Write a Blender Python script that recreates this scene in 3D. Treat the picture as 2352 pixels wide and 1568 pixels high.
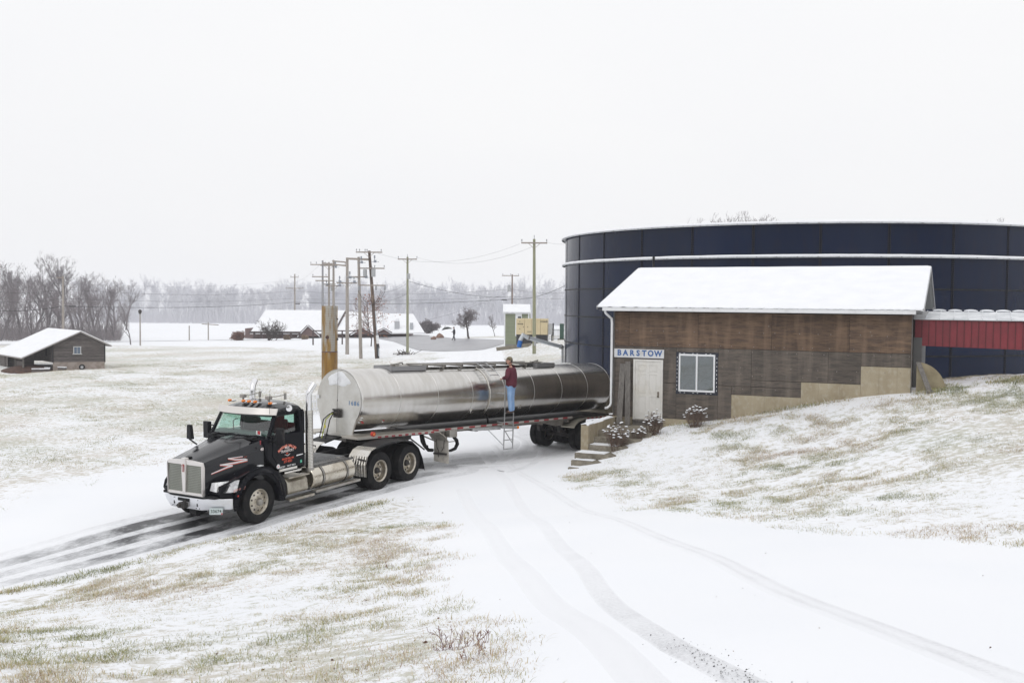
import bpy, bmesh, math, random
import numpy as np
from mathutils import Vector, Matrix
for _o in list(bpy.data.objects): bpy.data.objects.remove(_o)
SC = bpy.context.scene
COL = SC.collection
R = math.radians
# ------------------------------------------------------------------ camera
FPX, CAMZ = 2287.0, 5.26
PIT, ROL = math.atan(94 / 2287.), .008
cf = np.array([0, math.cos(PIT), -math.sin(PIT)]); _r = np.array([1., 0, 0]); _u = np.cross(_r, cf)
cr = _r * math.cos(ROL) + _u * math.sin(ROL); cu = -_r * math.sin(ROL) + _u * math.cos(ROL)
CAM = np.array([0, 0, CAMZ])
cam = bpy.data.objects.new('camera', bpy.data.cameras.new('camera')); COL.objects.link(cam)
cam.matrix_world = Matrix(((cr[0], cu[0], -cf[0], 0), (cr[1], cu[1], -cf[1], 0), (cr[2], cu[2], -cf[2], CAMZ), (0, 0, 0, 1)))
cam.data.sensor_width = 36; cam.data.lens = 35.0; cam.data.clip_end = 6000; cam.data.clip_start = .1
SC.camera = cam
# ------------------------------------------------------------------ sky, sun, exposure
SUN_EL, SUN_AZ = R(42), R(200)
w = bpy.data.worlds.new('World'); SC.world = w; w.use_nodes = True
nt = w.node_tree; nt.nodes.clear()
def wn(t, **k):
    n = nt.nodes.new(t)
    for a, b in k.items(): setattr(n, a, b)
    return n
sky = wn('ShaderNodeTexSky', sky_type='NISHITA', sun_disc=False, sun_elevation=SUN_EL, sun_rotation=SUN_AZ, air_density=1.0, dust_density=3.0)
hs = wn('ShaderNodeHueSaturation'); hs.inputs['Saturation'].default_value = .25; nt.links.new(sky.outputs[0], hs.inputs['Color'])
tc = wn('ShaderNodeTexCoord'); mp = wn('ShaderNodeMapping'); mp.inputs['Scale'].default_value = (1, 1, 2.5)
nz = wn('ShaderNodeTexNoise'); nz.inputs['Scale'].default_value = 1.6; nz.inputs['Detail'].default_value = 5
nt.links.new(tc.outputs['Generated'], mp.inputs[0]); nt.links.new(mp.outputs[0], nz.inputs['Vector'])
cl = wn('ShaderNodeValToRGB'); cl.color_ramp.elements[0].position = .3; cl.color_ramp.elements[1].position = .7
cl.color_ramp.elements[0].color = (.875, .88, .905, 1); cl.color_ramp.elements[1].color = (.915, .917, .925, 1)
nt.links.new(nz.outputs['Fac'], cl.inputs[0])
sep = wn('ShaderNodeSeparateXYZ'); nt.links.new(tc.outputs['Generated'], sep.inputs[0])
zr = wn('ShaderNodeMapRange'); zr.inputs['From Min'].default_value = 0; zr.inputs['From Max'].default_value = 1
zr.inputs['To Min'].default_value = 10.25; zr.inputs['To Max'].default_value = 12.0; nt.links.new(sep.outputs['Z'], zr.inputs['Value'])
vm = wn('ShaderNodeVectorMath', operation='SCALE'); nt.links.new(cl.outputs[0], vm.inputs[0]); nt.links.new(zr.outputs[0], vm.inputs['Scale'])
mx = wn('ShaderNodeMix', data_type='RGBA'); mx.inputs[0].default_value = .97
nt.links.new(hs.outputs[0], mx.inputs[6]); nt.links.new(vm.outputs[0], mx.inputs[7])
bg = wn('ShaderNodeBackground'); bg.inputs['Strength'].default_value = .1; nt.links.new(mx.outputs[2], bg.inputs['Color'])
wo = wn('ShaderNodeOutputWorld'); nt.links.new(bg.outputs[0], wo.inputs['Surface'])
sl = bpy.data.lights.new('sun', 'SUN'); sl.energy = .5; sl.angle = R(30); sl.color = (1, .985, .96)
sun = bpy.data.objects.new('sun', sl); COL.objects.link(sun)
_d = Vector((math.sin(SUN_AZ) * math.cos(SUN_EL), math.cos(SUN_AZ) * math.cos(SUN_EL), math.sin(SUN_EL)))
sun.rotation_euler = _d.to_track_quat('Z', 'Y').to_euler()
SC.view_settings.view_transform = 'Standard'; SC.view_settings.look = 'None'; SC.view_settings.exposure = 0.0
SC.view_settings.gamma = 1; SC.view_settings.use_curve_mapping = False
SC.cycles.use_denoising = True; SC.cycles.volume_bounces = 2; SC.cycles.volume_step_rate = 4
SC.cycles.max_bounces = 8; SC.cycles.transparent_max_bounces = 16; SC.cycles.sample_clamp_indirect = 6
# ------------------------------------------------------------------ pixel authoring helpers (photo at 2352 px width)
def ray(u, v): return cf + cr * (u - 1176) / FPX + cu * (784 - v) / FPX
def atY(u, v, Y): d = ray(u, v); return CAM + d * Y / d[1]
def atZ(u, v, z): d = ray(u, v); return CAM + d * (z - CAMZ) / d[2]
# ------------------------------------------------------------------ mesh helpers
class M:
    def __init__(s): s.v = []; s.f = []; s.mi = []; s.m = 0
    def add(s, vs, fs):
        o = len(s.v); s.v += [tuple(map(float, q)) for q in vs]
        for f in fs: s.f.append(tuple(i + o for i in f)); s.mi.append(s.m)
        return s
    def box(s, c, d, rot=None, taper=None):
        x, y, z = [q / 2 for q in d]; tx, ty = taper or (1, 1)
        vs = [Vector((sx * x * (tx if sz > 0 else 1), sy * y * (ty if sz > 0 else 1), sz * z)) for sz in (-1, 1) for sy in (-1, 1) for sx in (-1, 1)]
        if rot is not None:
            m = rot if isinstance(rot, Matrix) else Matrix.Rotation(rot, 3, 'Z'); vs = [m @ q for q in vs]
        c = Vector(c); return s.add([q + c for q in vs], [(0, 2, 3, 1), (4, 5, 7, 6), (0, 1, 5, 4), (2, 6, 7, 3), (0, 4, 6, 2), (1, 3, 7, 5)])
    def bar(s, a, b, w, h=None, up=(0, 0, 1)):
        a, b = Vector(a), Vector(b); h = h or w; d = b - a; L = d.length
        X = d.normalized(); Y = Vector(up).cross(X)
        if Y.length < 1e-4: Y = Vector((0, 1, 0)).cross(X)
        Y.normalize(); Z = X.cross(Y)
        return s.box((a + b) / 2, (L, w, h), Matrix((X, Y, Z)).transposed())
    def cyl(s, a, b, r0, r1=None, n=12, caps=True):
        a, b = Vector(a), Vector(b); r1 = r0 if r1 is None else r1; X = (b - a).normalized()
        Y = X.orthogonal().normalized(); Z = X.cross(Y); vs = []
        for p, r in ((a, r0), (b, r1)):
            vs += [p + (Y * math.cos(t) + Z * math.sin(t)) * r for t in [2 * math.pi * i / n for i in range(n)]]
        fs = [(i, (i + 1) % n, n + (i + 1) % n, n + i) for i in range(n)]
        if caps: fs += [tuple(range(n - 1, -1, -1)), tuple(range(n, 2 * n))]
        return s.add(vs, fs)
    def tube(s, pts, r, n=8, caps=True):
        P = [Vector(p) for p in pts]; rs = r if isinstance(r, (list, tuple)) else [r] * len(P); vs = []
        N = None
        for i, p in enumerate(P):
            t = (P[min(i + 1, len(P) - 1)] - P[max(i - 1, 0)]).normalized()
            N = t.orthogonal().normalized() if N is None else (N - t * N.dot(t)).normalized()
            B = t.cross(N); vs += [p + (N * math.cos(a) + B * math.sin(a)) * rs[i] for a in [2 * math.pi * k / n for k in range(n)]]
        fs = [(j * n + i, j * n + (i + 1) % n, (j + 1) * n + (i + 1) % n, (j + 1) * n + i) for j in range(len(P) - 1) for i in range(n)]
        if caps: fs += [tuple(range(n - 1, -1, -1)), tuple(range((len(P) - 1) * n, len(P) * n))]
        return s.add(vs, fs)
    def lathe(s, prof, o=(0, 0, 0), ax=(0, 1, 0), n=32, caps=False):
        X = Vector(ax).normalized(); Y = X.orthogonal().normalized(); Z = X.cross(Y); o = Vector(o); vs = []
        for a, r in prof: vs += [o + X * a + (Y * math.cos(t) + Z * math.sin(t)) * r for t in [2 * math.pi * i / n for i in range(n)]]
        fs = [(j * n + i, j * n + (i + 1) % n, (j + 1) * n + (i + 1) % n, (j + 1) * n + i) for j in range(len(prof) - 1) for i in range(n)]
        if caps: fs += [tuple(range(n - 1, -1, -1)), tuple(range((len(prof) - 1) * n, len(prof) * n))]
        return s.add(vs, fs)
    def prism(s, poly, d0, d1, ax=1):
        def P(a, b, d): return {0: (d, a, b), 1: (a, d, b), 2: (a, b, d)}[ax]
        n = len(poly)
        return s.add([P(a, b, d0) for a, b in poly] + [P(a, b, d1) for a, b in poly],
                     [tuple(range(n)), tuple(range(2 * n - 1, n - 1, -1))] + [(i, n + i, n + (i + 1) % n, (i + 1) % n) for i in range(n)])
    def grid(s, rows, close=False):
        n = len(rows[0]); vs = [p for r in rows for p in r]; m = n if close else n - 1
        return s.add(vs, [(j * n + i, j * n + (i + 1) % n, (j + 1) * n + (i + 1) % n, (j + 1) * n + i) for j in range(len(rows) - 1) for i in range(m)])
    def slab(s, rows, t):
        """grid of points given thickness t (a vector)"""
        n = len(rows[0]); k = len(rows); t = Vector(t); s.grid(rows); s.grid([[Vector(p) - t for p in r][::-1] for r in rows])
        loop = rows[0] + [r[-1] for r in rows[1:]] + rows[-1][::-1][1:] + [r[0] for r in rows[::-1][1:-1]]
        L = len(loop); return s.add(loop + [Vector(p) - t for p in loop], [(i, L + i, L + (i + 1) % L, (i + 1) % L) for i in range(L)])
    def mesh(s, name, mats, ang=32, fix=True):
        me = bpy.data.meshes.new(name); me.from_pydata(s.v, [], s.f)
        for m in (mats if isinstance(mats, (list, tuple)) else [mats]): me.materials.append(m)
        if any(s.mi): me.polygons.foreach_set('material_index', s.mi)
        if fix:
            b = bmesh.new(); b.from_mesh(me); bmesh.ops.remove_doubles(b, verts=b.verts, dist=1e-5); bmesh.ops.recalc_face_normals(b, faces=b.faces); b.to_mesh(me); b.free()
        me.shade_smooth() if ang else me.shade_flat()
        if ang: me.set_sharp_from_angle(angle=R(ang))
        me.update(); return me
    def obj(s, name, mats, parent=None, bevel=0, ang=32, fix=True, seg=2, **tags):
        top = parent is None and tags.get('kind') not in ('structure', 'stuff')
        loc = None
        if top and s.v:
            a = np.array(s.v); loc = ((a[:, 0].min() + a[:, 0].max()) / 2, (a[:, 1].min() + a[:, 1].max()) / 2, a[:, 2].min())
            s.v = [tuple(q) for q in a - np.array(loc)]
        return link(name, s.mesh(name, mats, ang, fix), parent, bevel=bevel, seg=seg, loc=loc, **tags)
def link(name, me, parent=None, bevel=0, seg=2, loc=None, rot=None, **tags):
    o = bpy.data.objects.new(name, me); COL.objects.link(o)
    if parent is not None: o.parent = parent
    if loc is not None: o.location = loc
    if rot is not None: o.rotation_euler = rot
    if bevel:
        b = o.modifiers.new('bevel', 'BEVEL'); b.width = bevel; b.segments = seg; b.limit_method = 'ANGLE'; b.angle_limit = R(40); b.harden_normals = False
    for k, q in tags.items():
        if q: o[k] = q
    return o
def thing(name, label, cat, loc=(0, 0, 0), rz=0, group=None, rot=None):
    o = bpy.data.objects.new(name, None); COL.objects.link(o); o.location = loc; o.rotation_euler = rot or (0, 0, rz)
    o['label'] = label; o['category'] = cat; o.empty_display_size = .2
    if group: o['group'] = group
    return o
def npmesh(name, V, F, mats, cols=None, smooth=False, attrs=None):
    """fast mesh from numpy arrays; F is (n,3) or (n,4)"""
    V = np.asarray(V, np.float32); F = np.asarray(F, np.int32); k = F.shape[1]
    me = bpy.data.meshes.new(name); me.vertices.add(len(V)); me.vertices.foreach_set('co', V.ravel())
    me.loops.add(F.size); me.loops.foreach_set('vertex_index', F.ravel()); me.polygons.add(len(F))
    me.polygons.foreach_set('loop_start', np.arange(0, F.size, k, dtype=np.int32))
    for m in (mats if isinstance(mats, (list, tuple)) else [mats]): me.materials.append(m)
    if cols is not None:
        a = me.attributes.new('Col', 'FLOAT_COLOR', 'POINT'); a.data.foreach_set('color', np.concatenate([cols, np.ones((len(V), 1))], 1).astype(np.float32).ravel())
    for n, q in (attrs or {}).items():
        a = me.attributes.new(n, 'FLOAT', 'POINT'); a.data.foreach_set('value', np.asarray(q, np.float32))
    me.update(calc_edges=True); me.validate()
    if smooth: me.shade_smooth()
    return me
def text(name, body, mat, parent, loc, size, rot, ext=.002, align='CENTER', off=0, xs=1, shear=0, **tags):
    c = bpy.data.curves.new(name, 'FONT'); c.body = body; c.size = size; c.extrude = ext; c.align_x = align; c.align_y = 'CENTER'; c.offset = off; c.shear = shear
    c.materials.append(mat); c.resolution_u = 3; o = bpy.data.objects.new(name, c); COL.objects.link(o); o.parent = parent
    o.location = loc; o.rotation_euler = rot; o.scale = (xs, 1, 1)
    for k, q in tags.items(): o[k] = q
    return o
# ------------------------------------------------------------------ materials
def mat(name, col, rough=.6, metal=0., spec=.5, var=None, bump=None, stretch=(1, 1, 1), extra=None, coat=0, rv=None, rand=0):
    """var=(colour2, scale, lo, hi[, detail]); bump=(scale, strength, dist); rv=(rough2)"""
    m = bpy.data.materials.new(name); m.use_nodes = True; t = m.node_tree; b = t.nodes['Principled BSDF']
    b.inputs['Base Color'].default_value = (*col, 1); b.inputs['Roughness'].default_value = rough
    b.inputs['Metallic'].default_value = metal; b.inputs['Specular IOR Level'].default_value = spec
    if coat: b.inputs['Coat Weight'].default_value = coat; b.inputs['Coat Roughness'].default_value = .05
    N = t.nodes.new; L = t.links.new
    co = N('ShaderNodeTexCoord'); mp = N('ShaderNodeMapping'); mp.inputs['Scale'].default_value = stretch; L(co.outputs['Object'], mp.inputs[0])
    vec = mp.outputs[0]
    if rand:
        oi = N('ShaderNodeObjectInfo'); ad = N('ShaderNodeVectorMath'); ad.operation = 'ADD'; sc = N('ShaderNodeMath'); sc.operation = 'MULTIPLY'; sc.inputs[1].default_value = 37.0
        L(oi.outputs['Random'], sc.inputs[0]); L(mp.outputs[0], ad.inputs[0]); L(sc.outputs[0], ad.inputs[1]); vec = ad.outputs[0]
    cur = None
    def noise(scale, detail=8, rgh=.6):
        n = N('ShaderNodeTexNoise'); n.inputs['Scale'].default_value = scale; n.inputs['Detail'].default_value = detail; n.inputs['Roughness'].default_value = rgh; L(vec, n.inputs['Vector']); return n.outputs['Fac']
    if var:
        vs = var if isinstance(var, list) else [var]
        for vr in vs:
            mr = N('ShaderNodeMapRange'); mr.inputs['From Min'].default_value = vr[2]; mr.inputs['From Max'].default_value = vr[3]
            L(noise(vr[1], vr[4] if len(vr) > 4 else 8), mr.inputs['Value'])
            x = N('ShaderNodeMix'); x.data_type = 'RGBA'; L(mr.outputs[0], x.inputs[0]); x.inputs[7].default_value = (*vr[0], 1)
            if cur is None: x.inputs[6].default_value = (*col, 1)
            else: L(cur, x.inputs[6])
            cur = x.outputs[2]
            if rv is not None and vr is vs[-1]:
                q = N('ShaderNodeMapRange'); q.inputs['To Min'].default_value = rough; q.inputs['To Max'].default_value = rv; L(mr.outputs[0], q.inputs['Value']); L(q.outputs[0], b.inputs['Roughness'])
    if rand:
        hv = N('ShaderNodeHueSaturation'); q = N('ShaderNodeMapRange'); q.inputs['To Min'].default_value = 1 - rand; q.inputs['To Max'].default_value = 1 + rand
        L(oi.outputs['Random'], q.inputs['Value']); L(q.outputs[0], hv.inputs['Value'])
        if cur is None: hv.inputs['Color'].default_value = (*col, 1)
        else: L(cur, hv.inputs['Color'])
        cur = hv.outputs[0]
    if cur is not None: L(cur, b.inputs['Base Color'])
    if bump:
        bp = N('ShaderNodeBump'); bp.inputs['Strength'].default_value = bump[1]; bp.inputs['Distance'].default_value = bump[2]
        L(noise(bump[0], 6), bp.inputs['Height']); L(bp.outputs[0], b.inputs['Normal'])
    return m
def emis(m, col, s):
    b = m.node_tree.nodes['Principled BSDF']; b.inputs['Emission Color'].default_value = (*col, 1); b.inputs['Emission Strength'].default_value = s; return m
SNOWC = (.86, .875, .90)
snow = mat('snow', SNOWC, .8, spec=.2, bump=(9, .25, .02))
roofsnow = mat('roof_snow', (.88, .89, .91), .8, spec=.15, bump=(5, .2, .02), var=((.82, .83, .86), 1.5, .35, .75))
def colmat(name, rough=.8):
    m = bpy.data.materials.new(name); m.use_nodes = True; t = m.node_tree; b = t.nodes['Principled BSDF']; b.inputs['Roughness'].default_value = rough; b.inputs['Specular IOR Level'].default_value = .15
    a = t.nodes.new('ShaderNodeAttribute'); a.attribute_name = 'Col'; t.links.new(a.outputs['Color'], b.inputs['Base Color']); return m
black = mat('black_paint', (.0025, .003, .006), .13, spec=.13, coat=.03, var=((.008, .008, .011), 3, .5, .8), rv=.35)
hoodp = mat('hood_paint', (.0025, .003, .006), .16, spec=.42, coat=.18, var=((.008, .008, .011), 3, .5, .8), rv=.3)
blackp = mat('black_plastic', (.010, .010, .012), .5, spec=.2, var=((.05, .048, .045), 6, .5, .8))
darkm = mat('dark_metal', (.03, .028, .027), .6, metal=.2, var=((.09, .075, .065), 5, .45, .8))
rubber = mat('rubber', (.012, .012, .013), .75, spec=.15, var=((.035, .033, .032), 4, .45, .8), bump=(40, .2, .005))
steel = mat('polished_steel', (.66, .64, .60), .22, metal=1, var=((.50, .46, .39), 3, .45, .8), rv=.4)
chrome = mat('chrome', (.80, .80, .81), .10, metal=1)
tanksteel = mat('tank_steel', (.64, .62, .59), .22, metal=1, stretch=(1.6, .4, .4), var=[((.55, .53, .495), 1.4, .35, .7, 3), ((.70, .69, .67), 4, .45, .8, 4)])
headsteel = mat('tank_head_steel', (.60, .59, .56), .34, metal=1, var=((.50, .48, .44), 2, .4, .7), rv=.45, bump=(2, .15, .05))
dullsteel = mat('dull_steel', (.40, .385, .36), .45, metal=.8, var=((.26, .235, .2), 5, .4, .75))
wheelal = mat('wheel_aluminium', (.56, .52, .45), .32, metal=1, var=((.30, .26, .20), 8, .45, .75), rv=.5)
white = mat('white_paint', (.76, .77, .78), .45, var=((.60, .60, .60), 3, .5, .8))
red = mat('red_paint', (.45, .02, .03), .4); redt = mat('red_tape', (.27, .02, .028), .5); wht = mat('white_tape', (.42, .40, .37), .5)
amber = mat('amber_lens', (.85, .22, .01), .2, coat=.5); redl = mat('red_lens', (.55, .03, .01), .25, coat=.4)
galv = mat('galvanised', (.50, .51, .52), .45, metal=.6, var=((.36, .36, .37), 6, .4, .7))
def glassmat(name, tint, refl=.12, rough=.02):
    m = bpy.data.materials.new(name); m.use_nodes = True; t = m.node_tree; t.nodes.remove(t.nodes['Principled BSDF']); N = t.nodes.new; L = t.links.new
    a = N('ShaderNodeBsdfTransparent'); a.inputs[0].default_value = (*tint, 1); g = N('ShaderNodeBsdfGlossy'); g.inputs['Roughness'].default_value = rough; g.inputs[0].default_value = (1, 1, 1, 1)
    f = N('ShaderNodeLayerWeight'); f.inputs['Blend'].default_value = .5; pw = N('ShaderNodeMath'); pw.operation = 'POWER'; pw.inputs[1].default_value = 4; L(f.outputs['Facing'], pw.inputs[0]); ad = N('ShaderNodeMath'); ad.operation = 'ADD'; ad.use_clamp = True; ad.inputs[1].default_value = refl; L(pw.outputs[0], ad.inputs[0])
    x = N('ShaderNodeMixShader'); L(ad.outputs[0], x.inputs[0]); L(a.outputs[0], x.inputs[1]); L(g.outputs[0], x.inputs[2]); L(x.outputs[0], t.nodes['Material Output'].inputs['Surface']); return m
cabglass = glassmat('cab_glass', (.62, .83, .76), .10); winglass = glassmat('window_glass', (.40, .52, .54), .17); clear = glassmat('lamp_glass', (.9, .9, .9), .05)
# ------------------------------------------------------------------ terrain
def vnoise(x, y, s, seed=0):
    x = np.asarray(x, float) * s + seed * 17.3; y = np.asarray(y, float) * s + seed * 9.1
    xi = np.floor(x).astype(np.int64); yi = np.floor(y).astype(np.int64); fx = x - xi; fy = y - yi; fx = fx * fx * (3 - 2 * fx); fy = fy * fy * (3 - 2 * fy)
    def h(a, b):
        n = (a * 374761393 + b * 668265263 + seed * 1442695041) & 0x7fffffff; n = ((n ^ (n >> 13)) * 1274126177) & 0x7fffffff; return ((n ^ (n >> 16)) & 0xffff) / 65535.
    return (h(xi, yi) * (1 - fx) + h(xi + 1, yi) * fx) * (1 - fy) + (h(xi, yi + 1) * (1 - fx) + h(xi + 1, yi + 1) * fx) * fy
def fbm(x, y, s, o=4, seed=0):
    t = 0; a = .5; n = 0
    for i in range(o): t = t + a * vnoise(x, y, s * 2 ** i, seed + i); n += a; a *= .5
    return t / n
AB = R(25); E1 = np.array([math.cos(AB), -math.sin(AB)]); E2 = np.array([math.sin(AB), math.cos(AB)]); C0 = np.array([3.57, 34.72])
def bxy(x, y): p = C0 + E1 * x + E2 * y; return p[0], p[1]
TY, TP, TO = -2.101, -.0196, (-4.263, 28.402, .05)          # tractor yaw, nose pitch, origin on the ground under the tandem
RY, RP, RO = -2.245, .031, (-4.68, 29.10, .074)             # trailer, origin under the kingpin
def fr(o, yaw, pit, p):
    cy, sy, cp, sp = math.cos(yaw), math.sin(yaw), math.cos(pit), math.sin(pit); x, y, z = p
    return (o[0] + cy * cp * x - sy * y - cy * sp * z, o[1] + sy * cp * x + cy * y - sy * sp * z, o[2] + sp * x + cp * z)
CP = []
for x in (7.5, 5.2, 2.5, 0, -1.5): 
    for y in (-1.3, 1.3): CP.append(fr(TO, TY, TP, (x, y, 0)))
for x in (-3.5, -6.5, -10.6, -12.5):
    for y in (-1.3, 1.3): CP.append(fr(RO, RY, RP, (x, y, 0)))
for u, v, z in [(0, 1357, -.40), (400, 1265, -.23), (600, 1215, -.1), (-400, 1420, -.7), (0, 1275, -.42), (0, 1160, -.55), (400, 1100, -.3), (0, 1050, -.65), (300, 1000, -.6), (0, 950, -.75), (300, 900, -.8), (600, 900, -.75),
                (900, 1135, .02), (1100, 1150, .12), (1275, 1090, .08), (1330, 1060, .07), (640, 1000, -.5), (-600, 1000, -.8)]: CP.append(tuple(atZ(u, v, z)))
for u, v, Y in [(200, 1568, 8.3), (0, 1568, 8.2), (-500, 1568, 8.0), (0, 1450, 12.4), (500, 1400, 13.5), (600, 1568, 8.0), (700, 1290, 18.0), (1000, 1568, 7.2), (900, 1300, 16), (1000, 1430, 10.6),
                (1700, 1568, 6.2), (1480, 1440, 7.9), (1340, 1300, 12.3), (1245, 1200, 19), (2352, 1568, 6.0), (2100, 1440, 8.0), (2800, 1568, 6.0), (1800, 1360, 10.2), (1550, 1250, 15.), (1500, 1160, 23.5), (1800, 1200, 18.5), (2100, 1225, 16), (2352, 1243, 14.5), (2800, 1270, 12.5),
                (1650, 1100, 26), (1800, 1100, 24.5), (2095, 1100, 21.5), (2095, 1000, 26), (2352, 1100, 19), (2352, 1000, 23), (2352, 935, 26.5), (2352, 868, 30), (2700, 850, 29), (2700, 1000, 20), (1850, 1010, 29)]: CP.append(tuple(atY(u, v, Y)))
for x, z in [(2.6, 1.14), (4.1, 1.40), (5.6, 1.78), (7, 2.10), (8.7, 2.42), (9.65, 2.52), (11, 2.75)]:
    a = bxy(x, 0); CP.append((a[0], a[1], z)); a = bxy(x, 3); CP.append((a[0], a[1], z + .1))
for x, y, z in [(1.75, -.2, 1.02), (1.9, -1.6, .95), (1.75, -2.2, .80), (1.4, -2.8, .60), (1.15, -3.3, .42), (.95, -3.8, .26), (.8, -4.3, .12), (2.2, -3.3, .62), (2.0, -4.4, .34), (.2, -4.7, .03), (-.6, -3, -.02), (-.6, 0, -.1), (-.5, 4, -.25), (1, 10, .6), (10, 10, 2.2), (4, 9, 1.6), (3.2, -1.5, 1.0), (5, -2, 1.4)]:
    a = bxy(x, y); CP.append((a[0], a[1], z))
CP += [(0, 0, 3.35), (0, -15, 5.5), (-12, 0, 2.2), (14, 2, 3.9), (30, 10, 5), (30, 30, 3.3), (45, 52, 2.0), (25, 65, 1.8), (20, 38, 2.2), (27, 38, 2.2), (15.5, 35, 2.4), (60, 42, 2.6), (2.6, 52, 1.9), (2.2, 60, 1.6), (16, 72, 1.6), (-30, 0, 1.0), (-30, 20, -.6), (-60, 20, -1), (0, -60, 9), (-60, -60, 6), (60, -60, 10), (60, 30, 6),
       (-.5, 47, -.25), (-2, 60, -.35), (-2.5, 75, -.3), (-3, 88, -.2), (-6, 60, -.65), (-10, 80, -.7), (-20, 60, -.75), (-40, 60, -.8), (-38, 82, -.85), (-60, 90, -.9), (-20, 100, -.7), (-14, 100, -.65), (-11.4, 108, -.55), (-2, 104, -.08), (-5, 104, -.1), (-8, 130, -.1), (2, 112, .35),
       (1.2, 72, .7), (2, 95, 1.0), (4, 100, 1.25), (10, 100, 1.6), (0.5, 84, .35), (-20, 130, -.5), (-40, 130, -.9), (-80, 130, -1.1), (-60, 180, -2), (-20, 180, -1.0), (20, 180, 0), (-120, 180, -2), (0, 250, -2.2), (-100, 260, -2.8), (100, 250, -1), tuple(atY(50, 864, 84)), tuple(atY(10, 862, 84)), (-150, 400, -4.4), (0, 400, -4.4), (150, 400, -4.2),
       (-300, 400, -4.4), (300, 300, -3), (-500, 150, -2), (500, 150, 4), (-500, 800, -4.4), (500, 800, -4.4), (0, 900, -4.4), (0, 1300, -4.4), (-600, -150, 4), (600, -150, 12), (0, -150, 12), (-900, 400, -4), (900, 400, -3)]
CP = np.array([tuple(c) for c in CP]); _c2 = 2.25
def _phi(a, b): return np.sqrt(((a[:, None, :] - b[None, :, :]) ** 2).sum(-1) + _c2)
_K = _phi(CP[:, :2], CP[:, :2]); _n = len(CP); _A = np.block([[_K - np.eye(_n) * .15, np.ones((_n, 1))], [np.ones((1, _n)), np.zeros((1, 1))]])
_W = np.linalg.solve(_A, np.append(CP[:, 2], 0))
def Hs(x, y):
    x = np.atleast_1d(np.asarray(x, float)); y = np.atleast_1d(np.asarray(y, float)); sh = x.shape; p = np.stack([x.ravel(), y.ravel()], 1); o = np.empty(len(p))
    for i in range(0, len(p), 20000): o[i:i + 20000] = _phi(p[i:i + 20000], CP[:, :2]) @ _W[:-1] + _W[-1]
    return o.reshape(sh)
def hz(x, y): return float(Hs(x, y)[0])
def hit(u, v):
    d = ray(u, v); ts = np.concatenate([np.linspace(4, 60, 600), np.linspace(60.2, 700, 1600)]) / d[1]
    P = CAM[None] + d[None] * ts[:, None]; z = Hs(P[:, 0], P[:, 1]); k = np.nonzero(P[:, 2] < z)[0]
    if not len(k): k = [len(ts) - 1]
    k = max(k[0], 1); a = P[k - 1, 2] - z[k - 1]; b = z[k] - P[k, 2]; t = ts[k - 1] + (ts[k] - ts[k - 1]) * a / (a + b + 1e-9); return CAM + d * t
def polysd(x, y, poly):
    x = np.asarray(x, float); y = np.asarray(y, float); d = np.full(x.shape, 1e9); ins = np.zeros(x.shape, bool); n = len(poly)
    for i in range(n):
        ax, ay = poly[i]; bx, by = poly[(i + 1) % n]; ex, ey = bx - ax, by - ay; L = ex * ex + ey * ey + 1e-12
        t = np.clip(((x - ax) * ex + (y - ay) * ey) / L, 0, 1); d = np.minimum(d, np.hypot(x - ax - t * ex, y - ay - t * ey))
        c = ((ay > y) != (by > y)) & (x < (bx - ax) * (y - ay) / (by - ay + 1e-12) + ax); ins ^= c
    return np.where(ins, d, -d)
def pw(pts): return [tuple(hit(u, v)[:2]) for u, v in pts]
GZB = pw([(1262, 1095), (1400, 1135), (1500, 1163), (1650, 1183), (1800, 1205), (2100, 1228), (2340, 1247)]) + [(9.5, 12), (25, 12), (30, 45), bxy(10.5, 3), bxy(9.65, -.3), bxy(3.2, -.3), bxy(1.9, -2.2), bxy(1.75, -4)]
GZL = pw([(-60, 1368), (200, 1318), (400, 1268), (600, 1215), (800, 1165), (960, 1135), (985, 1200), (960, 1300), (1010, 1400), (1120, 1500), (1180, 1600)]) + [(-2.5, 3), (-16, 3), (-20, 14)]
GZF = pw([(-60, 1165), (150, 1110), (380, 1060), (500, 1000), (700, 960)]) + [(-9, 62), (-8, 95), (-30, 125), (-150, 160), (-150, 30), (-30, 25)]
GZR = [(-2.2, 50), (-2, 70), (-1.5, 95), (4, 104), (30, 104), (30, 70), (3, 44)]
GZC = [(-18, 85), (-7, 85), (-6.5, 100), (-8, 108), (-12, 113), (-22, 116)]
GZP = [(-8, 137), (-6, 136), (10, 128), (14, 150), (-8, 152)]
def grassiness(x, y):
    g = 0
    for poly, s, w_ in ((GZB, .80, 1.2), (GZL, .80, 1.0), (GZF, .98, 3), (GZR, 1.0, 2), (GZC, .75, 3), (GZP, .9, 3)):
        sd = polysd(x, y, poly); g = np.maximum(g, s * np.clip(.5 + sd / w_ + (fbm(x, y, .6, 3, 5) - .5) * 1.2, 0, 1))
    far = .22 * np.clip((y - 100) / 60, 0, 1); g = np.maximum(g, far)
    return g * (.45 + .85 * fbm(x, y, .22, 4, 2))
xs = np.concatenate([-30 - np.cumsum(.3 * 1.055 ** np.arange(92))[::-1], np.arange(-30, 30.01, .3), 30 + np.cumsum(.3 * 1.055 ** np.arange(92))])
ys = np.concatenate([3 - np.cumsum(.35 * 1.07 ** np.arange(55))[::-1], np.arange(3, 45, .3), 45 + np.cumsum(.3 * 1.03 ** np.arange(160))])
X, Y = np.meshgrid(xs, ys); Z = Hs(X, Y); G = grassiness(X, Y)
lump = (fbm(X, Y, 1.7, 3, 8) - .5) * .10 * np.clip(G * 1.6, 0, 1) * np.clip(1.4 - Y / 200, 0, 1) + (fbm(X, Y, .35, 2, 11) - .5) * .12 * np.clip(G * 2, 0, 1)
Z = Z + lump
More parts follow.
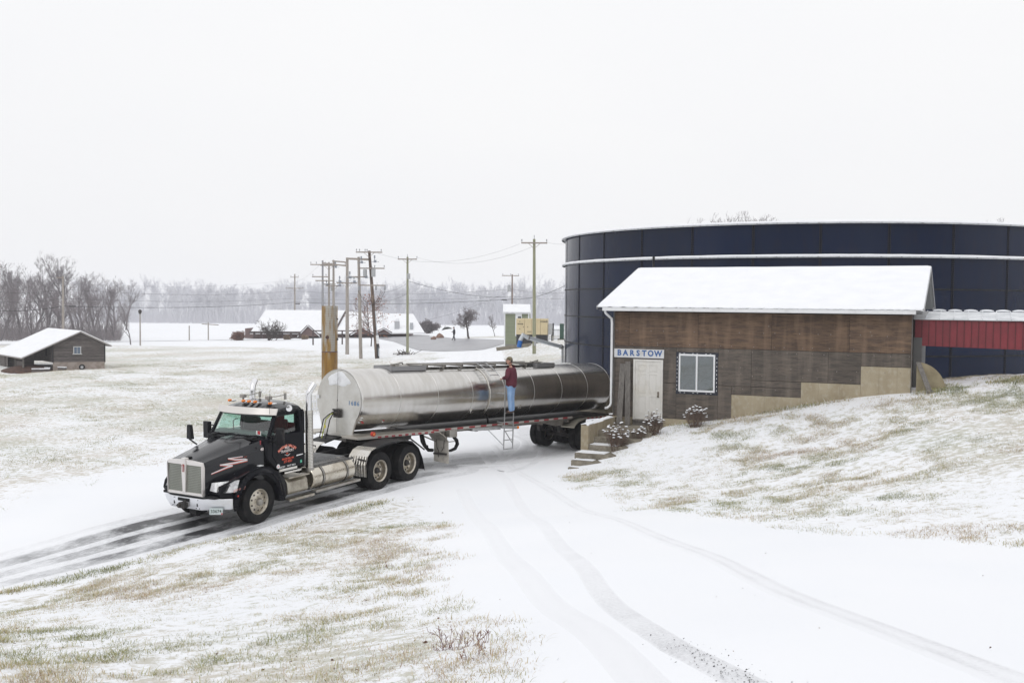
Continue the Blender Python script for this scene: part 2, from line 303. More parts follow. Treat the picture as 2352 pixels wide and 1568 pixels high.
nx, ny = len(xs), len(ys); I = (np.arange(ny - 1)[:, None] * nx + np.arange(nx - 1)[None]).ravel(); F4 = np.stack([I, I + 1, I + nx + 1, I + nx], 1)
gm = bpy.data.materials.new('snowy_ground'); gm.use_nodes = True; t = gm.node_tree; b = t.nodes['Principled BSDF']; b.inputs['Roughness'].default_value = .85; b.inputs['Specular IOR Level'].default_value = .15
def nn(t, ty, **k):
    n = t.nodes.new(ty)
    for a, q in k.items():
        if a.startswith('_'): n.inputs[{'_sc': 'Scale', '_de': 'Detail', '_ro': 'Roughness', '_fmin': 'From Min', '_fmax': 'From Max', '_tmin': 'To Min', '_tmax': 'To Max'}[a]].default_value = q
        else: setattr(n, a, q)
    return n
L = t.links.new; co = nn(t, 'ShaderNodeTexCoord'); at = nn(t, 'ShaderNodeAttribute', attribute_name='grs')
n1 = nn(t, 'ShaderNodeTexNoise', _sc=4.5, _de=12, _ro=.70); L(co.outputs['Object'], n1.inputs['Vector'])
n2 = nn(t, 'ShaderNodeTexNoise', _sc=.35, _de=6); L(co.outputs['Object'], n2.inputs['Vector'])
n3 = nn(t, 'ShaderNodeTexNoise', _sc=45, _de=5, _ro=.7); L(co.outputs['Object'], n3.inputs['Vector'])
ad = nn(t, 'ShaderNodeMath', operation='ADD'); L(n1.outputs[0], ad.inputs[0]); m2 = nn(t, 'ShaderNodeMath', operation='MULTIPLY'); m2.inputs[1].default_value = .50; L(n3.outputs[0], m2.inputs[0]); L(m2.outputs[0], ad.inputs[1])
a3 = nn(t, 'ShaderNodeMath', operation='MULTIPLY_ADD'); L(at.outputs['Fac'], a3.inputs[0]); a3.inputs[1].default_value = .36; L(ad.outputs[0], a3.inputs[2])
th = nn(t, 'ShaderNodeMapRange', _fmin=.985, _fmax=1.10); L(a3.outputs[0], th.inputs['Value'])
gz_ = nn(t, 'ShaderNodeMath', operation='MULTIPLY', use_clamp=True); L(th.outputs[0], gz_.inputs[0]); q_ = nn(t, 'ShaderNodeMapRange', _fmin=.02, _fmax=.2); L(at.outputs['Fac'], q_.inputs['Value']); L(q_.outputs[0], gz_.inputs[1])
rp = nn(t, 'ShaderNodeValToRGB'); rp.color_ramp.elements[0].position = .35; rp.color_ramp.elements[0].color = (.34, .335, .20, 1); rp.color_ramp.elements[1].position = .65; rp.color_ramp.elements[1].color = (.45, .385, .28, 1); L(n2.outputs[0], rp.inputs[0])
sn = nn(t, 'ShaderNodeMix', data_type='RGBA'); sn.inputs[6].default_value = (.83, .85, .885, 1); sn.inputs[7].default_value = (.90, .905, .92, 1); L(n2.outputs[0], sn.inputs[0])
gc_ = nn(t, 'ShaderNodeMath', operation='MULTIPLY'); gc_.inputs[1].default_value = .62; L(gz_.outputs[0], gc_.inputs[0]); gx = nn(t, 'ShaderNodeMix', data_type='RGBA'); L(gc_.outputs[0], gx.inputs[0]); L(sn.outputs[2], gx.inputs[6]); L(rp.outputs[0], gx.inputs[7]); L(gx.outputs[2], b.inputs['Base Color'])
bp = nn(t, 'ShaderNodeBump'); bp.inputs['Strength'].default_value = .5; bp.inputs['Distance'].default_value = .03; bh = nn(t, 'ShaderNodeMath', operation='MULTIPLY'); L(n1.outputs[0], bh.inputs[0]); bq = nn(t, 'ShaderNodeMapRange', _fmin=0, _fmax=.3, _tmin=.12, _tmax=1.2); L(at.outputs['Fac'], bq.inputs['Value']); L(bq.outputs[0], bh.inputs[1]); L(bh.outputs[0], bp.inputs['Height']); L(bp.outputs[0], b.inputs['Normal'])
def Zg(x, y):
    x = np.asarray(x, float); y = np.asarray(y, float); i = np.clip(np.searchsorted(xs, x) - 1, 0, nx - 2); j = np.clip(np.searchsorted(ys, y) - 1, 0, ny - 2)
    fx = (x - xs[i]) / (xs[i + 1] - xs[i]); fy = (y - ys[j]) / (ys[j + 1] - ys[j])
    return (Z[j, i] * (1 - fx) + Z[j, i + 1] * fx) * (1 - fy) + (Z[j + 1, i] * (1 - fx) + Z[j + 1, i + 1] * fx) * fy
link('ground', npmesh('ground', np.stack([X.ravel(), Y.ravel(), Z.ravel()], 1), F4, gm, smooth=True, attrs={'grs': G.ravel()}), kind='structure', label='snow covered ground with grass showing through on the banks and field')
# ------------------------------------------------------------------ strips draped on the ground
def catmull(P, step=.3):
    P = [np.array(p[:2], float) for p in P]; P = [2 * P[0] - P[1]] + P + [2 * P[-1] - P[-2]]; out = []
    for i in range(1, len(P) - 2):
        n = max(2, int(np.linalg.norm(P[i + 1] - P[i]) / step))
        for k in range(n):
            s = k / n; out.append(.5 * (2 * P[i] + (P[i + 1] - P[i - 1]) * s + (2 * P[i - 1] - 5 * P[i] + 4 * P[i + 1] - P[i + 2]) * s * s + (-P[i - 1] + 3 * P[i] - 3 * P[i + 1] + P[i + 2]) * s ** 3))
    out.append(P[-2]); return np.array(out)
def strip(name, P, width, lift, m, wear, step=.3, across=3, **tags):
    c = catmull(P, step); tg = np.gradient(c, axis=0); tg /= np.linalg.norm(tg, axis=1)[:, None]; nr = np.stack([-tg[:, 1], tg[:, 0]], 1)
    s = np.concatenate([[0], np.cumsum(np.linalg.norm(np.diff(c, axis=0), axis=1))]); a = np.linspace(-.5, .5, across) * width
    XY = c[:, None, :] + nr[:, None, :] * a[None, :, None]; z = Zg(XY[..., 0], XY[..., 1]) + lift
    z = z - (lift + .012) * (np.abs(a)[None] > width / 2 - .01) * (across > 3); z[0] -= .06; z[-1] -= .06
    n, k = len(c), across; I = (np.arange(n - 1)[:, None] * k + np.arange(k - 1)[None]).ravel(); F = np.stack([I, I + 1, I + k + 1, I + k], 1)
    W = wear(s / s[-1], s, c) if callable(wear) else np.full(n, wear)
    V = np.concatenate([XY.reshape(-1, 2), z.reshape(-1, 1)], 1)
    return link(name, npmesh(name, V, F, m, smooth=True, attrs={'acr': np.tile(a, n), 'alo': np.repeat(s, k), 'wear': np.repeat(W, k)}), kind='structure', **tags)
def trackmat(name, bands, tread=0, fine=False, dark=(.055, .056, .06), rough=.45):
    m = bpy.data.materials.new(name); m.use_nodes = True; t = m.node_tree; b = t.nodes['Principled BSDF']; b.inputs['Specular IOR Level'].default_value = .3; L = t.links.new
    A = {k: nn(t, 'ShaderNodeAttribute', attribute_name=k).outputs['Fac'] for k in ('acr', 'alo', 'wear')}
    cb = nn(t, 'ShaderNodeCombineXYZ'); L(A['acr'], cb.inputs[0]); l2 = nn(t, 'ShaderNodeMath', operation='MULTIPLY'); l2.inputs[1].default_value = .22; L(A['alo'], l2.inputs[0]); L(l2.outputs[0], cb.inputs[1])
    cb2 = nn(t, 'ShaderNodeCombineXYZ'); L(A['acr'], cb2.inputs[0]); L(A['alo'], cb2.inputs[1])
    N1 = nn(t, 'ShaderNodeTexNoise', _sc=6, _de=8, _ro=.7); L(cb.outputs[0], N1.inputs['Vector']); N2 = nn(t, 'ShaderNodeTexNoise', _sc=26, _de=8, _ro=.8); L((cb if fine else cb2).outputs[0], N2.inputs['Vector'])
    tot = None
    for c, hw, st in bands:   # centre, half width, strength
        d = nn(t, 'ShaderNodeMath', operation='SUBTRACT'); L(A['acr'], d.inputs[0]); d.inputs[1].default_value = c; e = nn(t, 'ShaderNodeMath', operation='ABSOLUTE'); L(d.outputs[0], e.inputs[0])
        e2 = nn(t, 'ShaderNodeMath', operation='MULTIPLY_ADD'); L(N1.outputs[0], e2.inputs[0]); e2.inputs[1].default_value = hw * .6; L(e.outputs[0], e2.inputs[2])
        f = nn(t, 'ShaderNodeMapRange', _fmin=hw * 1.40, _fmax=hw * 1.05, _tmin=0, _tmax=st); L(e2.outputs[0], f.inputs['Value'])
        if tot is None: tot = f.outputs[0]
        else: g = nn(t, 'ShaderNodeMath', operation='MAXIMUM'); L(tot, g.inputs[0]); L(f.outputs[0], g.inputs[1]); tot = g.outputs[0]
    if tread:
        wv = nn(t, 'ShaderNodeTexWave', _sc=tread); wv.inputs['Distortion'].default_value = 1.5; L(cb2.outputs[0], wv.inputs['Vector']); wr = nn(t, 'ShaderNodeMapRange', _tmin=.35, _tmax=1); L(wv.outputs['Fac'], wr.inputs['Value'])
        g = nn(t, 'ShaderNodeMath', operation='MULTIPLY'); L(tot, g.inputs[0]); L(wr.outputs[0], g.inputs[1]); tot = g.outputs[0]
    N3 = nn(t, 'ShaderNodeTexNoise', _sc=1.1, _de=4); L(cb2.outputs[0], N3.inputs['Vector']); r3 = nn(t, 'ShaderNodeMapRange', _fmin=.32, _fmax=.66, _tmin=.45, _tmax=1.15); L(N3.outputs[0], r3.inputs['Value']); w0 = nn(t, 'ShaderNodeMath', operation='MULTIPLY'); L(r3.outputs[0], w0.inputs[0]); L(A['wear'], w0.inputs[1])
    w1 = nn(t, 'ShaderNodeMath', operation='MULTIPLY'); L(tot, w1.inputs[0]); L(w0.outputs[0], w1.inputs[1])
    nr_ = nn(t, 'ShaderNodeMapRange', _fmin=.30, _fmax=.62, _tmin=.45, _tmax=-.35); L(N2.outputs[0], nr_.inputs['Value'])
    df = nn(t, 'ShaderNodeMath', operation='SUBTRACT'); L(w1.outputs[0], df.inputs[0]); L(nr_.outputs[0], df.inputs[1]); mr = nn(t, 'ShaderNodeMapRange', _fmin=0, _fmax=.75); L(df.outputs[0], mr.inputs['Value'])
    lw = nn(t, 'ShaderNodeMapRange', _fmin=0, _fmax=.75, _tmin=.22, _tmax=1); L(w1.outputs[0], lw.inputs['Value']); mk = nn(t, 'ShaderNodeMath', operation='MULTIPLY'); L(mr.outputs[0], mk.inputs[0]); L(lw.outputs[0], mk.inputs[1]); k = nn(t, 'ShaderNodeMath', operation='MULTIPLY', use_clamp=True); L(mk.outputs[0], k.inputs[0]); kk = nn(t, 'ShaderNodeMapRange', _fmin=0, _fmax=.12); L(w1.outputs[0], kk.inputs['Value']); L(kk.outputs[0], k.inputs[1])
    x = nn(t, 'ShaderNodeMix', data_type='RGBA'); L(k.outputs[0], x.inputs[0]); x.inputs[6].default_value = (.865, .875, .90, 1); x.inputs[7].default_value = (*dark, 1); L(x.outputs[2], b.inputs['Base Color'])
    r = nn(t, 'ShaderNodeMapRange', _tmin=.85, _tmax=rough); L(k.outputs[0], r.inputs['Value']); L(r.outputs[0], b.inputs['Roughness'])
    bp = nn(t, 'ShaderNodeBump'); bp.inputs['Strength'].default_value = .4; bp.inputs['Distance'].default_value = .02; L(N2.outputs[0], bp.inputs['Height']); L(bp.outputs[0], b.inputs['Normal']); return m
def T(x, y=0): return fr(TO, TY, 0, (x, y, 0))[:2]
def RT(x, y=0): return fr(RO, RY, 0, (x, y, 0))[:2]
lane = [tuple(hit(-520, 1462)[:2]), tuple(hit(-250, 1392)[:2]), tuple(hit(0, 1325)[:2]), tuple(hit(250, 1259)[:2]), T(5.0, -.1), T(2.5), T(0), T(-2.5, .3), RT(-3.5, 0), RT(-6, 0), RT(-9), (1.6, 40), (1.0, 47), (-1.2, 60), (-2.6, 75), (-3.2, 90), (-3.5, 101)]
def lane_wear(f, s, c):
    i = np.argmin(np.hypot(c[:, 0] - T(5.2)[0], c[:, 1] - T(5.2)[1])); d = s - s[i]
    return np.interp(d, [-40, -12, -7, -3.5, -1, 5, 8, 14, 20, 60], [.13, .17, .24, .55, .95, .95, .45, .2, .2, .08])
strip('driveway', lane, 5.2, .010, trackmat('driveway_snow', [(.95, .36, 1.), (.12, .28, .9), (-.70, .30, .92), (-1.45, .20, .45), (1.75, .2, .25), (.1, 1.5, .34)], fine=True), lane_wear, step=.35, across=15, label='snow covered driveway with dark wet wheel marks')
tm = trackmat('tyre_track_snow', [(0, .14, 1.)], tread=1.6, dark=(.50, .50, .52), rough=.8)
tm2 = trackmat('tyre_track_gravel', [(0, .14, 1.)], tread=0, dark=(.42, .42, .435), rough=.8)
def cv4(P): return [((1080 + x / 4.9) * .9408, (840 + y / 4.9) * .9408) for x, y in P]
for ti, (P, w_, m_, we) in enumerate([([(1100, 1035), (1130, 1075), (1170, 1112), (1245, 1200), (1340, 1300), (1480, 1440), (1640, 1530), (1720, 1568), (1850, 1640)], .34, tm2, lambda f, s, c: np.interp(f, [0, .5, .8, 1], [.08, .08, .16, .45])),
                     ([(1130, 1020), (1190, 1085), (1300, 1150), (1500, 1228), (1800, 1360), (2050, 1455), (2300, 1550), (2500, 1630)], .46, tm, lambda f, s, c: np.interp(f, [0, .5, 1], [.22, .24, .34])),
                     ([(1060, 1120), (1110, 1200), (1200, 1310), (1330, 1430), (1480, 1568), (1620, 1690)], .4, tm, .08),
                     (cv4([(790, 1075), (960, 1150), (990, 1210), (930, 1290), (800, 1370), (640, 1440)]), .55, tm2, .30),
                     (cv4([(1190, 1262), (1180, 1330), (1100, 1420), (950, 1490), (780, 1540)]), .4, tm2, .30),
                     (cv4([(1640, 1300), (1400, 1345), (1200, 1385), (900, 1430), (500, 1455), (0, 1445)]), .35, tm2, .28)]):
    c = catmull([hit(u, v)[:2] for u, v in P], .25)
    strip('tyre_track', c[::2], w_, .014 + .004 * ti, m_, we, step=.3, across=5, label='faint tyre track pressed into the snow')
asph = mat('wet_asphalt', (.27, .27, .29), .38, spec=.6, var=[((.36, .36, .38), .5, .4, .7), ((.60, .61, .64), 3, .58, .75)], rv=.6)
def patch(name, poly, m, lift=.03, n=40, **tags):
    P = np.array([hit(u, v)[:2] for u, v in poly]); bm = bmesh.new(); f = bm.faces.new([bm.verts.new((*p, 0)) for p in P]); 
    bmesh.ops.triangulate(bm, faces=[f])
    for _ in range(4): bmesh.ops.subdivide_edges(bm, edges=[e for e in bm.edges if e.calc_length() > 2.0], cuts=1)
    bmesh.ops.triangulate(bm, faces=bm.faces[:])
    z = Hs([q.co.x for q in bm.verts], [q.co.y for q in bm.verts])
    for q, h in zip(bm.verts, z): q.co.z = h + lift
    me = bpy.data.meshes.new(name); bmesh.ops.recalc_face_normals(bm, faces=bm.faces); bm.to_mesh(me); bm.free(); me.materials.append(m); me.shade_smooth(); return link(name, me, kind='structure', **tags)
patch('road', [(868, 773), (905, 768), (960, 768.5), (1000, 771), (1040, 777), (1110, 779), (1190, 781.5), (1190, 786), (1160, 789), (1135, 797), (1110, 803), (1060, 806), (1020, 807), (960, 804), (935, 797), (905, 785), (868, 778)], asph, label='wet grey asphalt road turning past the green shed')
strip('country_road', [hit(u, v)[:2] for u, v in [(-60, 793), (120, 789), (282, 784.7), (450, 782), (615, 779.5)]], 1.3, .04, mat('road_edge', (.45, .45, .47), .8), 0, step=3, label='thin far road line along the snowy field')
# ------------------------------------------------------------------ wheels
tyrem = rubber
def tyre_mesh(w, r=.52, ri=.285):
    m = M(); h = w / 2
    prof = [(-h * .72, ri), (-h * .95, ri + .04), (-h, r - .14), (-h * .93, r - .05), (-h * .82, r - .012)]
    for k in range(5):
        c = -h * .62 + k * h * .31; prof += [(c - h * .12, r), (c + h * .10, r)] + ([(c + h * .12, r - .014), (c + h * .17, r - .014)] if k < 4 else [])
    prof += [(h * .82, r - .012), (h * .93, r - .05), (h, r - .14), (h * .95, ri + .04), (h * .72, ri)]
    m.lathe(prof, n=48); return m.mesh('tyre', rubber, 25)
def rim_mesh(kind):
    m = M()
    if kind == 'front':     # convex disc facing +y at y=0.14
        prof = [(-.12, .27), (.10, .29), (.125, .305), (.13, .29), (.10, .268), (.07, .25), (.09, .20), (.115, .15), (.12, .10), (.12, 0)]
        hy, hr, hh = .088, .205, .025
    else:                   # deep dished outer dual
        prof = [(-.12, .27), (.10, .29), (.125, .305), (.13, .29), (.10, .262), (.0, .25), (-.03, .235), (-.045, .20), (-.03, .16), (-.02, .12), (-.02, 0)]
        hy, hr, hh = -.034, .20, .030
    m.lathe(prof, n=40)
    for k in range(10):     # ten lug nuts
        a = 2 * math.pi * k / 10; q = prof[-2][0]
        m.cyl((math.cos(a) * .132, q - .02, math.sin(a) * .132), (math.cos(a) * .132, q + .03, math.sin(a) * .132), .014, n=6)
    me = m.mesh('rim', wheelal, 30)
    h = M()
    for k in range(10):
        a = 2 * math.pi * (k + .5) / 10; cx, cz = math.cos(a) * hr, math.sin(a) * hr; h.cyl((cx, hy - .05, cz), (cx, hy + .006, cz), hh, n=10)
    hub = M(); b = prof[-1][0]; hub.lathe([(b - .02, .095), (b + .03, .09), (b + .07, .07), (b + .085, .045), (b + .09, 0)], n=16)
    return me, h.mesh('hand_holes', darkm, 30), hub.mesh('hub', darkm if kind != 'front' else dullsteel, 30)
TY1 = tyre_mesh(.27); TYF = tyre_mesh(.30); RF = rim_mesh('front'); RD = rim_mesh('dual'); inner_rim = M().lathe([(-.13, .29), (-.1, .26), (.1, .26), (.13, .29)], n=24).mesh('rim', dullsteel)
def wheel(parent, x, y, kind, z=.52, side=1, sc=1.0):
    o = link('wheel', TYF if kind == 'front' else TY1, parent, loc=(x, y, z)); o.scale = (sc, 1, sc); ms = RF if kind == 'front' else RD if kind == 'dual' else (inner_rim,)
    for nme, me in zip(('rim', 'hand_holes', 'hub'), ms):
        c = link(nme, me, o, kind='stuff' if nme == 'hand_holes' else None); c.scale = (1, side, 1)
    return o
# ------------------------------------------------------------------ tractor (x forward, y left, origin under the tandem)
tr = thing('truck_tractor', 'black day cab truck with milk transport lettering, pulling the steel tank trailer', 'truck', TO, rot=(0, 0, 0))
tr.matrix_world = Matrix.Translation(TO) @ Matrix.Rotation(TY, 4, 'Z') @ Matrix.Rotation(-TP, 4, 'Y')
for y in (-.98, .98): wheel(tr, 5.2, y, 'front', side=1 if y > 0 else -1)
for x in (-.68, .68):
    for s in (-1, 1): wheel(tr, x, s * .74, 'inner'); wheel(tr, x, s * 1.06, 'dual', side=s)
m = M()
for s in (-1, 1): m.box((2.4, s * .42, .86), (7.3, .09, .26))
for x in (-1.2, .1, 1.6, 3.2, 5.9): m.box((x, 0, .86), (.12, .84, .22))
for x in (-.68, .68): m.cyl((x, -.7, .52), (x, .7, .52), .08); m.lathe([(-.16, .05), (-.1, .18), (.1, .18), (.16, .05)], (x, 0, .52), (1, 0, 0), 12)
m.cyl((.7, 0, .58), (3.2, 0, .8), .05); m.cyl((5.2, -.95, .46), (5.2, .95, .46), .05); m.box((5.2, 0, .55), (.5, .5, .12))
for s in (-1, 1):
    for x in (-.68, .68): m.lathe([(-.1, .10), (.1, .12)], (x, s * .42, .66), (0, 0, 1), 12, True)
m.box((4.9, 0, .85), (1.6, .7, .6)); m.box((6.05, 0, .36), (.35, .22, .12)); m.box((6.12, 0, .3), (.1, .16, .1))
m.obj('chassis_frame', blackp, tr, bevel=.008)
# fifth wheel
m = M(); m.prism([(-1.25, -.4), (-1.25, -.14), (-.75, -.08), (-.75, .08), (-1.25, .14), (-1.25, .4), (-.3, .46), (.05, .40), (.1, 0), (.05, -.40), (-.3, -.46)], 1.08, 1.14, 2)
m.box((-.45, 0, 1.0), (.5, .9, .14)); m.obj('fifth_wheel', darkm, tr, bevel=.01)
# deck plates behind the cab
deckm = mat('deck_plate', (.16, .155, .15), .45, metal=.7, var=((.05, .05, .05), 9, .45, .7), bump=(30, .5, .01))
m = M(); m.box((2.35, .12, 1.0), (1.6, 1.1, .03)); m.obj('deck_plate', deckm, tr, bevel=.005)
m = M()
for k in range(17): m.box((1.58 + k * .095, .12, 1.022), (.018, 1.06, .014))
m.obj('deck_grating', galv, tr)
# cab shell
CBK, CF = 3.46, 4.78
m = M()
m.prism([(CBK, 1.10), (4.42, 1.10), (4.80, 1.42), (4.86, 1.94), (4.62, 1.99), (CBK, 1.99)], -.985, .985)
m.obj('cab_body', black, tr, bevel=.045, seg=3)
def cabring(x, zt, wt):    # half width at given height, tumblehome
    return [(x, -wt, zt), (x, wt, zt)]
m = M()       # roof cap
rows = []
for x, zt, w_, e in ((4.44, 2.50, .90, .04), (4.36, 2.62, .90, .08), (4.15, 2.70, .89, .10), (3.75, 2.745, .87, .10), (3.52, 2.70, .85, .10), (3.43, 2.58, .85, .05)):
    rows.append([(x + .10 * math.cos(a * math.pi / 2) * (x > 4.2), w_ * (1 if abs(a) < 1 else 1) * a, zt - e * abs(a) ** 3) for a in np.linspace(-1, 1, 15)])
rows = [[(p[0], p[1], 2.42) for p in rows[0]]] + rows + [[(p[0], p[1], 2.42) for p in rows[-1]]]
m.grid(rows)
m.add([r[0] for r in rows] + [(4.0, -.86, 2.42)], [tuple(range(len(rows)))]); m.add([r[-1] for r in rows], [tuple(range(len(rows)))])
m.obj('cab_roof', hoodp, tr, bevel=.02)
m = M()       # pillars and rear wall with window opening
for s in (-1, 1):
    m.bar((4.70, s * .955, 1.97), (4.40, s * .885, 2.50), .085, .07)
    m.bar((3.64, s * .965, 1.97), (3.62, s * .875, 2.50), .07, .20)
    m.box((3.50, s * .93, 2.2), (.10, .09, .55))
    m.bar((3.55, s * .885, 2.49), (4.45, s * .885, 2.49), .07, .09)
    m.box((3.48, s * .80, 2.22), (.05, .30, .60))
m.box((3.48, 0, 2.07), (.05, 1.4, .18)); m.box((3.48, 0, 2.46), (.05, 1.4, .12)); m.bar((4.80, -.92, 1.97), (4.80, .92, 1.97), .05, .05)
m.obj('cab_pillars', black, tr, bevel=.012)
m = M(); ws = []
for t_ in (0, .5, 1):
    ws.append([(4.71 - .29 * t_ + .09 * (1 - abs(a) ** 2) * (1 - .3 * t_), a * (.915 - .05 * t_), 1.965 + .55 * t_) for a in np.linspace(-1, 1, 11)])
m.grid(ws); m.obj('windscreen', cabglass, tr, fix=False)
m = M()
for s in (-1, 1): m = M(); m.add([(3.74, s * .955, 2.02), (4.52, s * .955, 1.99), (4.42, s * .905, 2.30), (4.30, s * .888, 2.45), (3.74, s * .888, 2.45)], [(0, 1, 2, 3, 4)]); m.obj('side_glass', cabglass, tr, fix=False)
M().add([(3.47, -.66, 2.15), (3.47, .66, 2.15), (3.47, .66, 2.41), (3.47, -.66, 2.41)], [(0, 1, 2, 3)]).obj('rear_glass', cabglass, tr, fix=False)
# interior
m = M()
for s in (-1, 1):
    m.box((3.85, s * .46, 1.98), (.14, .50, .62), Matrix.Rotation(R(-8), 3, 'Y')); m.box((3.80, s * .46, 2.34), (.10, .28, .20)); m.box((4.05, s * .46, 1.75), (.5, .5, .16))
m.obj('seat', blackp, tr, bevel=.04)
m = M(); m.box((4.55, 0, 1.98), (.28, 1.8, .14)); m.obj('dashboard', mat('dash_grey', (.10, .12, .12), .6), tr, bevel=.04)
m = M(); m.lathe([(0, .21), (.015, .225), (.03, .21), (.015, .195), (0, .21)], (4.33, .46, 2.06), (-.75, 0, .66), 24); m.bar((4.34, .28, 2.07), (4.34, .64, 2.07), .03); m.cyl((4.34, .46, 2.06), (4.55, .46, 1.92), .03); m.obj('steering_wheel', blackp, tr)
m = M(); m.box((4.50, .12, 2.42), (.03, .30, .07)); m.box((4.53, -.4, 2.47), (.03, .5, .05)); m.obj('sun_blind', blackp, tr)
m = M(); m.tube([(4.60, -.32, 2.02), (4.60, -.32, 2.28), (4.58, -.25, 2.33), (4.56, -.2, 2.33)], .012); m.obj('cab_hook', darkm, tr)
st = M(); st.box((4.775, .70, 2.065), (.006, .22, .10), Matrix.Rotation(R(-14), 3, 'Z')); st.obj('sticker', mat('sticker_white', (.7, .78, .75), .5), tr)
st = M(); st.box((4.783, .72, 2.075), (.006, .12, .08), Matrix.Rotation(R(-14), 3, 'Z')); st.obj('sticker', red, tr)
# sun visor
m = M(); rows = []
for t_ in (0, .35, .75, 1):
    rows.append([(4.40 + .36 * (1 - abs(a) ** 2.2) * .9 + .02 + t_ * .12 * (1 - .5 * abs(a)), a * .985, 2.665 - .155 * t_ - .03 * abs(a) ** 2) for a in np.linspace(-1, 1, 21)])
m.slab(rows, (.025, 0, .012)); m.obj('sun_visor', mat('satin_visor', (.66, .63, .60), .38, metal=.35), tr, bevel=.006)
# door
m = M(); m.prism([(3.56, 1.16), (4.36, 1.16), (4.62, 1.5), (4.60, 1.98), (3.56, 1.98)], .985, 1.0); door = m.obj('door', black, tr, bevel=.012)
M().bar((3.60, 1.02, 1.415), (3.83, 1.02, 1.405), .03).obj('handle', chrome, door, bevel=.006)
m = M(); m.prism([(3.56, 1.16), (4.36, 1.16), (4.62, 1.5), (4.60, 1.98), (3.56, 1.98)], -1.0, -.985); m.obj('door', black, tr, bevel=.012)
m = M(); m.box((4.10, 1.0, 1.115), (.62, .025, .06)); m.obj('sill_plate', steel, tr)
PL = (R(90), 0, R(180))
redl_ = mat('lettering_red', (.75, .10, .05), .5); whl = mat('lettering_white', (.80, .72, .70), .5); whw = mat('lettering_pale', (.75, .76, .77), .5)
def arc_text(body, cx, cz, rad, a0, a1, size, mt, y_=1.003, of=.005):
    for k, ch in enumerate(body):
        if ch == ' ': continue
        a = R(a0 + (a1 - a0) * k / (len(body) - 1)); text('lettering', ch, mt, door, (cx - rad * math.sin(a), y_, cz + rad * (math.cos(a))), size, (R(90), a, R(180)), .001, off=of)
arc_text('RUNNING VALLEY', 4.12, 1.22, .47, -38, 38, .080, redl_)
arc_text('RUNNING VALLEY', 4.12, 1.22, .47, -38, 38, .080, mat('lettering_peach', (.80, .42, .33), .5), 1.0055, .0)
for bd, x, z, s, mt in (('MILK', 4.12, 1.645, .085, whl), ('TRANSPORT', 4.12, 1.565, .090, whl), ('INC.', 4.12, 1.50, .045, redl_), ('BRADFORD, NH', 4.10, 1.375, .062, redl_), ('377-4551', 4.10, 1.305, .085, redl_), ('ROCKY', 4.30, 1.185, .065, whw), ('USDOT 358210', 3.99, 1.192, .05, whw)):
    text('lettering', bd, mt, door, (x, 1.004, z), s, PL, .001, off=.0012, xs=.92)
m = M(); m.tube([(4.02 + k * .04, 1.003, 1.452 + .018 * abs(k - 2) - .004 * k) for k in range(6)], [.002, .006, .008, .007, .005, .002]); m.obj('emblem', whl, door)
m = M(); m.cyl((4.44, 1.0, 1.225), (4.44, 1.004, 1.225), .055, n=20); m.obj('sticker', whw, tr); text('lettering', '36', redl_, tr, (4.44, 1.006, 1.225), .055, PL, .001)
m = M(); m.box((3.635, 1.002, 1.235), (.06, .004, .07)); m.obj('sticker', mat('sticker_green', (.05, .45, .28), .5), tr); text('lettering', 'S', whw, tr, (3.635, 1.005, 1.235), .05, PL, .001)
text('lettering', '40', whl, tr, (4.93, .958, 1.715), .095, (R(90), 0, R(176)), .001, off=.003)
m = M(); m.cyl((4.99, .965, 1.915), (4.99, .972, 1.915), .022, n=12); m.box((4.99, .968, 1.87), (.03, .006, .07)); m.obj('badge', mat('badge_red', (.28, .02, .03), .4), tr)
# hood
HS = [(6.36, .575, 1.46, .54, 1.565, 1.615, .72), (6.1, .62, 1.50, .57, 1.625, 1.68, .72), (5.7, .72, 1.55, .62, 1.705, 1.785, .72), (5.25, .83, 1.62, .70, 1.80, 1.89, .78), (4.84, .925, 1.74, .80, 1.895, 1.975, 1.0)]
m = M(); rows = []
for x, yb, zb, ysd, zs, zc, z0 in HS:
    half = [(yb, z0), (yb + .005, (z0 + zb) / 2), (yb, zb), (ysd + (yb - ysd) * .45, zb + (zs - zb) * .72), (ysd, zs), (ysd * .62, zs + (zc - zs) * .45), (ysd * .585, zs + (zc - zs) * .62), (ysd * .3, zs + (zc - zs) * .9), (0, zc)]
    rows.append([(x, -a, b_) for a, b_ in half] + [(x, a, b_) for a, b_ in half[::-1][1:]])
m.grid(rows); m.add([rows[0][i] for i in range(len(rows[0]))], [tuple(range(len(rows[0])))]); m.add(rows[-1], [tuple(range(len(rows[0])))])
m.obj('hood', hoodp, tr, bevel=.008, ang=24)
m = M(); m.slab([[(4.72, y, 1.965) for y in np.linspace(-.86, .86, 7)], [(4.95, y, 1.925 + .02 * (1 - (y / .8) ** 2)) for y in np.linspace(-.72, .72, 7)]], (0, 0, .02)); m.obj('cowl', blackp, tr)
m = M()
for y0 in (-.45, .4): m.bar((4.86, y0, 1.985), (4.74, y0 + .42, 2.02), .015)
m.obj('wiper', blackp, tr)
m = M()
for s in (-1, 1): M().box((4.93, s * .66, 1.972), (.16, .13, .02)).obj('hood_vent', blackp, tr, bevel=.006)
M().box((6.30, 0, 1.652), (.10, .12, .03)).obj('hood_latch', blackp, tr, bevel=.006)
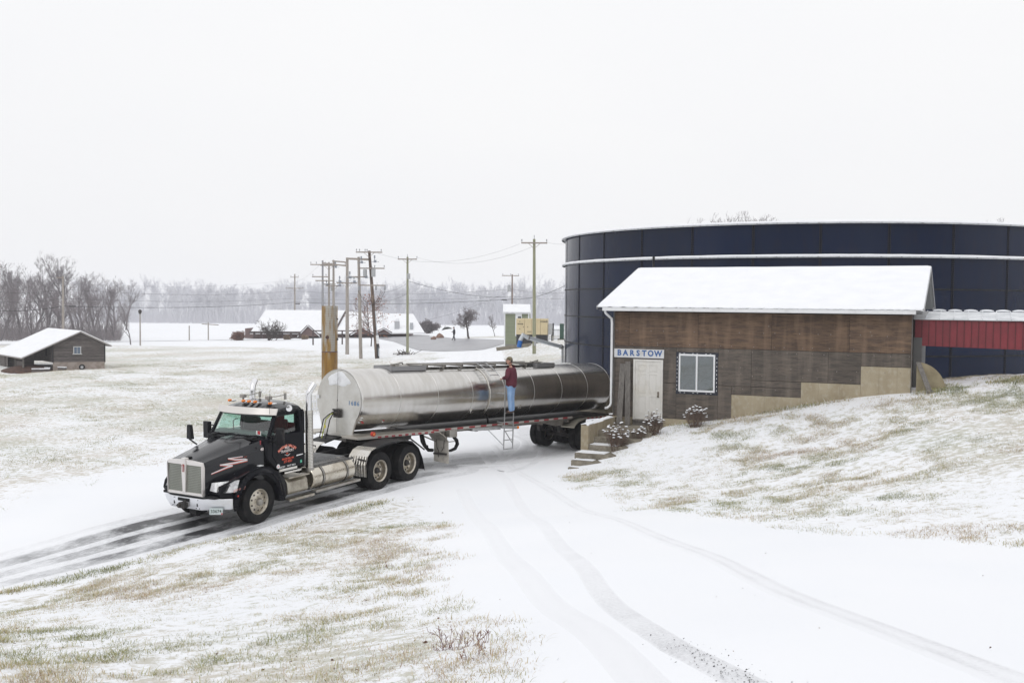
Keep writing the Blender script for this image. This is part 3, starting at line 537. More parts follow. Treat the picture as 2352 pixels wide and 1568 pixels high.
# side decal: white zig-zag with red edge
def hoody(x): return np.interp(x, [4.84, 5.25, 5.7, 6.1, 6.36], [.925, .83, .72, .62, .575])
def zig(w_, mt, lift, dz):
    pts = [(6.20, 1.30), (5.80, 1.40), (5.66, 1.42), (5.98, 1.475), (5.62, 1.475), (5.28, 1.50), (5.34, 1.53), (5.60, 1.55), (5.78, 1.60), (5.40, 1.60)]; m = M(); wd = [.5, .9, .8, .6, 1, 1, .7, .7, .5, .4]
    rows = [[(x, hoody(x) + lift, z + dz + w_ * q), (x, hoody(x) + lift, z + dz - w_ * q)] for (x, z), q in zip(pts, wd)]
    m.grid(rows); return m.obj('decal', mt, tr, fix=False)
zig(.030, redl_, .008, -.004); zig(.018, whw, .012, .002)
text('lettering', '...', redl_, tr, (5.33, .82, 1.615), .12, (R(90), 0, R(168)), .001)
# grille
m = M(); X0 = 6.36
m.prism([(-.575, .80), (-.55, .80), (-.55, 1.50), (.55, 1.50), (.55, .80), (.575, .80), (.59, 1.46), (.55, 1.575), (.0, 1.625), (-.55, 1.575), (-.59, 1.46)], X0, X0 + .09, 0)
m.prism([(-.55, .80), (.55, .80), (.55, .87), (-.55, .87)], X0, X0 + .085, 0)
m.prism([(-.045, .86), (.045, .86), (.075, 1.5), (.06, 1.66), (-.06, 1.66), (-.075, 1.5)], X0, X0 + .115, 0)
gs = m.obj('grille_surround', mat('grille_satin', (.72, .69, .67), .32, metal=.7), tr, bevel=.018, seg=3)
M().box((X0 + .03, 0, 1.19), (.02, 1.08, .62)).obj('radiator', mat('radiator', (.035, .04, .035), .8), tr)
m = M()
for s in (-1, 1):
    y0, y1 = sorted((s * .06, s * .54))
    for k in range(17): z = .88 + k * .0385; m.bar((X0 + .058, y0, z), (X0 + .058, y1, z), .010, .012)
    for k in range(13): y = y0 + .02 + k * (y1 - y0 - .04) / 12; m.bar((X0 + .064, y, .87), (X0 + .064, y, 1.50), .010, .012, up=(0, 1, 0))
m.obj('grille_mesh', mat('grille_mesh', (.46, .47, .42), .4, metal=.8), tr, ang=0, kind='stuff')
m = M(); m.cyl((X0 + .115, 0, 1.475), (X0 + .128, 0, 1.475), .042, n=14); m.prism([(-.028, 1.34), (.028, 1.34), (.036, 1.46), (-.036, 1.46)], X0 + .115, X0 + .127, 0); m.obj('badge', mat('badge_rust', (.30, .05, .04), .4), tr)
m = M(); m.tube([(X0 + .13, -.018, 1.355), (X0 + .13, -.012, 1.45), (X0 + .13, .0, 1.50), (X0 + .13, .012, 1.45), (X0 + .13, .018, 1.355)], .005, 5); m.obj('badge_outline', whw, tr)
# fenders with arches and lamps
FO = [(5.97, .50), (5.97, .78), (6.22, .79), (6.27, .86), (6.20, 1.02), (5.98, 1.14), (5.72, 1.23), (5.42, 1.32), (5.1, 1.345), (4.82, 1.28), (4.60, 1.12), (4.46, .88), (4.36, .55), (4.34, .40), (4.42, .40), (4.55, .50)]
FI = [(5.2 + .645 * math.cos(a), .52 + .645 * math.sin(a)) for a in np.linspace(math.pi, -.12, 15)]
for s in (-1, 1):
    m = M(); poly = FO[:-1] + [(4.555, .42)] + FI + [(5.84, .46)]
    m.prism(poly, s * .60, s * 1.13); m.v = [(x, y * (1 - max(0, x - 5.75) * .34), z) for x, y, z in m.v]; m.obj('fender', black, tr, bevel=.05, seg=3)
    m = M(); rows = [[(5.2 + r_ * math.cos(a), s * y, .52 + r_ * math.sin(a)) for a in np.linspace(math.pi * .98, -.1, 17)] for r_, y in ((.64, 1.13), (.70, 1.175), (.76, 1.15), (.80, 1.10))]
    m.grid(rows); m.obj('fender_flare', black, tr, bevel=0)
    m = M(); m.prism([(4.44, .42), (4.30, .42), (4.12, .62), (4.36, 1.0), (4.55, 1.15)], s * .75, s * 1.08); m.obj('splash_guard', blackp, tr, bevel=.02)
    m = M(); rows = []
    for k, (x0, z0, x1, z1) in enumerate(((6.30, .93, 6.24, 1.10), (6.285, .91, 6.16, 1.12), (6.20, .89, 6.04, 1.135), (6.06, .885, 5.90, 1.145), (5.94, .89, 5.84, 1.145))):
        y = s * (.66, .82, .955, 1.07, 1.13)[k]; rows.append([(x0 + (x1 - x0) * t_, y, z0 + (z1 - z0) * t_) for t_ in (0, .5, 1)])
    m.slab(rows, (.05, s * .03, 0)); hl = m.obj('headlight', clear, tr)
    m2 = M(); m2.grid([[(p[0] - .02, p[1] - s * .012, p[2]) for p in r] for r in rows]); m2.obj('reflector', mat('lamp_reflector', (.85, .86, .88), .25, metal=.55, var=((.5, .5, .52), 18, .4, .6), bump=(22, .8, .03)), hl, fix=False)
    m = M(); m.box((5.87, s * 1.15, .79), (.10, .012, .035)); m.obj('marker_lamp', redl, tr)
m = M(); m.box((5.10, 1.06, 1.358), (.13, .10, .008), Matrix.Rotation(R(-4), 3, 'X')); m.obj('sticker', whw, tr)
text('lettering', 'got milk?', mat('lettering_pink', (.55, .25, .22), .5), tr, (5.86, 1.150, .945), .10, (R(90), 0, R(180)), .001, shear=.2)
# bumper
m = M(); bo = [(6.06, -1.10), (6.43, -.52), (6.44, 0), (6.43, .52), (6.06, 1.10)]; top = [(x, y, .745) for x, y in bo]; bot = [(x - .015, y * .985, .48 if abs(y) < .7 else .50) for x, y in bo]
m.slab([top, [(a[0] + .012, a[1] * 1.005, .62) for a in top], bot], (.05, 0, 0)); bump_ = m.obj('bumper', mat('bumper_satin', (.74, .75, .78), .28, metal=.75), tr, bevel=.01)
m = M(); m.box((6.447, -.04, .685), (.02, .38, .075)); m.obj('bumper_slot', blackp, bump_, bevel=.01)
m = M()
for y in (-.36, .40): m.box((6.435, y, .60), (.02, .035, .07))
for y in (-.42, -.30, .36, .46): m.cyl((6.40, y, .52), (6.447, y, .52), .009, n=8)
for y in (-.36, .42): m.cyl((6.40, y, .71), (6.45, y, .71), .008, n=8)
m.obj('bumper_hole', blackp, bump_)
m = M(); m.box((6.50, .0, .57), (.12, .20, .13)); m.cyl((6.55, -.06, .57), (6.60, -.06, .57), .05); m.box((6.52, .07, .64), (.06, .06, .1)); m.obj('tow_hitch', darkm, tr, bevel=.01)
m = M(); m.box((6.29, .84, .475), (.008, .30, .15), Matrix.Rotation(R(32), 3, 'Z')); pl = m.obj('licence_plate', mat('plate', (.55, .62, .62), .4), tr)
text('lettering', '33674', mat('plate_ink', (.04, .07, .06), .5), pl, (6.296, .844, .475), .10, (R(90), 0, R(122)), .001, off=.001)
M().box((6.225, .955, .42), (.012, .03, .03), Matrix.Rotation(R(32), 3, 'Z')).obj('sticker', red, tr)
# tow lane between hood and bumper, tanks, steps
M().box((6.2, 0, .78), (.28, 1.7, .06)).obj('bumper_shelf', blackp, tr, bevel=.01)
m = M(); m.cyl((1.73, .88, .735), (3.36, .88, .735), .30, n=36); ft = m.obj('fuel_tank', mat('tank_polished', (.62, .58, .50), .24, metal=1, var=((.36, .31, .24), 2.5, .45, .75), rv=.42), tr, bevel=.03)
m = M()
for x in (2.05, 2.98): m.lathe([(-.025, .305), (-.025, .31), (.025, .31), (.025, .305)], (x, .88, .735), (1, 0, 0), 36)
m.obj('tank_strap', dullsteel, ft); m = M()
for x in (2.02, 2.08, 2.95, 3.01): m.lathe([(-.004, .309), (-.004, .314), (.004, .314), (.004, .309)], (x, .88, .735), (1, 0, 0), 36)
m.obj('strap_edge', darkm, ft)
M().cyl((1.98, .80, 1.0), (1.98, .80, 1.07), .05, n=16).obj('filler_cap', dullsteel, ft, bevel=.01)
m = M(); m.box((2.6, .93, 1.045), (1.45, .18, .03)); m.box((2.5, 1.02, 1.02), (1.7, .02, .06)); m.obj('tank_step', deckm, tr, bevel=.004)
m = M(); m.box((2.45, 1.13, .44), (1.75, .17, .035)); m.box((2.45, 1.21, .43), (1.75, .012, .06)); m.obj('running_board', dullsteel, tr, bevel=.004)
dp = mat('diamond_plate', (.50, .47, .40), .32, metal=1, var=((.24, .20, .16), 4, .45, .75), bump=(60, .8, .012))
m = M(); m.prism([(.62, .5), (1.10, .5), (1.13, .56), (1.10, .80), (1.0, .90), (.62, .90)], 3.52, 4.24, 0); bx_ = m.obj('battery_box', dp, tr, bevel=.02)
M().box((3.88, 1.07, .915), (.74, .20, .03)).obj('entry_step', dp, tr, bevel=.004)
m = M(); m.box((3.86, 1.14, .40), (.90, .20, .03)); m.box((3.86, 1.235, .385), (.90, .012, .06)); m.obj('entry_step', dp, tr, bevel=.004)
m = M(); m.box((3.95, .98, 1.03), (.6, .10, .05)); m.obj('entry_step', steel, tr, bevel=.01)
m = M(); m.box((3.9, -.9, .7), (.9, .3, .5)); m.cyl((1.73, -.88, .735), (3.3, -.88, .735), .30, n=20); m.obj('off_side_tank', dullsteel, tr, bevel=.02)
# exhaust stacks
perf = mat('perforated_steel', (.62, .60, .56), .25, metal=1)
for s in (-1, 1):
    m = M(); m.tube([(3.29, s * .97, 2.45), (3.29, s * .97, 2.86), (3.27, s * .98, 2.93), (3.22, s * 1.0, 3.02), (3.13, s * 1.02, 3.13)], .078, 20, caps=False); m.tube([(3.29, s * .97, 2.45), (3.29, s * .97, 2.86), (3.27, s * .98, 2.93), (3.22, s * 1.0, 3.02), (3.13, s * 1.02, 3.13)], .070, 16, caps=False)
    m.obj('exhaust_stack', chrome, tr, fix=False)
    m = M(); m.lathe([(0, .10), (1.45, .10)], (3.29, s * .97, 1.02), (0, 0, 1), 24, True); sh = m.obj('heat_shield', perf, tr)
    m = M()     # perforation: dark slots standing 1 mm proud rim-wise
    for j in range(36):
        for i in range(20):
            a = 2 * math.pi * (i + .5 * (j % 2)) / 20; z = 1.06 + j * .038; c = Vector((math.cos(a), math.sin(a), 0)); tt = Vector((-math.sin(a), math.cos(a), 0)); o = Vector((3.29, s * .97, z)) + c * .1015
            m.add([o - tt * .008, o - Vector((0, 0, .009)), o + tt * .008, o + Vector((0, 0, .009))], [(0, 1, 2, 3)])
    m.obj('perforations', darkm, sh, ang=0, fix=False, kind='stuff')
    m = M(); m.cyl((3.29, s * .97, .92), (3.29, s * .97, 1.02), .115, n=20); m.tube([(3.29, s * .97, .95), (3.25, s * .8, .8), (3.4, s * .5, .75)], .06); m.obj('exhaust_elbow', dullsteel, tr)
# mirrors
m = M(); m.slab([[(4.66, 1.15, 1.78), (4.63, 1.36, 1.78)], [(4.67, 1.14, 2.20), (4.64, 1.35, 2.20)]], (.10, .03, 0)); m.bar((4.6, .97, 2.12), (4.62, 1.2, 2.12), .03); m.bar((4.6, .97, 1.85), (4.62, 1.2, 1.85), .03); m.obj('mirror', blackp, tr, bevel=.025)
m = M(); m.slab([[(4.66, -1.15, 1.78), (4.63, -1.36, 1.78)], [(4.67, -1.14, 2.20), (4.64, -1.35, 2.20)]], (.10, -.03, 0)); m.bar((4.6, -.97, 2.12), (4.62, -1.2, 2.12), .03); m.bar((4.6, -.97, 1.85), (4.62, -1.2, 1.85), .03); m.obj('mirror', blackp, tr, bevel=.025)
m = M(); m.bar((5.35, -.78, 1.75), (5.30, -1.12, 1.86), .04); m.slab([[(5.28, -1.05, 1.84), (5.26, -1.26, 1.84)], [(5.30, -1.08, 2.20), (5.28, -1.22, 2.20)]], (.08, -.02, 0)); m.obj('hood_mirror', blackp, tr, bevel=.02)
m = M(); m.lathe([(-.02, .0), (-.02, .05), (0, .075), (.02, .08), (.03, .0)], (4.02, .98, 2.60), (.4, .9, .1), 18); m.bar((3.95, .9, 2.60), (4.0, .97, 2.60), .02); m.obj('convex_mirror', chrome, tr)
# roof lamps, beacons, aerials
for y in (-.72, -.22, -.02, .18, .66):
    m = M(); x = 4.30 - .05 * abs(y); m.lathe([(0, 0), (.01, .028), (.05, .036), (.10, .03), (.115, .0)], (x, y, 2.745 - .03 * abs(y) ** 2), (1, 0, .05), 12); lp = m.obj('roof_lamp', amber, tr)
    m = M(); m.box((x - .04, y, 2.715), (.16, .10, .03)); m.obj('lamp_base', chrome, lp, bevel=.008)
for y in (-.45, .42):
    m = M(); m.box((4.08, y - .05, 2.83), (.12, .13, .08)); m.box((4.08, y - .05, 2.77), (.04, .04, .06)); m.bar((4.08, y, 2.84), (3.62, y + .04, 2.86), .018); m.box((3.60, y + .05, 2.83), (.05, .05, .16)); m.obj('work_lamp', dullsteel, tr, bevel=.006)
m = M(); m.cyl((4.60, .90, 2.52), (4.60, .92, 3.02), .006, n=6); m.cyl((3.92, -.1, 2.74), (3.80, -.14, 2.95), .006, n=6); m.obj('aerial', blackp, tr)
# rear fenders
FP = [(1.34, .46), (1.36, .78), (1.28, 1.0), (1.12, 1.14), (.9, 1.20), (.5, 1.255), (-.3, 1.255), (-.75, 1.15), (-1.05, .93), (-1.22, .62), (-1.33, .25)]
def fpts(a, b, n=6):
    out = []
    for i in range(a, b):
        for k in range(n): t_ = k / n; out.append((FP[i][0] * (1 - t_) + FP[i + 1][0] * t_, FP[i][1] * (1 - t_) + FP[i + 1][1] * t_))
    return out + [FP[b]]
for s in (-1, 1):
    m = M(); P = fpts(0, 4); ys_ = np.linspace(.60, 1.23, 29); rows = [[(x, s * y, z + .012 * math.sin(k * math.pi / 2) * 1.0) for k, y in enumerate(ys_)] for x, z in P]
    rows = [[(x + (.012 * (k % 4 < 2)), s * y, z) for k, y in enumerate(ys_)] for x, z in P]
    m.slab(rows, (.006, 0, .006)); m.obj('ribbed_fender', steel, tr, ang=20)
    m = M(); P = fpts(4, 10, 3); rows = [[(x, s * y, z - (.035 if y in (.6, 1.25) else 0)) for y in (.6, .62, .9, 1.22, 1.25)] for x, z in P]
    m.slab(rows, (-.006, 0, .008)); m.obj('rear_fender', blackp, tr)
    m = M(); m.bar((1.36, s * .95, .93), (1.42, s * 1.25, .93), .03); m.obj('fender_bracket', darkm, tr)
# air lines and electric cable
def sag(a, b, d, n=10, side=0): return [(a[0] + (b[0] - a[0]) * t_, a[1] + (b[1] - a[1]) * t_ + side * math.sin(math.pi * t_), a[2] + (b[2] - a[2]) * t_ - d * 4 * t_ * (1 - t_)) for t_ in np.linspace(0, 1, n)]
# ------------------------------------------------------------------ tank trailer
tl = thing('tank_trailer', 'long polished steel milk tank trailer numbered 1686, coupled behind the black truck', 'trailer', RO)
tl.matrix_world = Matrix.Translation(RO) @ Matrix.Rotation(RY, 4, 'Z') @ Matrix.Rotation(-RP, 4, 'Y')
XF, XR, ZC, AY, AZ = .58, -12.39, 2.25, .955, .90
def sect(x, sc=1.0, n=72, dz=0, flat=False):
    out = []
    for a in np.linspace(0, 2 * math.pi, n, endpoint=False):
        y, z = AY * math.cos(a) * sc, ZC + dz + AZ * math.sin(a) * sc
        if flat and z < 1.75: k = (1.75 - z) / .55; yy = .76 - .26 * min(k, 1); y = math.copysign(min(abs(y) if k < .2 else 9, yy + max(0, .06 - k * .1)), y); z = max(1.22, 1.75 - (1.75 - z) * 1.25); y = math.copysign(max(abs(y), .0), y)
        out.append((x, y, z))
    return out
m = M(); xs_ = [XF, XF - .03] + list(np.linspace(XF - .1, XR + .12, 40)) + [XR + .03, XR]; m.grid([sect(x, .985 if x in (XF, XR) else 1) for x in xs_], close=True)
br = m.obj('tank_barrel', tanksteel, tl, ang=40)
m = M(); rows = [sect(XF + .05 * (1 - q) + .004, q, n=96) for q in (.985, .9, .7, .45, .2, .02)]; m.grid(rows, close=True); m.obj('front_head', headsteel, tl, ang=50)
m = M(); m.grid([sect(XR - d, q) for d, q in ((0, .985), (.08, .9), (.13, .6), (.15, .02))], close=True); m.obj('rear_head', headsteel, tl, ang=50)
m = M()
for x in [XF - .02] + list(np.arange(-1.0, -12, -1.63)) + [XR + .04]: m.grid([sect(x + d, q) for d, q in ((-.014, .999), (-.010, 1.0042), (.010, 1.0042), (.014, .999))], close=True)
m.obj('weld_seam', mat('seam_steel', (.60, .59, .57), .3, metal=1), br)
m = M(); m.bar((XF + .058, 0, ZC + .86), (XF + .058, 0, 1.25), .006, .004, up=(0, 1, 0)); m.obj('head_seam', darkm, tl)
m = M(); m.slab([[(XF + .03, -.80, 1.78), (XF + .03, .80, 1.78)], [(XF + .035, -.70, 1.5), (XF + .035, .70, 1.5)], [(XF + .04, -.60, 1.22), (XF + .04, .60, 1.22)]], (.05, 0, 0))
m.box((XF - .1, 0, 1.27), (.35, 1.3, .10)); m.obj('front_skirt', headsteel, tl, bevel=.01)
M().grid([[(XF + .055 - .0, y, 2.62 + z) for y in (-.001, .001)] for z in (0, .01)])
t_ = text('lettering', '1686', mat('lettering_blue', (.02, .15, .36), .5), tl, (XF + .022, .66, 2.20), .18, (R(90), 0, R(93)), .001, off=.001, xs=1.0); t_.data.space_character = 1.3
m = M(); rows = []
for q in (.02, .35, .7, .9, 1.0):
    ring_ = []
    for a in np.linspace(0, 2 * math.pi, 28, endpoint=False):
        k = q * (1 + .10 * math.sin(5 * a + 1) * q); y, z = .47 * math.cos(a) * k, 2.875 + .20 * math.sin(a) * k - .10 * (math.cos(a) * k) ** 2; e_ = math.hypot(y / AY, (z - ZC) / AZ)
        if e_ > .955: y, z = y * .955 / e_, ZC + (z - ZC) * .955 / e_; e_ = .955
        ring_.append((XF + .05 * (1 - e_) + (.018 if q < .95 else .003), y, z))
    rows.append(ring_)
m.grid(rows, close=True); m.obj('frost_patch', mat('frost', (.78, .79, .81), .7, var=((.60, .60, .61), 6, .45, .7)), tl, ang=60)
M().box((XF + .035, -.86, 2.30), (.006, .09, .10)).obj('sticker', whw, tl)
m = M(); m.box((XF + .07, .03, 1.86), (.10, .24, .20)); m.cyl((XF + .1, -.04, 1.90), (XF + .2, -.05, 1.88), .045); m.cyl((XF + .1, .08, 1.90), (XF + .2, .07, 1.88), .045); m.bar((XF + .11, -.12, 1.98), (XF + .11, .16, 1.98), .05); m.obj('coupling_box', darkm, tl, bevel=.01)
hose = blackp
for k, (y0, y1, mt) in enumerate(((-.08, -.15, hose), (-.02, -.05, mat('yellow_hose', (.35, .38, .05), .5)), (.06, .12, hose))):
    m = M(); m.tube([(XF + .17, y0, 1.88), (XF + .27, y0, 1.86), (XF + .34, y1 - .10, 1.70), (XF + .38, y1 - .14, 1.40), (XF + .50, y1 - .1, 1.10), (XF + .85, y1 + .05, 1.0), (XF + 1.25, y1 + .12, 1.08), (XF + 1.6, y1 + .1, 1.15)], .016, 8); m.obj('air_line', mt, tl)
m = M(); m.box((XF + .36, -.16, 1.50), (.03, .05, .09)); m.obj('tag', mat('yellow_tag', (.75, .65, .05), .5), tl)
# catwalk platform / light bar each side, mud flap
for s in (-1, 1):
    P = [(.95, 1.30), (.5, 1.31), (-.5, 1.30), (-2.1, 1.29), (-2.4, 1.25), (-2.65, 1.12), (-2.82, .95)]
    m = M(); m.slab([[(x, s * y, z) for y in (.55, .9, 1.22)] for x, z in P], (0, 0, .03)); m.box((.93, s * .9, 1.27), (.03, .65, .07))
    m.obj('quarter_fender', mat('fender_satin', (.52, .49, .44), .42, metal=.8, var=((.36, .33, .28), 4, .45, .7)), tl, bevel=.004)
    m = M(); m.bar((.95, s * 1.225, 1.265), (-2.15, s * 1.225, 1.255), .012, .062); m.obj('light_rail', mat('tape_white', (.40, .385, .35), .5), tl)
    m = M()
    for k in range(9): m.box((.10 - k * .275, s * 1.233, 1.262 - .001 * k), (.135, .006, .050))
    m.obj('reflective_tape', redt, tl, kind='stuff')
    m = M(); m.slab([[(-2.83, s * .62, .95), (-2.83, s * 1.22, .95)], [(-2.87, s * .60, .25), (-2.87, s * 1.23, .22)]], (.012, 0, 0)); m.obj('mud_flap', mat('mud_flap', (.50, .47, .42), .7, var=((.30, .28, .25), 5, .5, .7)), tl)
    m = M(); m.tube([(-2.80, s * .75, .95), (-2.80, s * .78, .7), (-2.80, s * .86, .58), (-2.80, s * .86, .4)], .012, 6); m.tube([(-2.80, s * 1.08, .95), (-2.80, s * 1.06, .72), (-2.80, s * .98, .6)], .012, 6); m.bar((-2.80, s * .65, .50), (-2.80, s * 1.18, .52), .05, .06); m.obj('flap_hanger', darkm, tl)
    m = M(); m.box((-5.9, s * .98, 1.245), (7.8, .03, .10)); m.obj('side_rail', dullsteel, tl, bevel=.004)
    m = M(); m2 = M()
    for k in range(27): (m if k % 2 else m2).box((-2.2 - k * .285, s * .999, 1.262), (.28, .006, .055))
    m.obj('reflective_tape', redt, tl, kind='stuff'); m2.obj('reflective_tape', wht, tl, kind='stuff')
    if s < 0: continue
    m = M(); m.cyl((.33, s * 1.16, 1.36), (.33, s * 1.235, 1.36), .07, n=20); ml = m.obj('marker_lamp', redl, tl); M().cyl((.33, s * 1.235, 1.36), (.33, s * 1.245, 1.36), .035, n=14).obj('lens', amber, ml)
m = M()
for s in (-1, 1): m.bar((.7, s * .42, 1.17), (-12.3, s * .42, 1.12), .10, .16)
m.box((-.1, 0, 1.14), (1.6, .95, .06)); m.cyl((0, 0, 1.02), (0, 0, 1.14), .045)
for x in (-2.9, -4.5, -6, -8, -9.6): m.box((x, 0, 1.14), (.10, 1.9, .10))
m.box((-9.9, 0, 1.1), (3.6, .9, .12))
m.obj('trailer_frame', mat('frame_grey', (.16, .15, .14), .6, metal=.5, var=((.28, .25, .22), 4, .45, .75)), tl, bevel=.006)
m = M(); m.box((.12, .62, 1.05), (.62, .03, .20)); m.obj('apron_plate', blackp, tl)
M().box((-7.2, 0, 1.235), (10.2, 1.90, .03)).obj('underside_shade_sheet', darkm, tl)  # dark sheet added to close the bright gap, standing for shade under the barrel
# landing gear, hoses
for s in (-1, 1):
    m = M(); m.box((-3.0, s * .78, 1.0), (.14, .14, .50)); m.box((-3.0, s * .78, .72), (.10, .10, .3)); m.box((-3.0, s * .78, .58), (.28, .24, .03)); m.bar((-3.0, s * .74, .8), (-2.3, s * .45, 1.12), .04); m.obj('landing_leg', mat('gear_grey', (.22, .20, .18), .6, metal=.5), tl, bevel=.006)
m = M(); m.box((-3.15, 1.0, 1.13), (.34, .30, .22)); m.obj('tool_box', dullsteel, tl, bevel=.01)
m = M(); m.tube([(-3.30, .95, 1.16), (-3.38, .97, .98), (-3.50, .97, .88), (-3.56, .95, .76), (-3.46, .95, .62), (-3.25, .95, .575), (-3.10, .95, .575)], [.05, .055, .06, .06, .055, .045, .03], 10); m.obj('discharge_hose', rubber, tl)
m = M(); m.tube([(-2.35, .55, 1.12), (-2.42, .56, .9), (-2.5, .57, .72), (-2.66, .56, .60), (-2.85, .55, .58)], .055, 10); m.tube([(-2.5, .35, 1.12), (-2.56, .36, .86), (-2.66, .37, .72), (-2.8, .36, .68)], .05, 10); m.obj('drain_hose', rubber, tl)
m = M(); m.bar((-1.5, .75, 1.14), (-2.3, .72, .66), .035); m.bar((-2.25, -.5, 1.1), (-1.9, -.5, .62), .035); m.box((-1.35, .7, 1.10), (.55, .2, .14)); m.obj('brace', darkm, tl)
# ladders
for s, z1 in ((1, 2.95), (-1, 1.25)):
    m = M(); y = s * 1.27
    for x, zt in ((-5.50, z1), (-5.97, 1.66 if s > 0 else 1.25)): m.bar((x, y, .44), (x, y, zt), .028, .028)
    for z in (.46, .76, 1.06, 1.36, 1.66) if s > 0 else (.46, .76, 1.06): m.bar((-5.50, y, z), (-5.97, y, z), .028, .028)
    m.bar((-4.93, s * 1.0, 1.16), (-5.50, y, .58), .022); m.bar((-5.55, y, 1.06), (-5.97, y, .62), .022); m.bar((-4.2, s * 1.0, 1.17), (-5.5, s * 1.10, 1.15), .05, .09); m.bar((-5.4, y, 1.2), (-6.15, y, 1.14), .06, .09)
    for z in (1.35, 2.3) if s > 0 else (1.2,): m.bar((-5.5, y, z), (-5.5, s * .96, z), .03)
    m.bar((-5.97, y, 1.3), (-5.97, s * .9, 1.3), .03)
    m.obj('ladder', galv if s > 0 else dullsteel, tl)
    M().box((-6.20, s * 1.27, 1.14), (.14, .05, .09)).obj('side_lamp', amber, tl, bevel=.01)
m = M()      # upper ladder following the curve of the tank
for x in (-5.05, -5.50): m.tube([(x, 1.0, 2.86), (x, .86, 3.0), (x, .66, 3.14), (x, .36, 3.27)], .016, 8)
for y, z in ((.97, 2.9), (.84, 3.02), (.68, 3.13), (.52, 3.2), (.38, 3.26)): m.bar((-5.05, y, z), (-5.5, y, z), .02)
m.tube([(-4.4, .36, 3.30), (-5.6, .36, 3.30)], .016, 6); m.obj('top_ladder', galv, tl)
m = M(); m.tube([(-5.10, AY * 1.012 * math.cos(a), ZC + AZ * 1.015 * math.sin(a)) for a in np.linspace(R(70), R(-48), 30)], .022, 8); m.obj('drain_pipe', steel, tl)
m = M(); m.tube([(-5.14 - .05 * k, .80 - .02 * k, 1.62 - .09 * k) for k in range(5)], .03, 8); m.obj('drain_hose', rubber, tl)
for x, z in ((-4.38, 1.74), (-6.87, 1.77)):
    m = M(); m.lathe([(-.01, .085), (.03, .085), (.035, .07), (.005, .065)], (x, .79, z), (0, 1, -.45), 20); pt = m.obj('tank_port', steel, tl); M().lathe([(0, .066), (.006, 0)], (x, .80, z), (0, 1, -.45), 16).obj('port_cap', darkm, pt)
def tanky(z): return AY * math.sqrt(max(0, 1 - ((z - ZC) / AZ) ** 2)) + .006
for x, z, w_, h, mt in ((.44, 1.80, .10, .03, whw), (.44, 1.74, .10, .04, whw), (.45, 1.66, .06, .05, whw), (.32, 1.66, .09, .08, red), (-.53, 1.66, .07, .03, red), (-.53, 1.615, .05, .04, whw), (-8.4, 2.15, .9, .0, whw)):
    if h:
        y = tanky(z); m = M(); m.box((x, y, z), (w_, .006, h), Matrix.Rotation(math.atan2((z - ZC) * AY * AY, y * AZ * AZ) * -1, 3, 'X')); m.obj('decal', mt, tl)
# walkway along the top
m = M()
for s in (-1, 1): m.bar((-2.5, s * .36, 3.24), (-8.6, s * .36, 3.24), .03, .04); 
for x in np.arange(-2.6, -8.7, -.86): m.bar((x, -.38, 3.20), (x, .38, 3.20), .05, .05); m.box((x, .36, 3.17), (.06, .04, .10)); m.box((x, -.36, 3.17), (.06, .04, .10))
m.box((-5.5, 0, 3.225), (6.1, .5, .02)); m.obj('walkway', dullsteel, tl, bevel=.004)
wm = mat('walk_box', (.30, .30, .31), .5, metal=.6)
for xa, xb in ((-1.15, -2.62), (-8.35, -9.4)):
    m = M(); 
    for s in (-1, 1): m.box(((xa + xb) / 2, s * .40, 3.15), (xa - xb, .02, .14))
    m.box((xa, 0, 3.15), (.02, .8, .14)); m.box((xb, 0, 3.15), (.02, .8, .14)); m.box(((xa + xb) / 2, 0, 3.10), (xa - xb, .8, .03)); m.obj('spill_box', wm, tl)
for x in (-1.85, -8.8):
    m = M(); m.lathe([(0, .30), (.06, .30), (.10, .24), (.12, 0)], (x, 0, 3.14), (0, 0, 1), 24); m.tube([(x - .25, -.1, 3.24), (x - .1, 0, 3.31), (x + .25, .1, 3.27)], .02, 6); m.box((x + .38, .1, 3.22), (.12, .1, .12)); m.box((x - .36, -.1, 3.2), (.08, .2, .10)); m.cyl((x + .3, .25, 3.15), (x + .3, .25, 3.30), .02); m.obj('manway_lid', dullsteel, tl)
# rear running gear
for x in (-10.55, -11.85):
    for s in (-1, 1): wheel(tl, x, s * .74, 'inner', z=.50, sc=.96); wheel(tl, x, s * 1.05, 'dual', z=.50, side=s, sc=.96)
m = M()
for x in (-10.55, -11.85): m.cyl((x, -.7, .5), (x, .7, .5), .07); m.lathe([(-.06, .10), (.06, .10)], (x, .56, .5), (0, 1, 0), 16, True); m.lathe([(-.06, .10), (.06, .10)], (x, -.56, .5), (0, 1, 0), 16, True)
for s in (-1, 1):
    for x in (-9.75, -11.2): m.prism([(x - .18, 1.08), (x + .18, 1.08), (x + .06, .66), (x - .06, .66)], s * .40, s * .52)
    m.bar((-9.75, s * .46, .72), (-10.55, s * .46, .56), .07, .10); m.bar((-11.2, s * .46, .72), (-11.85, s * .46, .56), .07, .10)
    for x in (-10.75, -12.05): m.lathe([(0, .11), (.25, .12)], (x, s * .46, .72), (0, 0, 1), 12, True)
m.obj('suspension', darkm, tl)
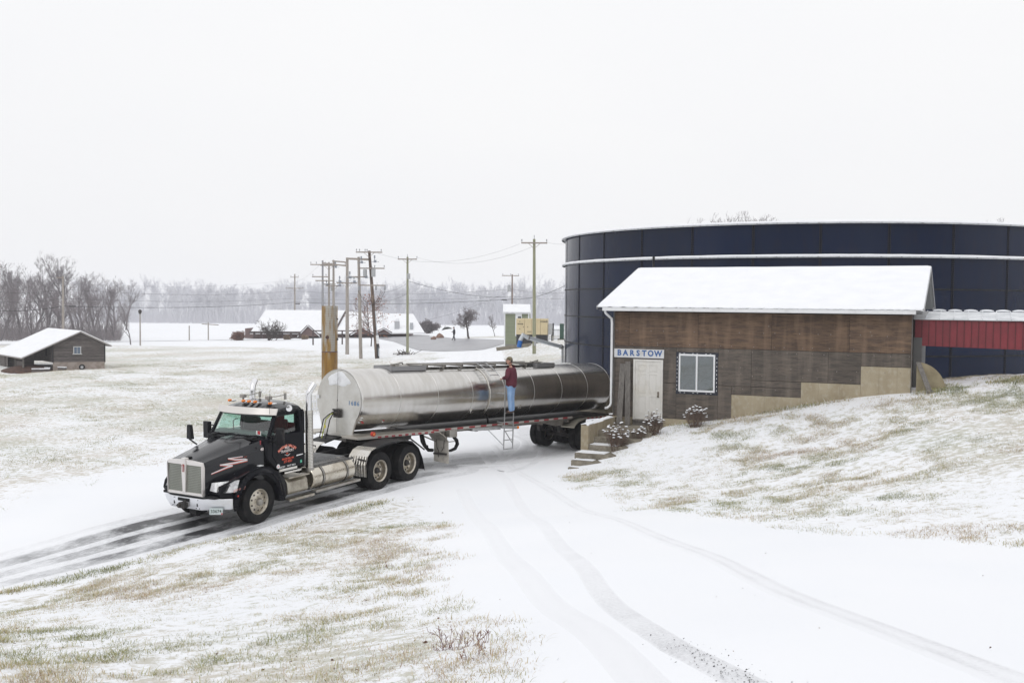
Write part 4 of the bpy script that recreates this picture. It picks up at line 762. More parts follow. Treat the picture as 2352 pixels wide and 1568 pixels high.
for s in (-1, 1):
    P = [(-9.62, .92), (-9.72, 1.03), (-9.9, 1.12), (-10.2, 1.185), (-10.6, 1.21), (-12.5, 1.21)]
    m = M(); m.slab([[(x, s * y, z) for y in (.6, .9, 1.20)] for x, z in P], (0, 0, .03)); m.obj('rear_fender', mat('rear_fender_satin', (.48, .45, .38), .42, metal=.8), tl)
    m = M(); m.prism([(-7.9, 1.20), (-9.4, 1.20), (-9.3, 1.0), (-8.9, .98), (-8.4, 1.08)], s * .86, s * .89); m.obj('gusset', dullsteel, tl)
    m = M()
    for k in range(7): m.box((-10.5 - k * .28, s * 1.206, 1.20), (.14, .006, .05))
    m.obj('reflective_tape', redt, tl, kind='stuff')
m = M(); m.box((-12.72, 0, 1.75), (.60, 1.5, 1.05)); m.obj('rear_cabinet', mat('cabinet_steel', (.45, .41, .33), .4, metal=.8), tl, bevel=.02)
m = M(); m.box((-12.9, 0, .62), (.10, 2.2, .12)); m.bar((-12.85, .5, .62), (-12.4, .42, 1.1), .08); m.bar((-12.85, -.5, .62), (-12.4, -.42, 1.1), .08); m.obj('rear_bumper', dullsteel, tl)
# ------------------------------------------------------------------ plywood pump house (local frame: x along the front, y inward)
def bframe(name, label, cat, **k):
    t = thing(name, label, cat, (C0[0], C0[1], 0), -AB, **k); return t
bh = bframe('farm_building', 'weathered plywood building with a snow covered metal roof and white door', 'building')
def plym(name, base, c2, c3):
    m = mat(name, base, .8, spec=.25, stretch=(.6, 1, 4.), var=[(c2, 2.4, .40, .68), (c3, 6, .50, .80, 10)], bump=(9, .6, .012), rand=.16)
    t = m.node_tree; b = t.nodes['Principled BSDF']; src = b.inputs['Base Color'].links[0].from_socket; L = t.links.new      # vertical stains and knots
    co = nn(t, 'ShaderNodeTexCoord'); mp = nn(t, 'ShaderNodeMapping'); mp.inputs['Scale'].default_value = (2.6, 1, .35); L(co.outputs['Object'], mp.inputs[0]); n = nn(t, 'ShaderNodeTexNoise', _sc=1.2, _de=5); L(mp.outputs[0], n.inputs['Vector'])
    r = nn(t, 'ShaderNodeMapRange', _fmin=.48, _fmax=.72); L(n.outputs[0], r.inputs['Value']); x = nn(t, 'ShaderNodeMix', data_type='RGBA'); h = nn(t, 'ShaderNodeMath', operation='MULTIPLY'); h.inputs[1].default_value = .42; L(r.outputs[0], h.inputs[0]); L(h.outputs[0], x.inputs[0]); L(src, x.inputs[6]); x.inputs[7].default_value = (*[q * 1.9 for q in c2], 1)
    v = nn(t, 'ShaderNodeTexVoronoi', _sc=2.1); L(co.outputs['Object'], v.inputs['Vector']); r2 = nn(t, 'ShaderNodeMapRange', _fmin=.035, _fmax=.06, _tmin=.8, _tmax=0); L(v.outputs['Distance'], r2.inputs['Value']); y = nn(t, 'ShaderNodeMix', data_type='RGBA'); L(r2.outputs[0], y.inputs[0]); L(x.outputs[2], y.inputs[6]); y.inputs[7].default_value = (.23, .19, .15, 1); L(y.outputs[2], b.inputs['Base Color']); return m
ply_br = plym('plywood_brown', (.095, .066, .050), (.175, .115, .075), (.04, .030, .025))
ply_gr = plym('plywood_grey', (.092, .080, .070), (.145, .120, .100), (.04, .036, .034))
conc = mat('concrete', (.40, .345, .25), .85, spec=.2, var=[((.30, .25, .17), 1.1, .42, .68), ((.46, .42, .34), 7, .5, .8)], bump=(18, .4, .01), stretch=(1, 1, .7))
conc2 = mat('stair_concrete', (.25, .225, .18), .85, spec=.2, var=[((.13, .115, .09), 2.2, .40, .65), ((.34, .31, .26), 9, .5, .8)], bump=(22, .4, .01))
weath = mat('weathered_board', (.125, .115, .105), .8, stretch=(6, 6, .8), var=[((.20, .185, .17), 3, .4, .7), ((.06, .055, .05), 8, .5, .75)], bump=(10, .5, .01), rand=.2)
WT = 4.90
M().box((4.82, .10, 3.0), (9.62, .16, 3.75)).obj('wall_framing', mat('wall_core', (.05, .04, .035), .9), bh)
def sheet(x0, x1, z0, z1, m_, y=0.0):
    g = .004; mm = M(); mm.box(((x0 + x1) / 2, y + .006, (z0 + z1) / 2), (x1 - x0 - g * 2, .024, z1 - z0 - g * 2)); return mm.obj('plywood_sheet', m_, bh, bevel=.003)
up = [0, .54, 2.97, 5.40, 7.82, 9.65]
for a, b_ in zip(up, up[1:]): sheet(a, b_, 3.715, WT, ply_br)
# middle row, cut round the door, window and foundation steps
for a, b_, z0, z1 in ((0, .72, 2.49, 3.71), (.72, 1.78, 3.29, 3.71), (1.78, 2.24, 2.49, 3.71), (2.24, 3.66, 3.55, 3.71), (3.66, 4.76, 2.49, 3.71), (4.76, 7.19, 2.71, 3.71), (7.19, 8.18, 2.71, 3.71), (8.18, 9.65, 3.29, 3.71),
                      (4.76, 6.36, 2.49, 2.705), (0, .72, 1.27, 2.485), (1.78, 2.24, 1.28, 2.485), (2.24, 3.66, 1.28, 2.15), (3.66, 4.12, 1.28, 2.485), (4.12, 4.76, 2.20, 2.485), (4.76, 6.36, 2.20, 2.485)): sheet(a, b_, z0, z1, ply_gr)
m = M(); m.add([], [])
for a, b_, z1 in ((-.02, 1.8, 1.26), (1.8, 4.12, 1.275), (4.12, 6.36, 2.195), (6.36, 8.18, 2.70), (8.18, 9.66, 3.28)): m.box(((a + b_) / 2, .14, (z1 - .9) / 2), (b_ - a - .004, .30, z1 + .9))
fd = m.obj('foundation', conc, bh, bevel=.006)
m = M()
for x, z0, z1 in ((6.9, 1.9, 2.70), (7.55, 1.9, 2.70), (8.72, 2.2, 3.28), (9.25, 2.2, 3.28), (5.2, 1.4, 2.19)): m.box((x, -.012, (z0 + z1) / 2), (.006, .006, z1 - z0))
m.obj('form_line', mat('form_line', (.26, .22, .15), .9), fd, kind='stuff')
m = M()
rr = random.Random(3)
for (z, a, b_) in ((3.80, .1, 9.6), (4.25, .1, 9.6), (3.62, 1.9, 9.6), (3.1, 3.8, 9.5), (2.85, 4.8, 8.1), (2.4, 4.2, 6.3)):
    x = a
    while x < b_: m.cyl((x, -.010, z + rr.uniform(-.03, .03)), (x, -.016, z), .014, n=6); x += rr.uniform(.28, .8)
m.obj('nail_heads', mat('nail_head', (.28, .24, .22), .6), bh, kind='stuff')
# side walls, gables, back
for x, s in ((9.64, 1), (0, -1)):
    m = M(); m.prism([(0.03, -.6), (8.35, -.6), (8.35, WT), (4.2, 6.35), (0.03, WT)], x - .05 * s - .001, x + .001 * s, 0); m.obj('side_wall', ply_gr, bh)
M().box((4.8, 8.38, 2.3), (9.6, .08, 5.2)).obj('rear_wall', ply_gr, bh)
m = M()
for k in range(9): z = 5.02 + k * .155; hw = max(.1, (6.33 - z) / 1.45 * 4.15); m.box((9.665, 4.2, z), (.02, hw * 2, .13), Matrix.Rotation(R(8), 3, 'Y'))
m.obj('gable_louvre', mat('louvre', (.36, .35, .34), .7, var=((.16, .15, .14), 4, .4, .6)), bh, kind='stuff')
# roof: metal sheets under snow
pit = math.atan2(1.45, 4.55)
for s in (0, 1):
    ya, yb = (-.35, 4.22) if not s else (8.77, 4.18)
    m = M(); N_ = 22; rows = []
    for y in (0, 1): rows.append([(-.52 + 10.5 * i / (N_ * 4), ya + (yb - ya) * y, 5.06 + 1.45 * y + (.025 if i % 4 == 0 else 0)) for i in range(N_ * 4 + 1)])
    m.slab(rows, (0, 0, .012)); m.obj('roof_sheet', mat('roof_metal', (.30, .31, .30), .4, metal=.6), bh, ang=10)
    m = M(); rows = []
    for j, y in enumerate(np.linspace(0, 1, 14)):
        rows.append([(-.515 + 10.49 * i / 90, ya + (yb - ya) * y - (.0 if j else 0), 5.062 + 1.45 * y + .055 * (.35 if j == 0 else 1) + .012 * vnoise(i * .12, y * 4.5, 1, 3) + (.012 if i % 4 == 0 and j < 2 else 0) - (.02 if i in (0, 90) else 0)) for i in range(91)])
    m.slab(rows, (0, 0, .035)); m.obj('snow_cover', roofsnow, bh, ang=60)
for x in (-.53, 9.985):
    m = M(); m.bar((x, -.36, 5.03), (x, 4.2, 6.48), .02, .12); m.bar((x, 8.77, 5.03), (x, 4.2, 6.48), .02, .12); m.obj('rake_trim', galv, bh)
m = M(); m.box((4.73, -.02, 4.955), (10.4, .60, .03)); m.obj('soffit', mat('soffit', (.10, .10, .10), .7), bh)
m = M(); m.box((4.74, -.40, 4.985), (10.06, .11, .10)); m.box((4.74, -.40, 5.038), (10.06, .13, .014)); m.box((4.74, -.462, 4.985), (10.06, .012, .105)); gt = m.obj('gutter', white, bh, bevel=.012)
m = M(); m.tube([(-.22, -.38, 4.94), (-.21, -.36, 4.86), (-.12, -.24, 4.74), (-.065, -.12, 4.66), (-.06, -.09, 4.5), (-.065, -.09, 1.72), (-.085, -.14, 1.62), (-.15, -.24, 1.55), (-.20, -.30, 1.56)], .042, 12); m.obj('downspout', white, bh)
m = M(); m.bar((.0, -.02, 1.3), (.0, -.02, WT), .04, .05); m.bar((9.655, -.01, 2.4), (9.655, -.01, WT), .03, .04); m.obj('corner_board', weath, bh)
# door
dw = mat('door_white', (.70, .685, .65), .45, var=[((.55, .53, .49), 3, .5, .8), ((.62, .58, .5), 1.2, .5, .8)])
m = M(); m.box((.755, -.012, 2.22), (.075, .07, 2.11)); m.box((1.735, -.012, 2.22), (.075, .07, 2.11)); m.box((1.245, -.014, 3.24), (.905, .07, .07)); m.obj('door_frame', dw, bh, bevel=.006)
dm = M(); dm.box((1.245, .0, 2.205), (.90, .045, 2.0)); do = dm.obj('door', dw, bh, bevel=.004)
for zx, (z0, z1) in enumerate(((2.86, 3.08), (2.12, 2.76), (1.38, 2.00))):
    for x in (1.035, 1.42):
        m = M(); w2 = .13; m.slab([[(x - w2, -.0225, z0), (x + w2, -.0225, z0)], [(x - w2, -.0225, z1), (x + w2, -.0225, z1)]], (0, -.0, 0)); 
        m = M()
        for a, b2 in (((x - w2, z0), (x + w2, z0)), ((x - w2, z1), (x + w2, z1)), ((x - w2, z0), (x - w2, z1)), ((x + w2, z0), (x + w2, z1))): m.bar((a[0], -.026, a[1]), (b2[0], -.026, b2[1]), .018, .012)
        m.box((x, -.027, (z0 + z1) / 2), (w2 * 2 - .07, .008, z1 - z0 - .07)); m.obj('door_panel', dw, do, bevel=.004, kind='stuff')
m = M(); m.box((1.615, -.032, 2.08), (.05, .02, .20)); m.cyl((1.615, -.03, 2.13), (1.615, -.08, 2.13), .018); m.cyl((1.615, -.03, 2.02), (1.615, -.09, 2.02), .028); m.obj('door_handle', mat('old_brass', (.20, .17, .13), .4, metal=.9), do)
m = M(); m.box((1.245, -.03, 1.165), (1.06, .16, .05)); m.box((1.25, -.035, 1.07), (1.06, .05, .14)); m.obj('door_sill', weath, bh)
# window with flashing tape
tape = mat('flashing_tape', (.015, .018, .03), .35)
m = M(); m.box((2.95, -.012, 3.515), (1.45, .006, .10)); m.box((2.95, -.012, 2.20), (1.44, .006, .11)); m.box((2.275, -.0125, 2.85), (.10, .007, 1.42)); m.box((3.61, -.0125, 2.85), (.09, .007, 1.40)); m.obj('window_flashing', tape, bh, ang=0)
m = M(); r_ = random.Random(5)
for k in range(9):
    x = 2.35 + k * .15; 
    if k % 3 != 2: m.box((x, -.0165, 3.522), (.05, .001, .018)); m.box((x + .03, -.0165, 2.195), (.045, .001, .018))
for k in range(9): m.box((2.265, -.0170, 2.3 + k * .135), (.016, .001, .05)); m.box((3.62, -.0170, 2.3 + k * .135), (.016, .001, .05))
m.obj('tape_print', whw, bh, kind='stuff')
wf = mat('vinyl_white', (.80, .81, .83), .35)
m = M()
for a, b2 in (((2.33, 2.265), (3.565, 2.265)), ((2.33, 3.475), (3.565, 3.475))): m.bar((a[0] - .0, -.035, a[1]), (b2[0], -.035, b2[1]), .055, .06)
for x in (2.355, 3.54): m.box((x, -.035, 2.87), (.052, .056, 1.16))
m.box((2.945, -.03, 2.87), (.055, .05, 1.155)); wo_ = m.obj('window', wf, bh, bevel=.006)
for x0, x1, y in ((2.38, 2.915, -.018), (2.975, 3.515, -.028)): M().box(((x0 + x1) / 2, y, 2.87), (x1 - x0, .006, 1.15)).obj('pane', winglass, wo_, ang=0)
m = M(); m.box((2.95, .22, 2.87), (1.2, .02, 1.2)); m.obj('blind', mat('interior_dark', (.06, .075, .07), .9, var=((.22, .25, .24), 3, .45, .75)), bh)
m = M(); m.bar((3.0, .1, 2.32), (3.52, .1, 2.55), .015); m.obj('blind_rod', whw, bh)
# foam: wall opening behind window (dark recess)
# sign
sg = M(); sg.box((.905, -.03, 3.47), (1.80, .03, .30)); so = thing('name_board', 'white board reading BARSTOW in worn blue capitals above the door', 'sign', (C0[0], C0[1], 0), -AB)
sg.obj('board', mat('sign_white', (.66, .67, .68), .55, var=((.50, .49, .48), 5, .5, .8)), so, bevel=.004)
for k, (ch, x) in enumerate(zip('BARSTOW', (.205, .43, .665, .885, 1.105, 1.335, 1.60))):
    c = text('lettering', ch, mat('sign_blue', (.045, .12, .32), .55, var=((.30, .36, .46), 14, .58, .75)) if k == 0 else bpy.data.materials['sign_blue'], so, (x, -.047, 3.475), .27, (R(90), 0, 0), .0015, off=.011, xs=.95)
# leaning boards by the door
for x0, xt, zt, dy, w_, lb in ((.33, .35, 3.10, .03, .20, 'left weathered board leaning on the wall beside the white door'), (.64, .53, 3.19, .0, .19, 'right, taller weathered board leaning on the wall next to the white door frame')):
    m = M(); m.bar((x0, -.36, 1.02), (xt, -.07 - .0 * dy, zt), .04, w_, up=(0, 1, 0)); bb = thing('board', lb, 'board', (C0[0], C0[1], 0), -AB, group='boards leaning by the door'); 
    m = M(); a = Vector((x0, -.34, 1.01)); b3 = Vector((xt, -.055, zt)); 
    m.slab([[a + Vector((-w_ / 2, 0, 0)), a + Vector((w_ / 2, 0, 0))], [b3 + Vector((-w_ / 2, 0, 0)), b3 + Vector((w_ / 2, 0, 0))]], (0, .035, 0)); m.obj('plank', weath, bb, bevel=.004)
# retaining wall, landing and steps
rw = bframe('retaining_wall', 'low tan concrete wall capped with snow beside the entrance steps', 'wall')
m = M(); m.prism([(-2.9, -.5), (-.02, -.5), (-.02, 1.25), (-2.9, 1.25)], -.10, .16, 0); m.obj('wall_body', conc, rw, bevel=.01)
m = M(); rows = [[(x, y, 1.255 + .045 * math.sin(math.pi * np.clip((x + .1) / .26, .06, .94)) ** .5 + .012 * vnoise(x * 9, y * 3, 1, 4) - (.03 if x > .1 and y < -1.4 and vnoise(0, y, 3, 7) > .5 else 0)) for x in np.linspace(-.10, .155, 7)] for y in np.linspace(-2.9, -.45, 26)]
m.slab(rows, (0, 0, .02)); m.obj('snow_cap', snow, rw)
st_ = bframe('entrance_steps', 'concrete steps climbing to the white door, dusted with snow', 'steps')
levels = [(1.0, -.02, -1.95), (.81, -1.95, -2.35), (.62, -2.35, -2.85), (.43, -2.85, -3.45), (.25, -3.45, -3.85), (.08, -3.85, -4.2)]
for k, (z, ya, yb) in enumerate(levels):
    x0 = .165 if k < 2 else (.165 if yb > -2.9 else -.08 + .04 * k - .12); x1 = (1.95, 1.75, 1.5, 1.3, 1.05, .8)[k]
    m = M(); m.box(((x0 + x1) / 2, (ya + yb) / 2 - .01 * k, z - .5), (x1 - x0, abs(yb - ya) + .02 * (k > 0), 1.0)); s_ = m.obj('step', conc2, st_, bevel=.012)
    if k >= 2:
        m = M(); rows = [[(x, y, z + .006 + .02 * vnoise(x * 4, y * 4, 1, k)) for x in np.linspace(x0 + .02, x1 - .4, 9)] for y in np.linspace(yb + .03, ya - .04 * (k < 5), 5)]; m.slab(rows, (0, 0, .012)); m.obj('snow_patch', snow, s_)
# things leaning at the right corner
o = bframe('board', 'grey board leaning against the right corner of the plywood building', 'board'); a = Vector((10.15, -.45, 2.55)); b3 = Vector((9.78, .05, 3.45))
m = M(); m.slab([[a, a + Vector((.16, .05, 0))], [b3, b3 + Vector((.14, .05, 0))]], (0, .07, -.02)); m.obj('plank', weath, o, bevel=.006)
o = bframe('curved_panel', 'tan quarter round plywood panel leaning behind the grey board', 'panel')
m = M(); arc = [(9.80 + .85 * math.sin(t_), 2.55 + .92 * math.cos(t_)) for t_ in np.linspace(0, math.pi / 2, 14)]; m.prism([(9.80, 2.55)] + arc, .02, .055); m.obj('panel_sheet', mat('tan_panel', (.33, .28, .18), .6, var=((.22, .18, .11), 3, .4, .7)), o)
o = bframe('steel_plate', 'thin grey steel strip standing behind the leaning board', 'plate'); m = M(); m.slab([[(9.86, .0, 3.4), (9.90, .0, 3.4)], [(10.22, -.12, 2.58), (10.27, -.12, 2.58)]], (0, .02, 0)); m.obj('strip', galv, o)
# ------------------------------------------------------------------ red covered conveyor, with grey wall below
cv = bframe('covered_conveyor', 'dark red metal sided conveyor gallery with snow dusted ribbed roof', 'shed')
redm = mat('siding_red', (.205, .022, .032), .45, var=((.16, .018, .026), 2, .4, .7), rand=.08)
redd = mat('batten_red', (.07, .008, .012), .5)
m = M(); m.box((13.7, 1.35, 4.37), (8.05, .98, .74)); m.obj('conveyor_body', redm, cv)
x = 9.69; k = 0
while x < 17.4:
    zt, zb = 4.76 - .002 * k, 3.945 - .018 * (x - 9.69)
    m = M(); m.slab([[(x + .006, .80, zb), (x + .195, .80, zb)], [(x + .006, .80, zt), (x + .195, .80, zt)]], (0, -.02, 0)); m.obj('siding_panel', redm, cv)
    m = M(); m.bar((x, .788, zb), (x, .788, zt), .016, .012); m.obj('batten', redd, cv); x += .202; k += 1
rfm = mat('gallery_roof', (.58, .60, .62), .5, metal=.35, var=((.80, .81, .83), 2.2, .40, .62))
m = M(); m.slab([[(9.66, .70, 4.785), (17.8, .70, 4.775)], [(9.72, 1.95, 5.02), (17.8, 1.95, 5.02)]], (0, 0, .02)); m.obj('roof', rfm, cv)
for k in range(20):
    x = 10.0 + k * .40; m = M(); m.bar((x, .70, 4.80), (x, 1.95, 5.035), .025, .03); m.obj('roof_rib', rfm, cv)
for k in range(17):
    x0 = 10.15 + k * .46; m = M(); m.tube([(x0 + q * .40, 1.94, 5.045 + .018 * math.sin(q * math.pi)) for q in np.linspace(0, 1, 6)], [.012, .026, .03, .03, .026, .012], 8); m.obj('ridge_snow', snow, cv)
m = M(); m.box((9.78, 2.0, 3.0), (.25, 2.5, 2.4)); m.obj('side_panel', mat('grey_metal', (.11, .11, .11), .6), cv)
m = M(); m.prism([(9.65, 4.78), (9.95, 4.78), (10.1, 5.02), (9.7, 5.03)], .55, .70); m.obj('flashing', galv, cv)
# ------------------------------------------------------------------ blue bolted storage tank
TX, TYc, TR_ = 16.1, 54.7, 13.2
tk = thing('storage_tank', 'huge round dark blue bolted steel storage tank behind the plywood building', 'storage tank', (TX, TYc, 0))
bm_ = mat('tank_blue', (.0010, .007, .030), .20, spec=.22, coat=0, stretch=(1, 1, .25), var=[((.003, .009, .030), .8, .4, .7), ((.007, .009, .024), 4, .5, .8)], bump=(1.1, .25, .05), rand=.16)
zr = [8.68, 7.25, 5.86, 4.47, 3.07, 1.68, .28]; NS = 30
ph0 = math.atan2(41.6 - TYc, atY(1714, 520, 41.6)[0] - TX)
def tp(a, z, r=TR_): return (r * math.cos(a), r * math.sin(a), z)
for j in range(6):
    for i in range(NS):
        a0 = ph0 + 2 * math.pi * i / NS; a1 = a0 + 2 * math.pi / NS * .998; am = math.degrees((a0 + a1) / 2) % 360
        if not (150 < am < 345): continue
        if j == 5 and (a0 + a1): pass
        m = M(); rr_ = TR_ + (.006 if i % 2 else 0); m.grid([[tp(a, z, rr_) for a in np.linspace(a0, a1, 9)] for z in (zr[j] - .008, zr[j + 1] + .008)]); m.obj('wall_sheet', bm_, tk, fix=False, ang=60)
m = M(); m.grid([[tp(a, z, TR_ - .02) for a in np.linspace(0, 2 * math.pi, 97)] for z in (8.64, 0)]); m.obj('inner_shell', mat('tank_inner', (.02, .02, .03), .6), tk, fix=False)
m = M(); b1 = M()
for i in range(NS):
    a = ph0 + 2 * math.pi * i / NS
    if not (150 < math.degrees(a) % 360 < 345): continue
    z = .4
    while z < 8.6:
        for d in (-.003, .003): p = tp(a + d, z, TR_ + .012); q = tp(a + d, z, TR_ + .035); b1.cyl(p, q, .016, n=5)
        z += .075
    m.grid([[tp(a + d, z_, TR_ + .01) for d in (-.0045, .0045)] for z_ in (8.64, .3)])
m.obj('seam_sealant', mat('sealant', (.012, .013, .020), .8, spec=.05), tk, fix=False); b1.obj('bolts', mat('bolt_dark', (.02, .02, .025), .5), tk, ang=0, fix=False, kind='stuff')
for z in zr[2:6]:
    m = M(); m.grid([[tp(a, z + dz, TR_ + dr) for a in np.linspace(0, 2 * math.pi, 121)] for dz, dr in ((.03, .0), (.03, .022), (-.03, .022), (-.03, .0))]); m.obj('seam_band', blackp, tk, fix=False, ang=20)
gm_ = mat('rim_galv', (.48, .50, .52), .5, metal=.3, var=((.33, .34, .36), 6, .4, .7))
for z, wd in ((8.66, .20), (7.25, .17)):
    m = M(); m.grid([[tp(a, z + dz, TR_ + dr) for a in np.linspace(0, 2 * math.pi, 161)] for dz, dr in ((.0, .0), (.0, wd), (-.09, wd), (-.09, wd - .02), (-.02, wd - .02), (-.02, 0))]); ri = m.obj('stiffener_ring', gm_, tk, fix=False, ang=20)
    m = M(); rows = [[tp(a, z + h + .018 * vnoise(k * .7, 0, 1, 3) * (h > .01), TR_ + dr) for k, a in enumerate(np.linspace(0, 2 * math.pi, 241))] for h, dr in ((.003, .02), (.04, .04), (.045, wd - .03), (.012, wd + .004), (-.03, wd + .006))]; m.grid(rows); m.obj('snow_line', roofsnow, ri, fix=False, ang=60)
    m = M()
    for k in range(100):
        a = 2 * math.pi * k / 100; 
        if 160 < math.degrees(a) % 360 < 335: m.bar(tp(a, z + .01, TR_ + wd * .5), tp(a, z - .06, TR_ + wd + .012), .05, .02)
    m.obj('ring_clips', mat('clip_dark', (.16, .16, .17), .6), ri, kind='stuff')
pp = atY(1503, 590, 42.5); m = M(); m.bar((pp[0] - TX, pp[1] - TYc + .2, 7.2), (pp[0] - TX, pp[1] - TYc + .2, 3.5), .09, .09); m.obj('riser_pipe', blackp, tk)
# fill pipe with blue hose
f0 = atY(1293, 797, 55.0); f1 = atY(1214, 776, 53.5); f2 = atY(1201, 769, 53.4)
fp = thing('fill_pipe', 'pale grey fill pipe with blue hose end reaching out from the blue tank', 'pipe', tuple(f0))
def rel(p): return tuple(np.array(p) - f0)
m = M(); m.tube([rel(f0), rel(f1)], .10, 14); m.tube([rel(f1), rel(f2), rel(atY(1195, 782, 53.4))], [.11, .13, .12], 14); m.obj('pipe', mat('pipe_grey', (.55, .58, .60), .45, metal=.2), fp)
m = M(); m.lathe([(0, .13), (.06, .135)], rel(f1), tuple(f1 - f0), 14, True); m.lathe([(0, .14), (.06, .14)], rel(f0 + (f1 - f0) * .05), tuple(f1 - f0), 14, True); m.obj('flange', dullsteel, fp)
m = M(); m.tube([rel(atY(1195.3, 782, 53.4)), rel(atY(1192, 797, 53.4))], .125, 14); m.obj('hose', mat('hose_blue', (.02, .13, .42), .5), fp)
g0 = atY(1292, 800, 55.0); m = M(); m.cyl(rel(g0), rel((g0[0], g0[1], hz(g0[0], g0[1]) - .1)), .07, n=10); m.obj('pipe_stand', galv, fp)
# ------------------------------------------------------------------ rusty stack
woodp = mat('pole_wood_grey', (.34, .31, .28), .8, stretch=(3, 3, .25), var=[((.22, .19, .17), 3, .4, .7), ((.42, .39, .35), 8, .5, .8)], bump=(8, .3, .01), rand=.1)
woodg = mat('pole_wood_green', (.23, .24, .15), .8, stretch=(3, 3, .25), var=((.32, .31, .22), 3, .4, .7), bump=(8, .3, .01))
woodb = mat('pole_wood_dark', (.085, .055, .04), .75, stretch=(3, 3, .35), var=[((.26, .19, .14), 3, .52, .6), ((.03, .022, .02), 6, .5, .7)], bump=(8, .4, .01))
armm = mat('crossarm_wood', (.26, .22, .19), .8, var=((.38, .34, .31), 4, .4, .7)); insm = mat('insulator_grey', (.30, .31, .33), .35)
rust = mat('rusty_steel', (.22, .115, .03), .45, metal=.5, stretch=(2.6, 2.6, .35), var=[((.33, .19, .045), 1.4, .38, .6), ((.36, .33, .26), 1.6, .56, .72), ((.12, .055, .03), 3.2, .56, .72)], bump=(6, .3, .01))
sx = -10.45; sz = hz(sx, 57)
stk = thing('steel_stack', 'tall rust streaked steel stack standing behind the tank trailer', 'stack', (sx, 57, sz))
H_ = 4.87 - sz; m = M(); m.lathe([(-.3, .455), (H_ - 2.62, .455)], n=40, ax=(0, 0, 1)); m.obj('lower_tube', rust, stk)
m = M(); m.lathe([(H_ - 2.60, .452), (H_, .452), (H_, .42), (H_ - .5, .41)], n=40, ax=(0, 0, 1)); m.obj('upper_tube', mat('rusty_upper', (.40, .38, .34), .5, metal=.4, stretch=(2.6, 2.6, .3), var=[((.30, .19, .06), 1.7, .46, .58), ((.16, .07, .03), 3.4, .58, .7)]), stk)
m = M(); m.lathe([(H_ - 2.64, .455), (H_ - 2.62, .475), (H_ - 2.59, .455)], n=40, ax=(0, 0, 1)); m.obj('weld_band', mat('weld_band', (.13, .07, .08), .5, metal=.4), stk)
m = M()
for z_ in np.arange(.3, H_ - .1, .098): m.lathe([(z_ - .006, .4525), (z_, .461), (z_ + .006, .4525)], n=32, ax=(0, 0, 1))
m.obj('spiral_ribs', rust, stk, kind='stuff')
m = M(); m.lathe([(0, .10), (.05, .10), (.05, .05), (.02, 0)], (-.05, -.44, H_ - 1.78), (0, -1, 0), 20); m.obj('port', mat('port_rust', (.08, .04, .03), .7), stk)
m = M(); m.box((.47, -.1, H_ - .75), (.06, .08, .08)); m.box((.47, -.1, H_ - 1.9), (.08, .1, .12)); m.obj('bracket', darkm, stk)
# ------------------------------------------------------------------ utility poles and wires
def insul(M_, x, y, z, up=1, h=.32, r=.06): M_.cyl((x, y, z), (x, y, z + up * h * .45), r * .35, n=6); M_.lathe([(0, r * .8), (h * .2, r), (h * .25, r * .6), (h * .4, r), (h * .5, r * .5), (h * .55, 0)], (x, y, z + up * h * .35), (0, 0, up), 8)
def pole(label, u, v, Y, vt, arms, wood, r=.15, lean=(0, 0), extra=None, group='utility poles', zb=None, ut=None):
    b = atY(u, v, Y); z0 = hz(b[0], Y); top = atY(ut or u, vt, Y); t = thing('utility_pole', label, 'utility pole', (b[0], Y, z0), group=group); H = top[2] - z0; dx = top[0] - b[0]
    m = M(); m.tube([(0, 0, -.5), (dx * .5, 0, H * .5), (dx, 0, H)], [r, r * .85, r * .68], 12); m.obj('shaft', wood, t)
    for k, a in enumerate(arms):
        dz, hw, yaw = a[:3]; off = a[3] if len(a) > 3 else 0; ins = a[4] if len(a) > 4 else (-.95, -.5, .5, .95); z = H - dz; c, s = math.cos(yaw), math.sin(yaw); cx = dx * (1 - dz / H) 
        m = M(); p = [(cx + (off + q * hw) * c, (off + q * hw) * s - r * .9, z) for q in (-1, 1)]; m.bar(p[0], p[1], .10, .12); ar = m.obj('crossarm', armm, t)
        for q in ins: m = M(); insul(m, cx + (off + q * hw) * c, (off + q * hw) * s - r * .9, z + .05); m.obj('insulator', insm, ar)
        if hw > .8 and not off: m = M(); m.bar((cx - .55 * c, -.2, z - .02), (cx, -.15, z - .5), .035); m.bar((cx + .55 * c, -.2, z - .02), (cx, -.15, z - .5), .035); m.obj('brace', armm, ar)
    if extra: extra(t, dx, H)
    return (b[0], Y, z0), (dx, H)
def canister(t, x, y, z, h=.8, r=.24):
    m = M(); m.lathe([(0, 0), (0, r), (h, r), (h + .05, r * .6), (h + .05, 0)], (x, y, z), (0, 0, 1), 16); m.cyl((x - .1, y, z + h), (x - .1, y, z + h + .25), .035, n=6); m.cyl((x + .1, y, z + h), (x + .1, y, z + h + .25), .035, n=6); m.obj('transformer', mat('transformer_grey', (.40, .41, .42), .5, metal=.3), t)
def reclose(t, x, y, z, w_=.25):
    m = M(); m.box((x, y, z), (w_, .2, .25)); insul(m, x - .05, y, z + .12, 1, .55, .09); m.bar((x - .4, y, z - .05), (x + .4, y, z - .05), .04); m.obj('switch', mat('switch_grey', (.26, .28, .32), .5, metal=.2), t)
pole('greenish pole with a four pin crossarm, left of the plywood building', 1227, 826, 88, 549, [(.35, 1.15, -.03, 0, (-.95, .95))], woodg, .17, extra=lambda t, dx, H: (M().cyl((dx, -.05, H - .1), (dx, -.05, H + .35), .03, n=6).obj('top_pin', insm, t), M().box((.05, -.22, 1.1), (.2, .12, .8)).obj('meter_box', galv, t)))
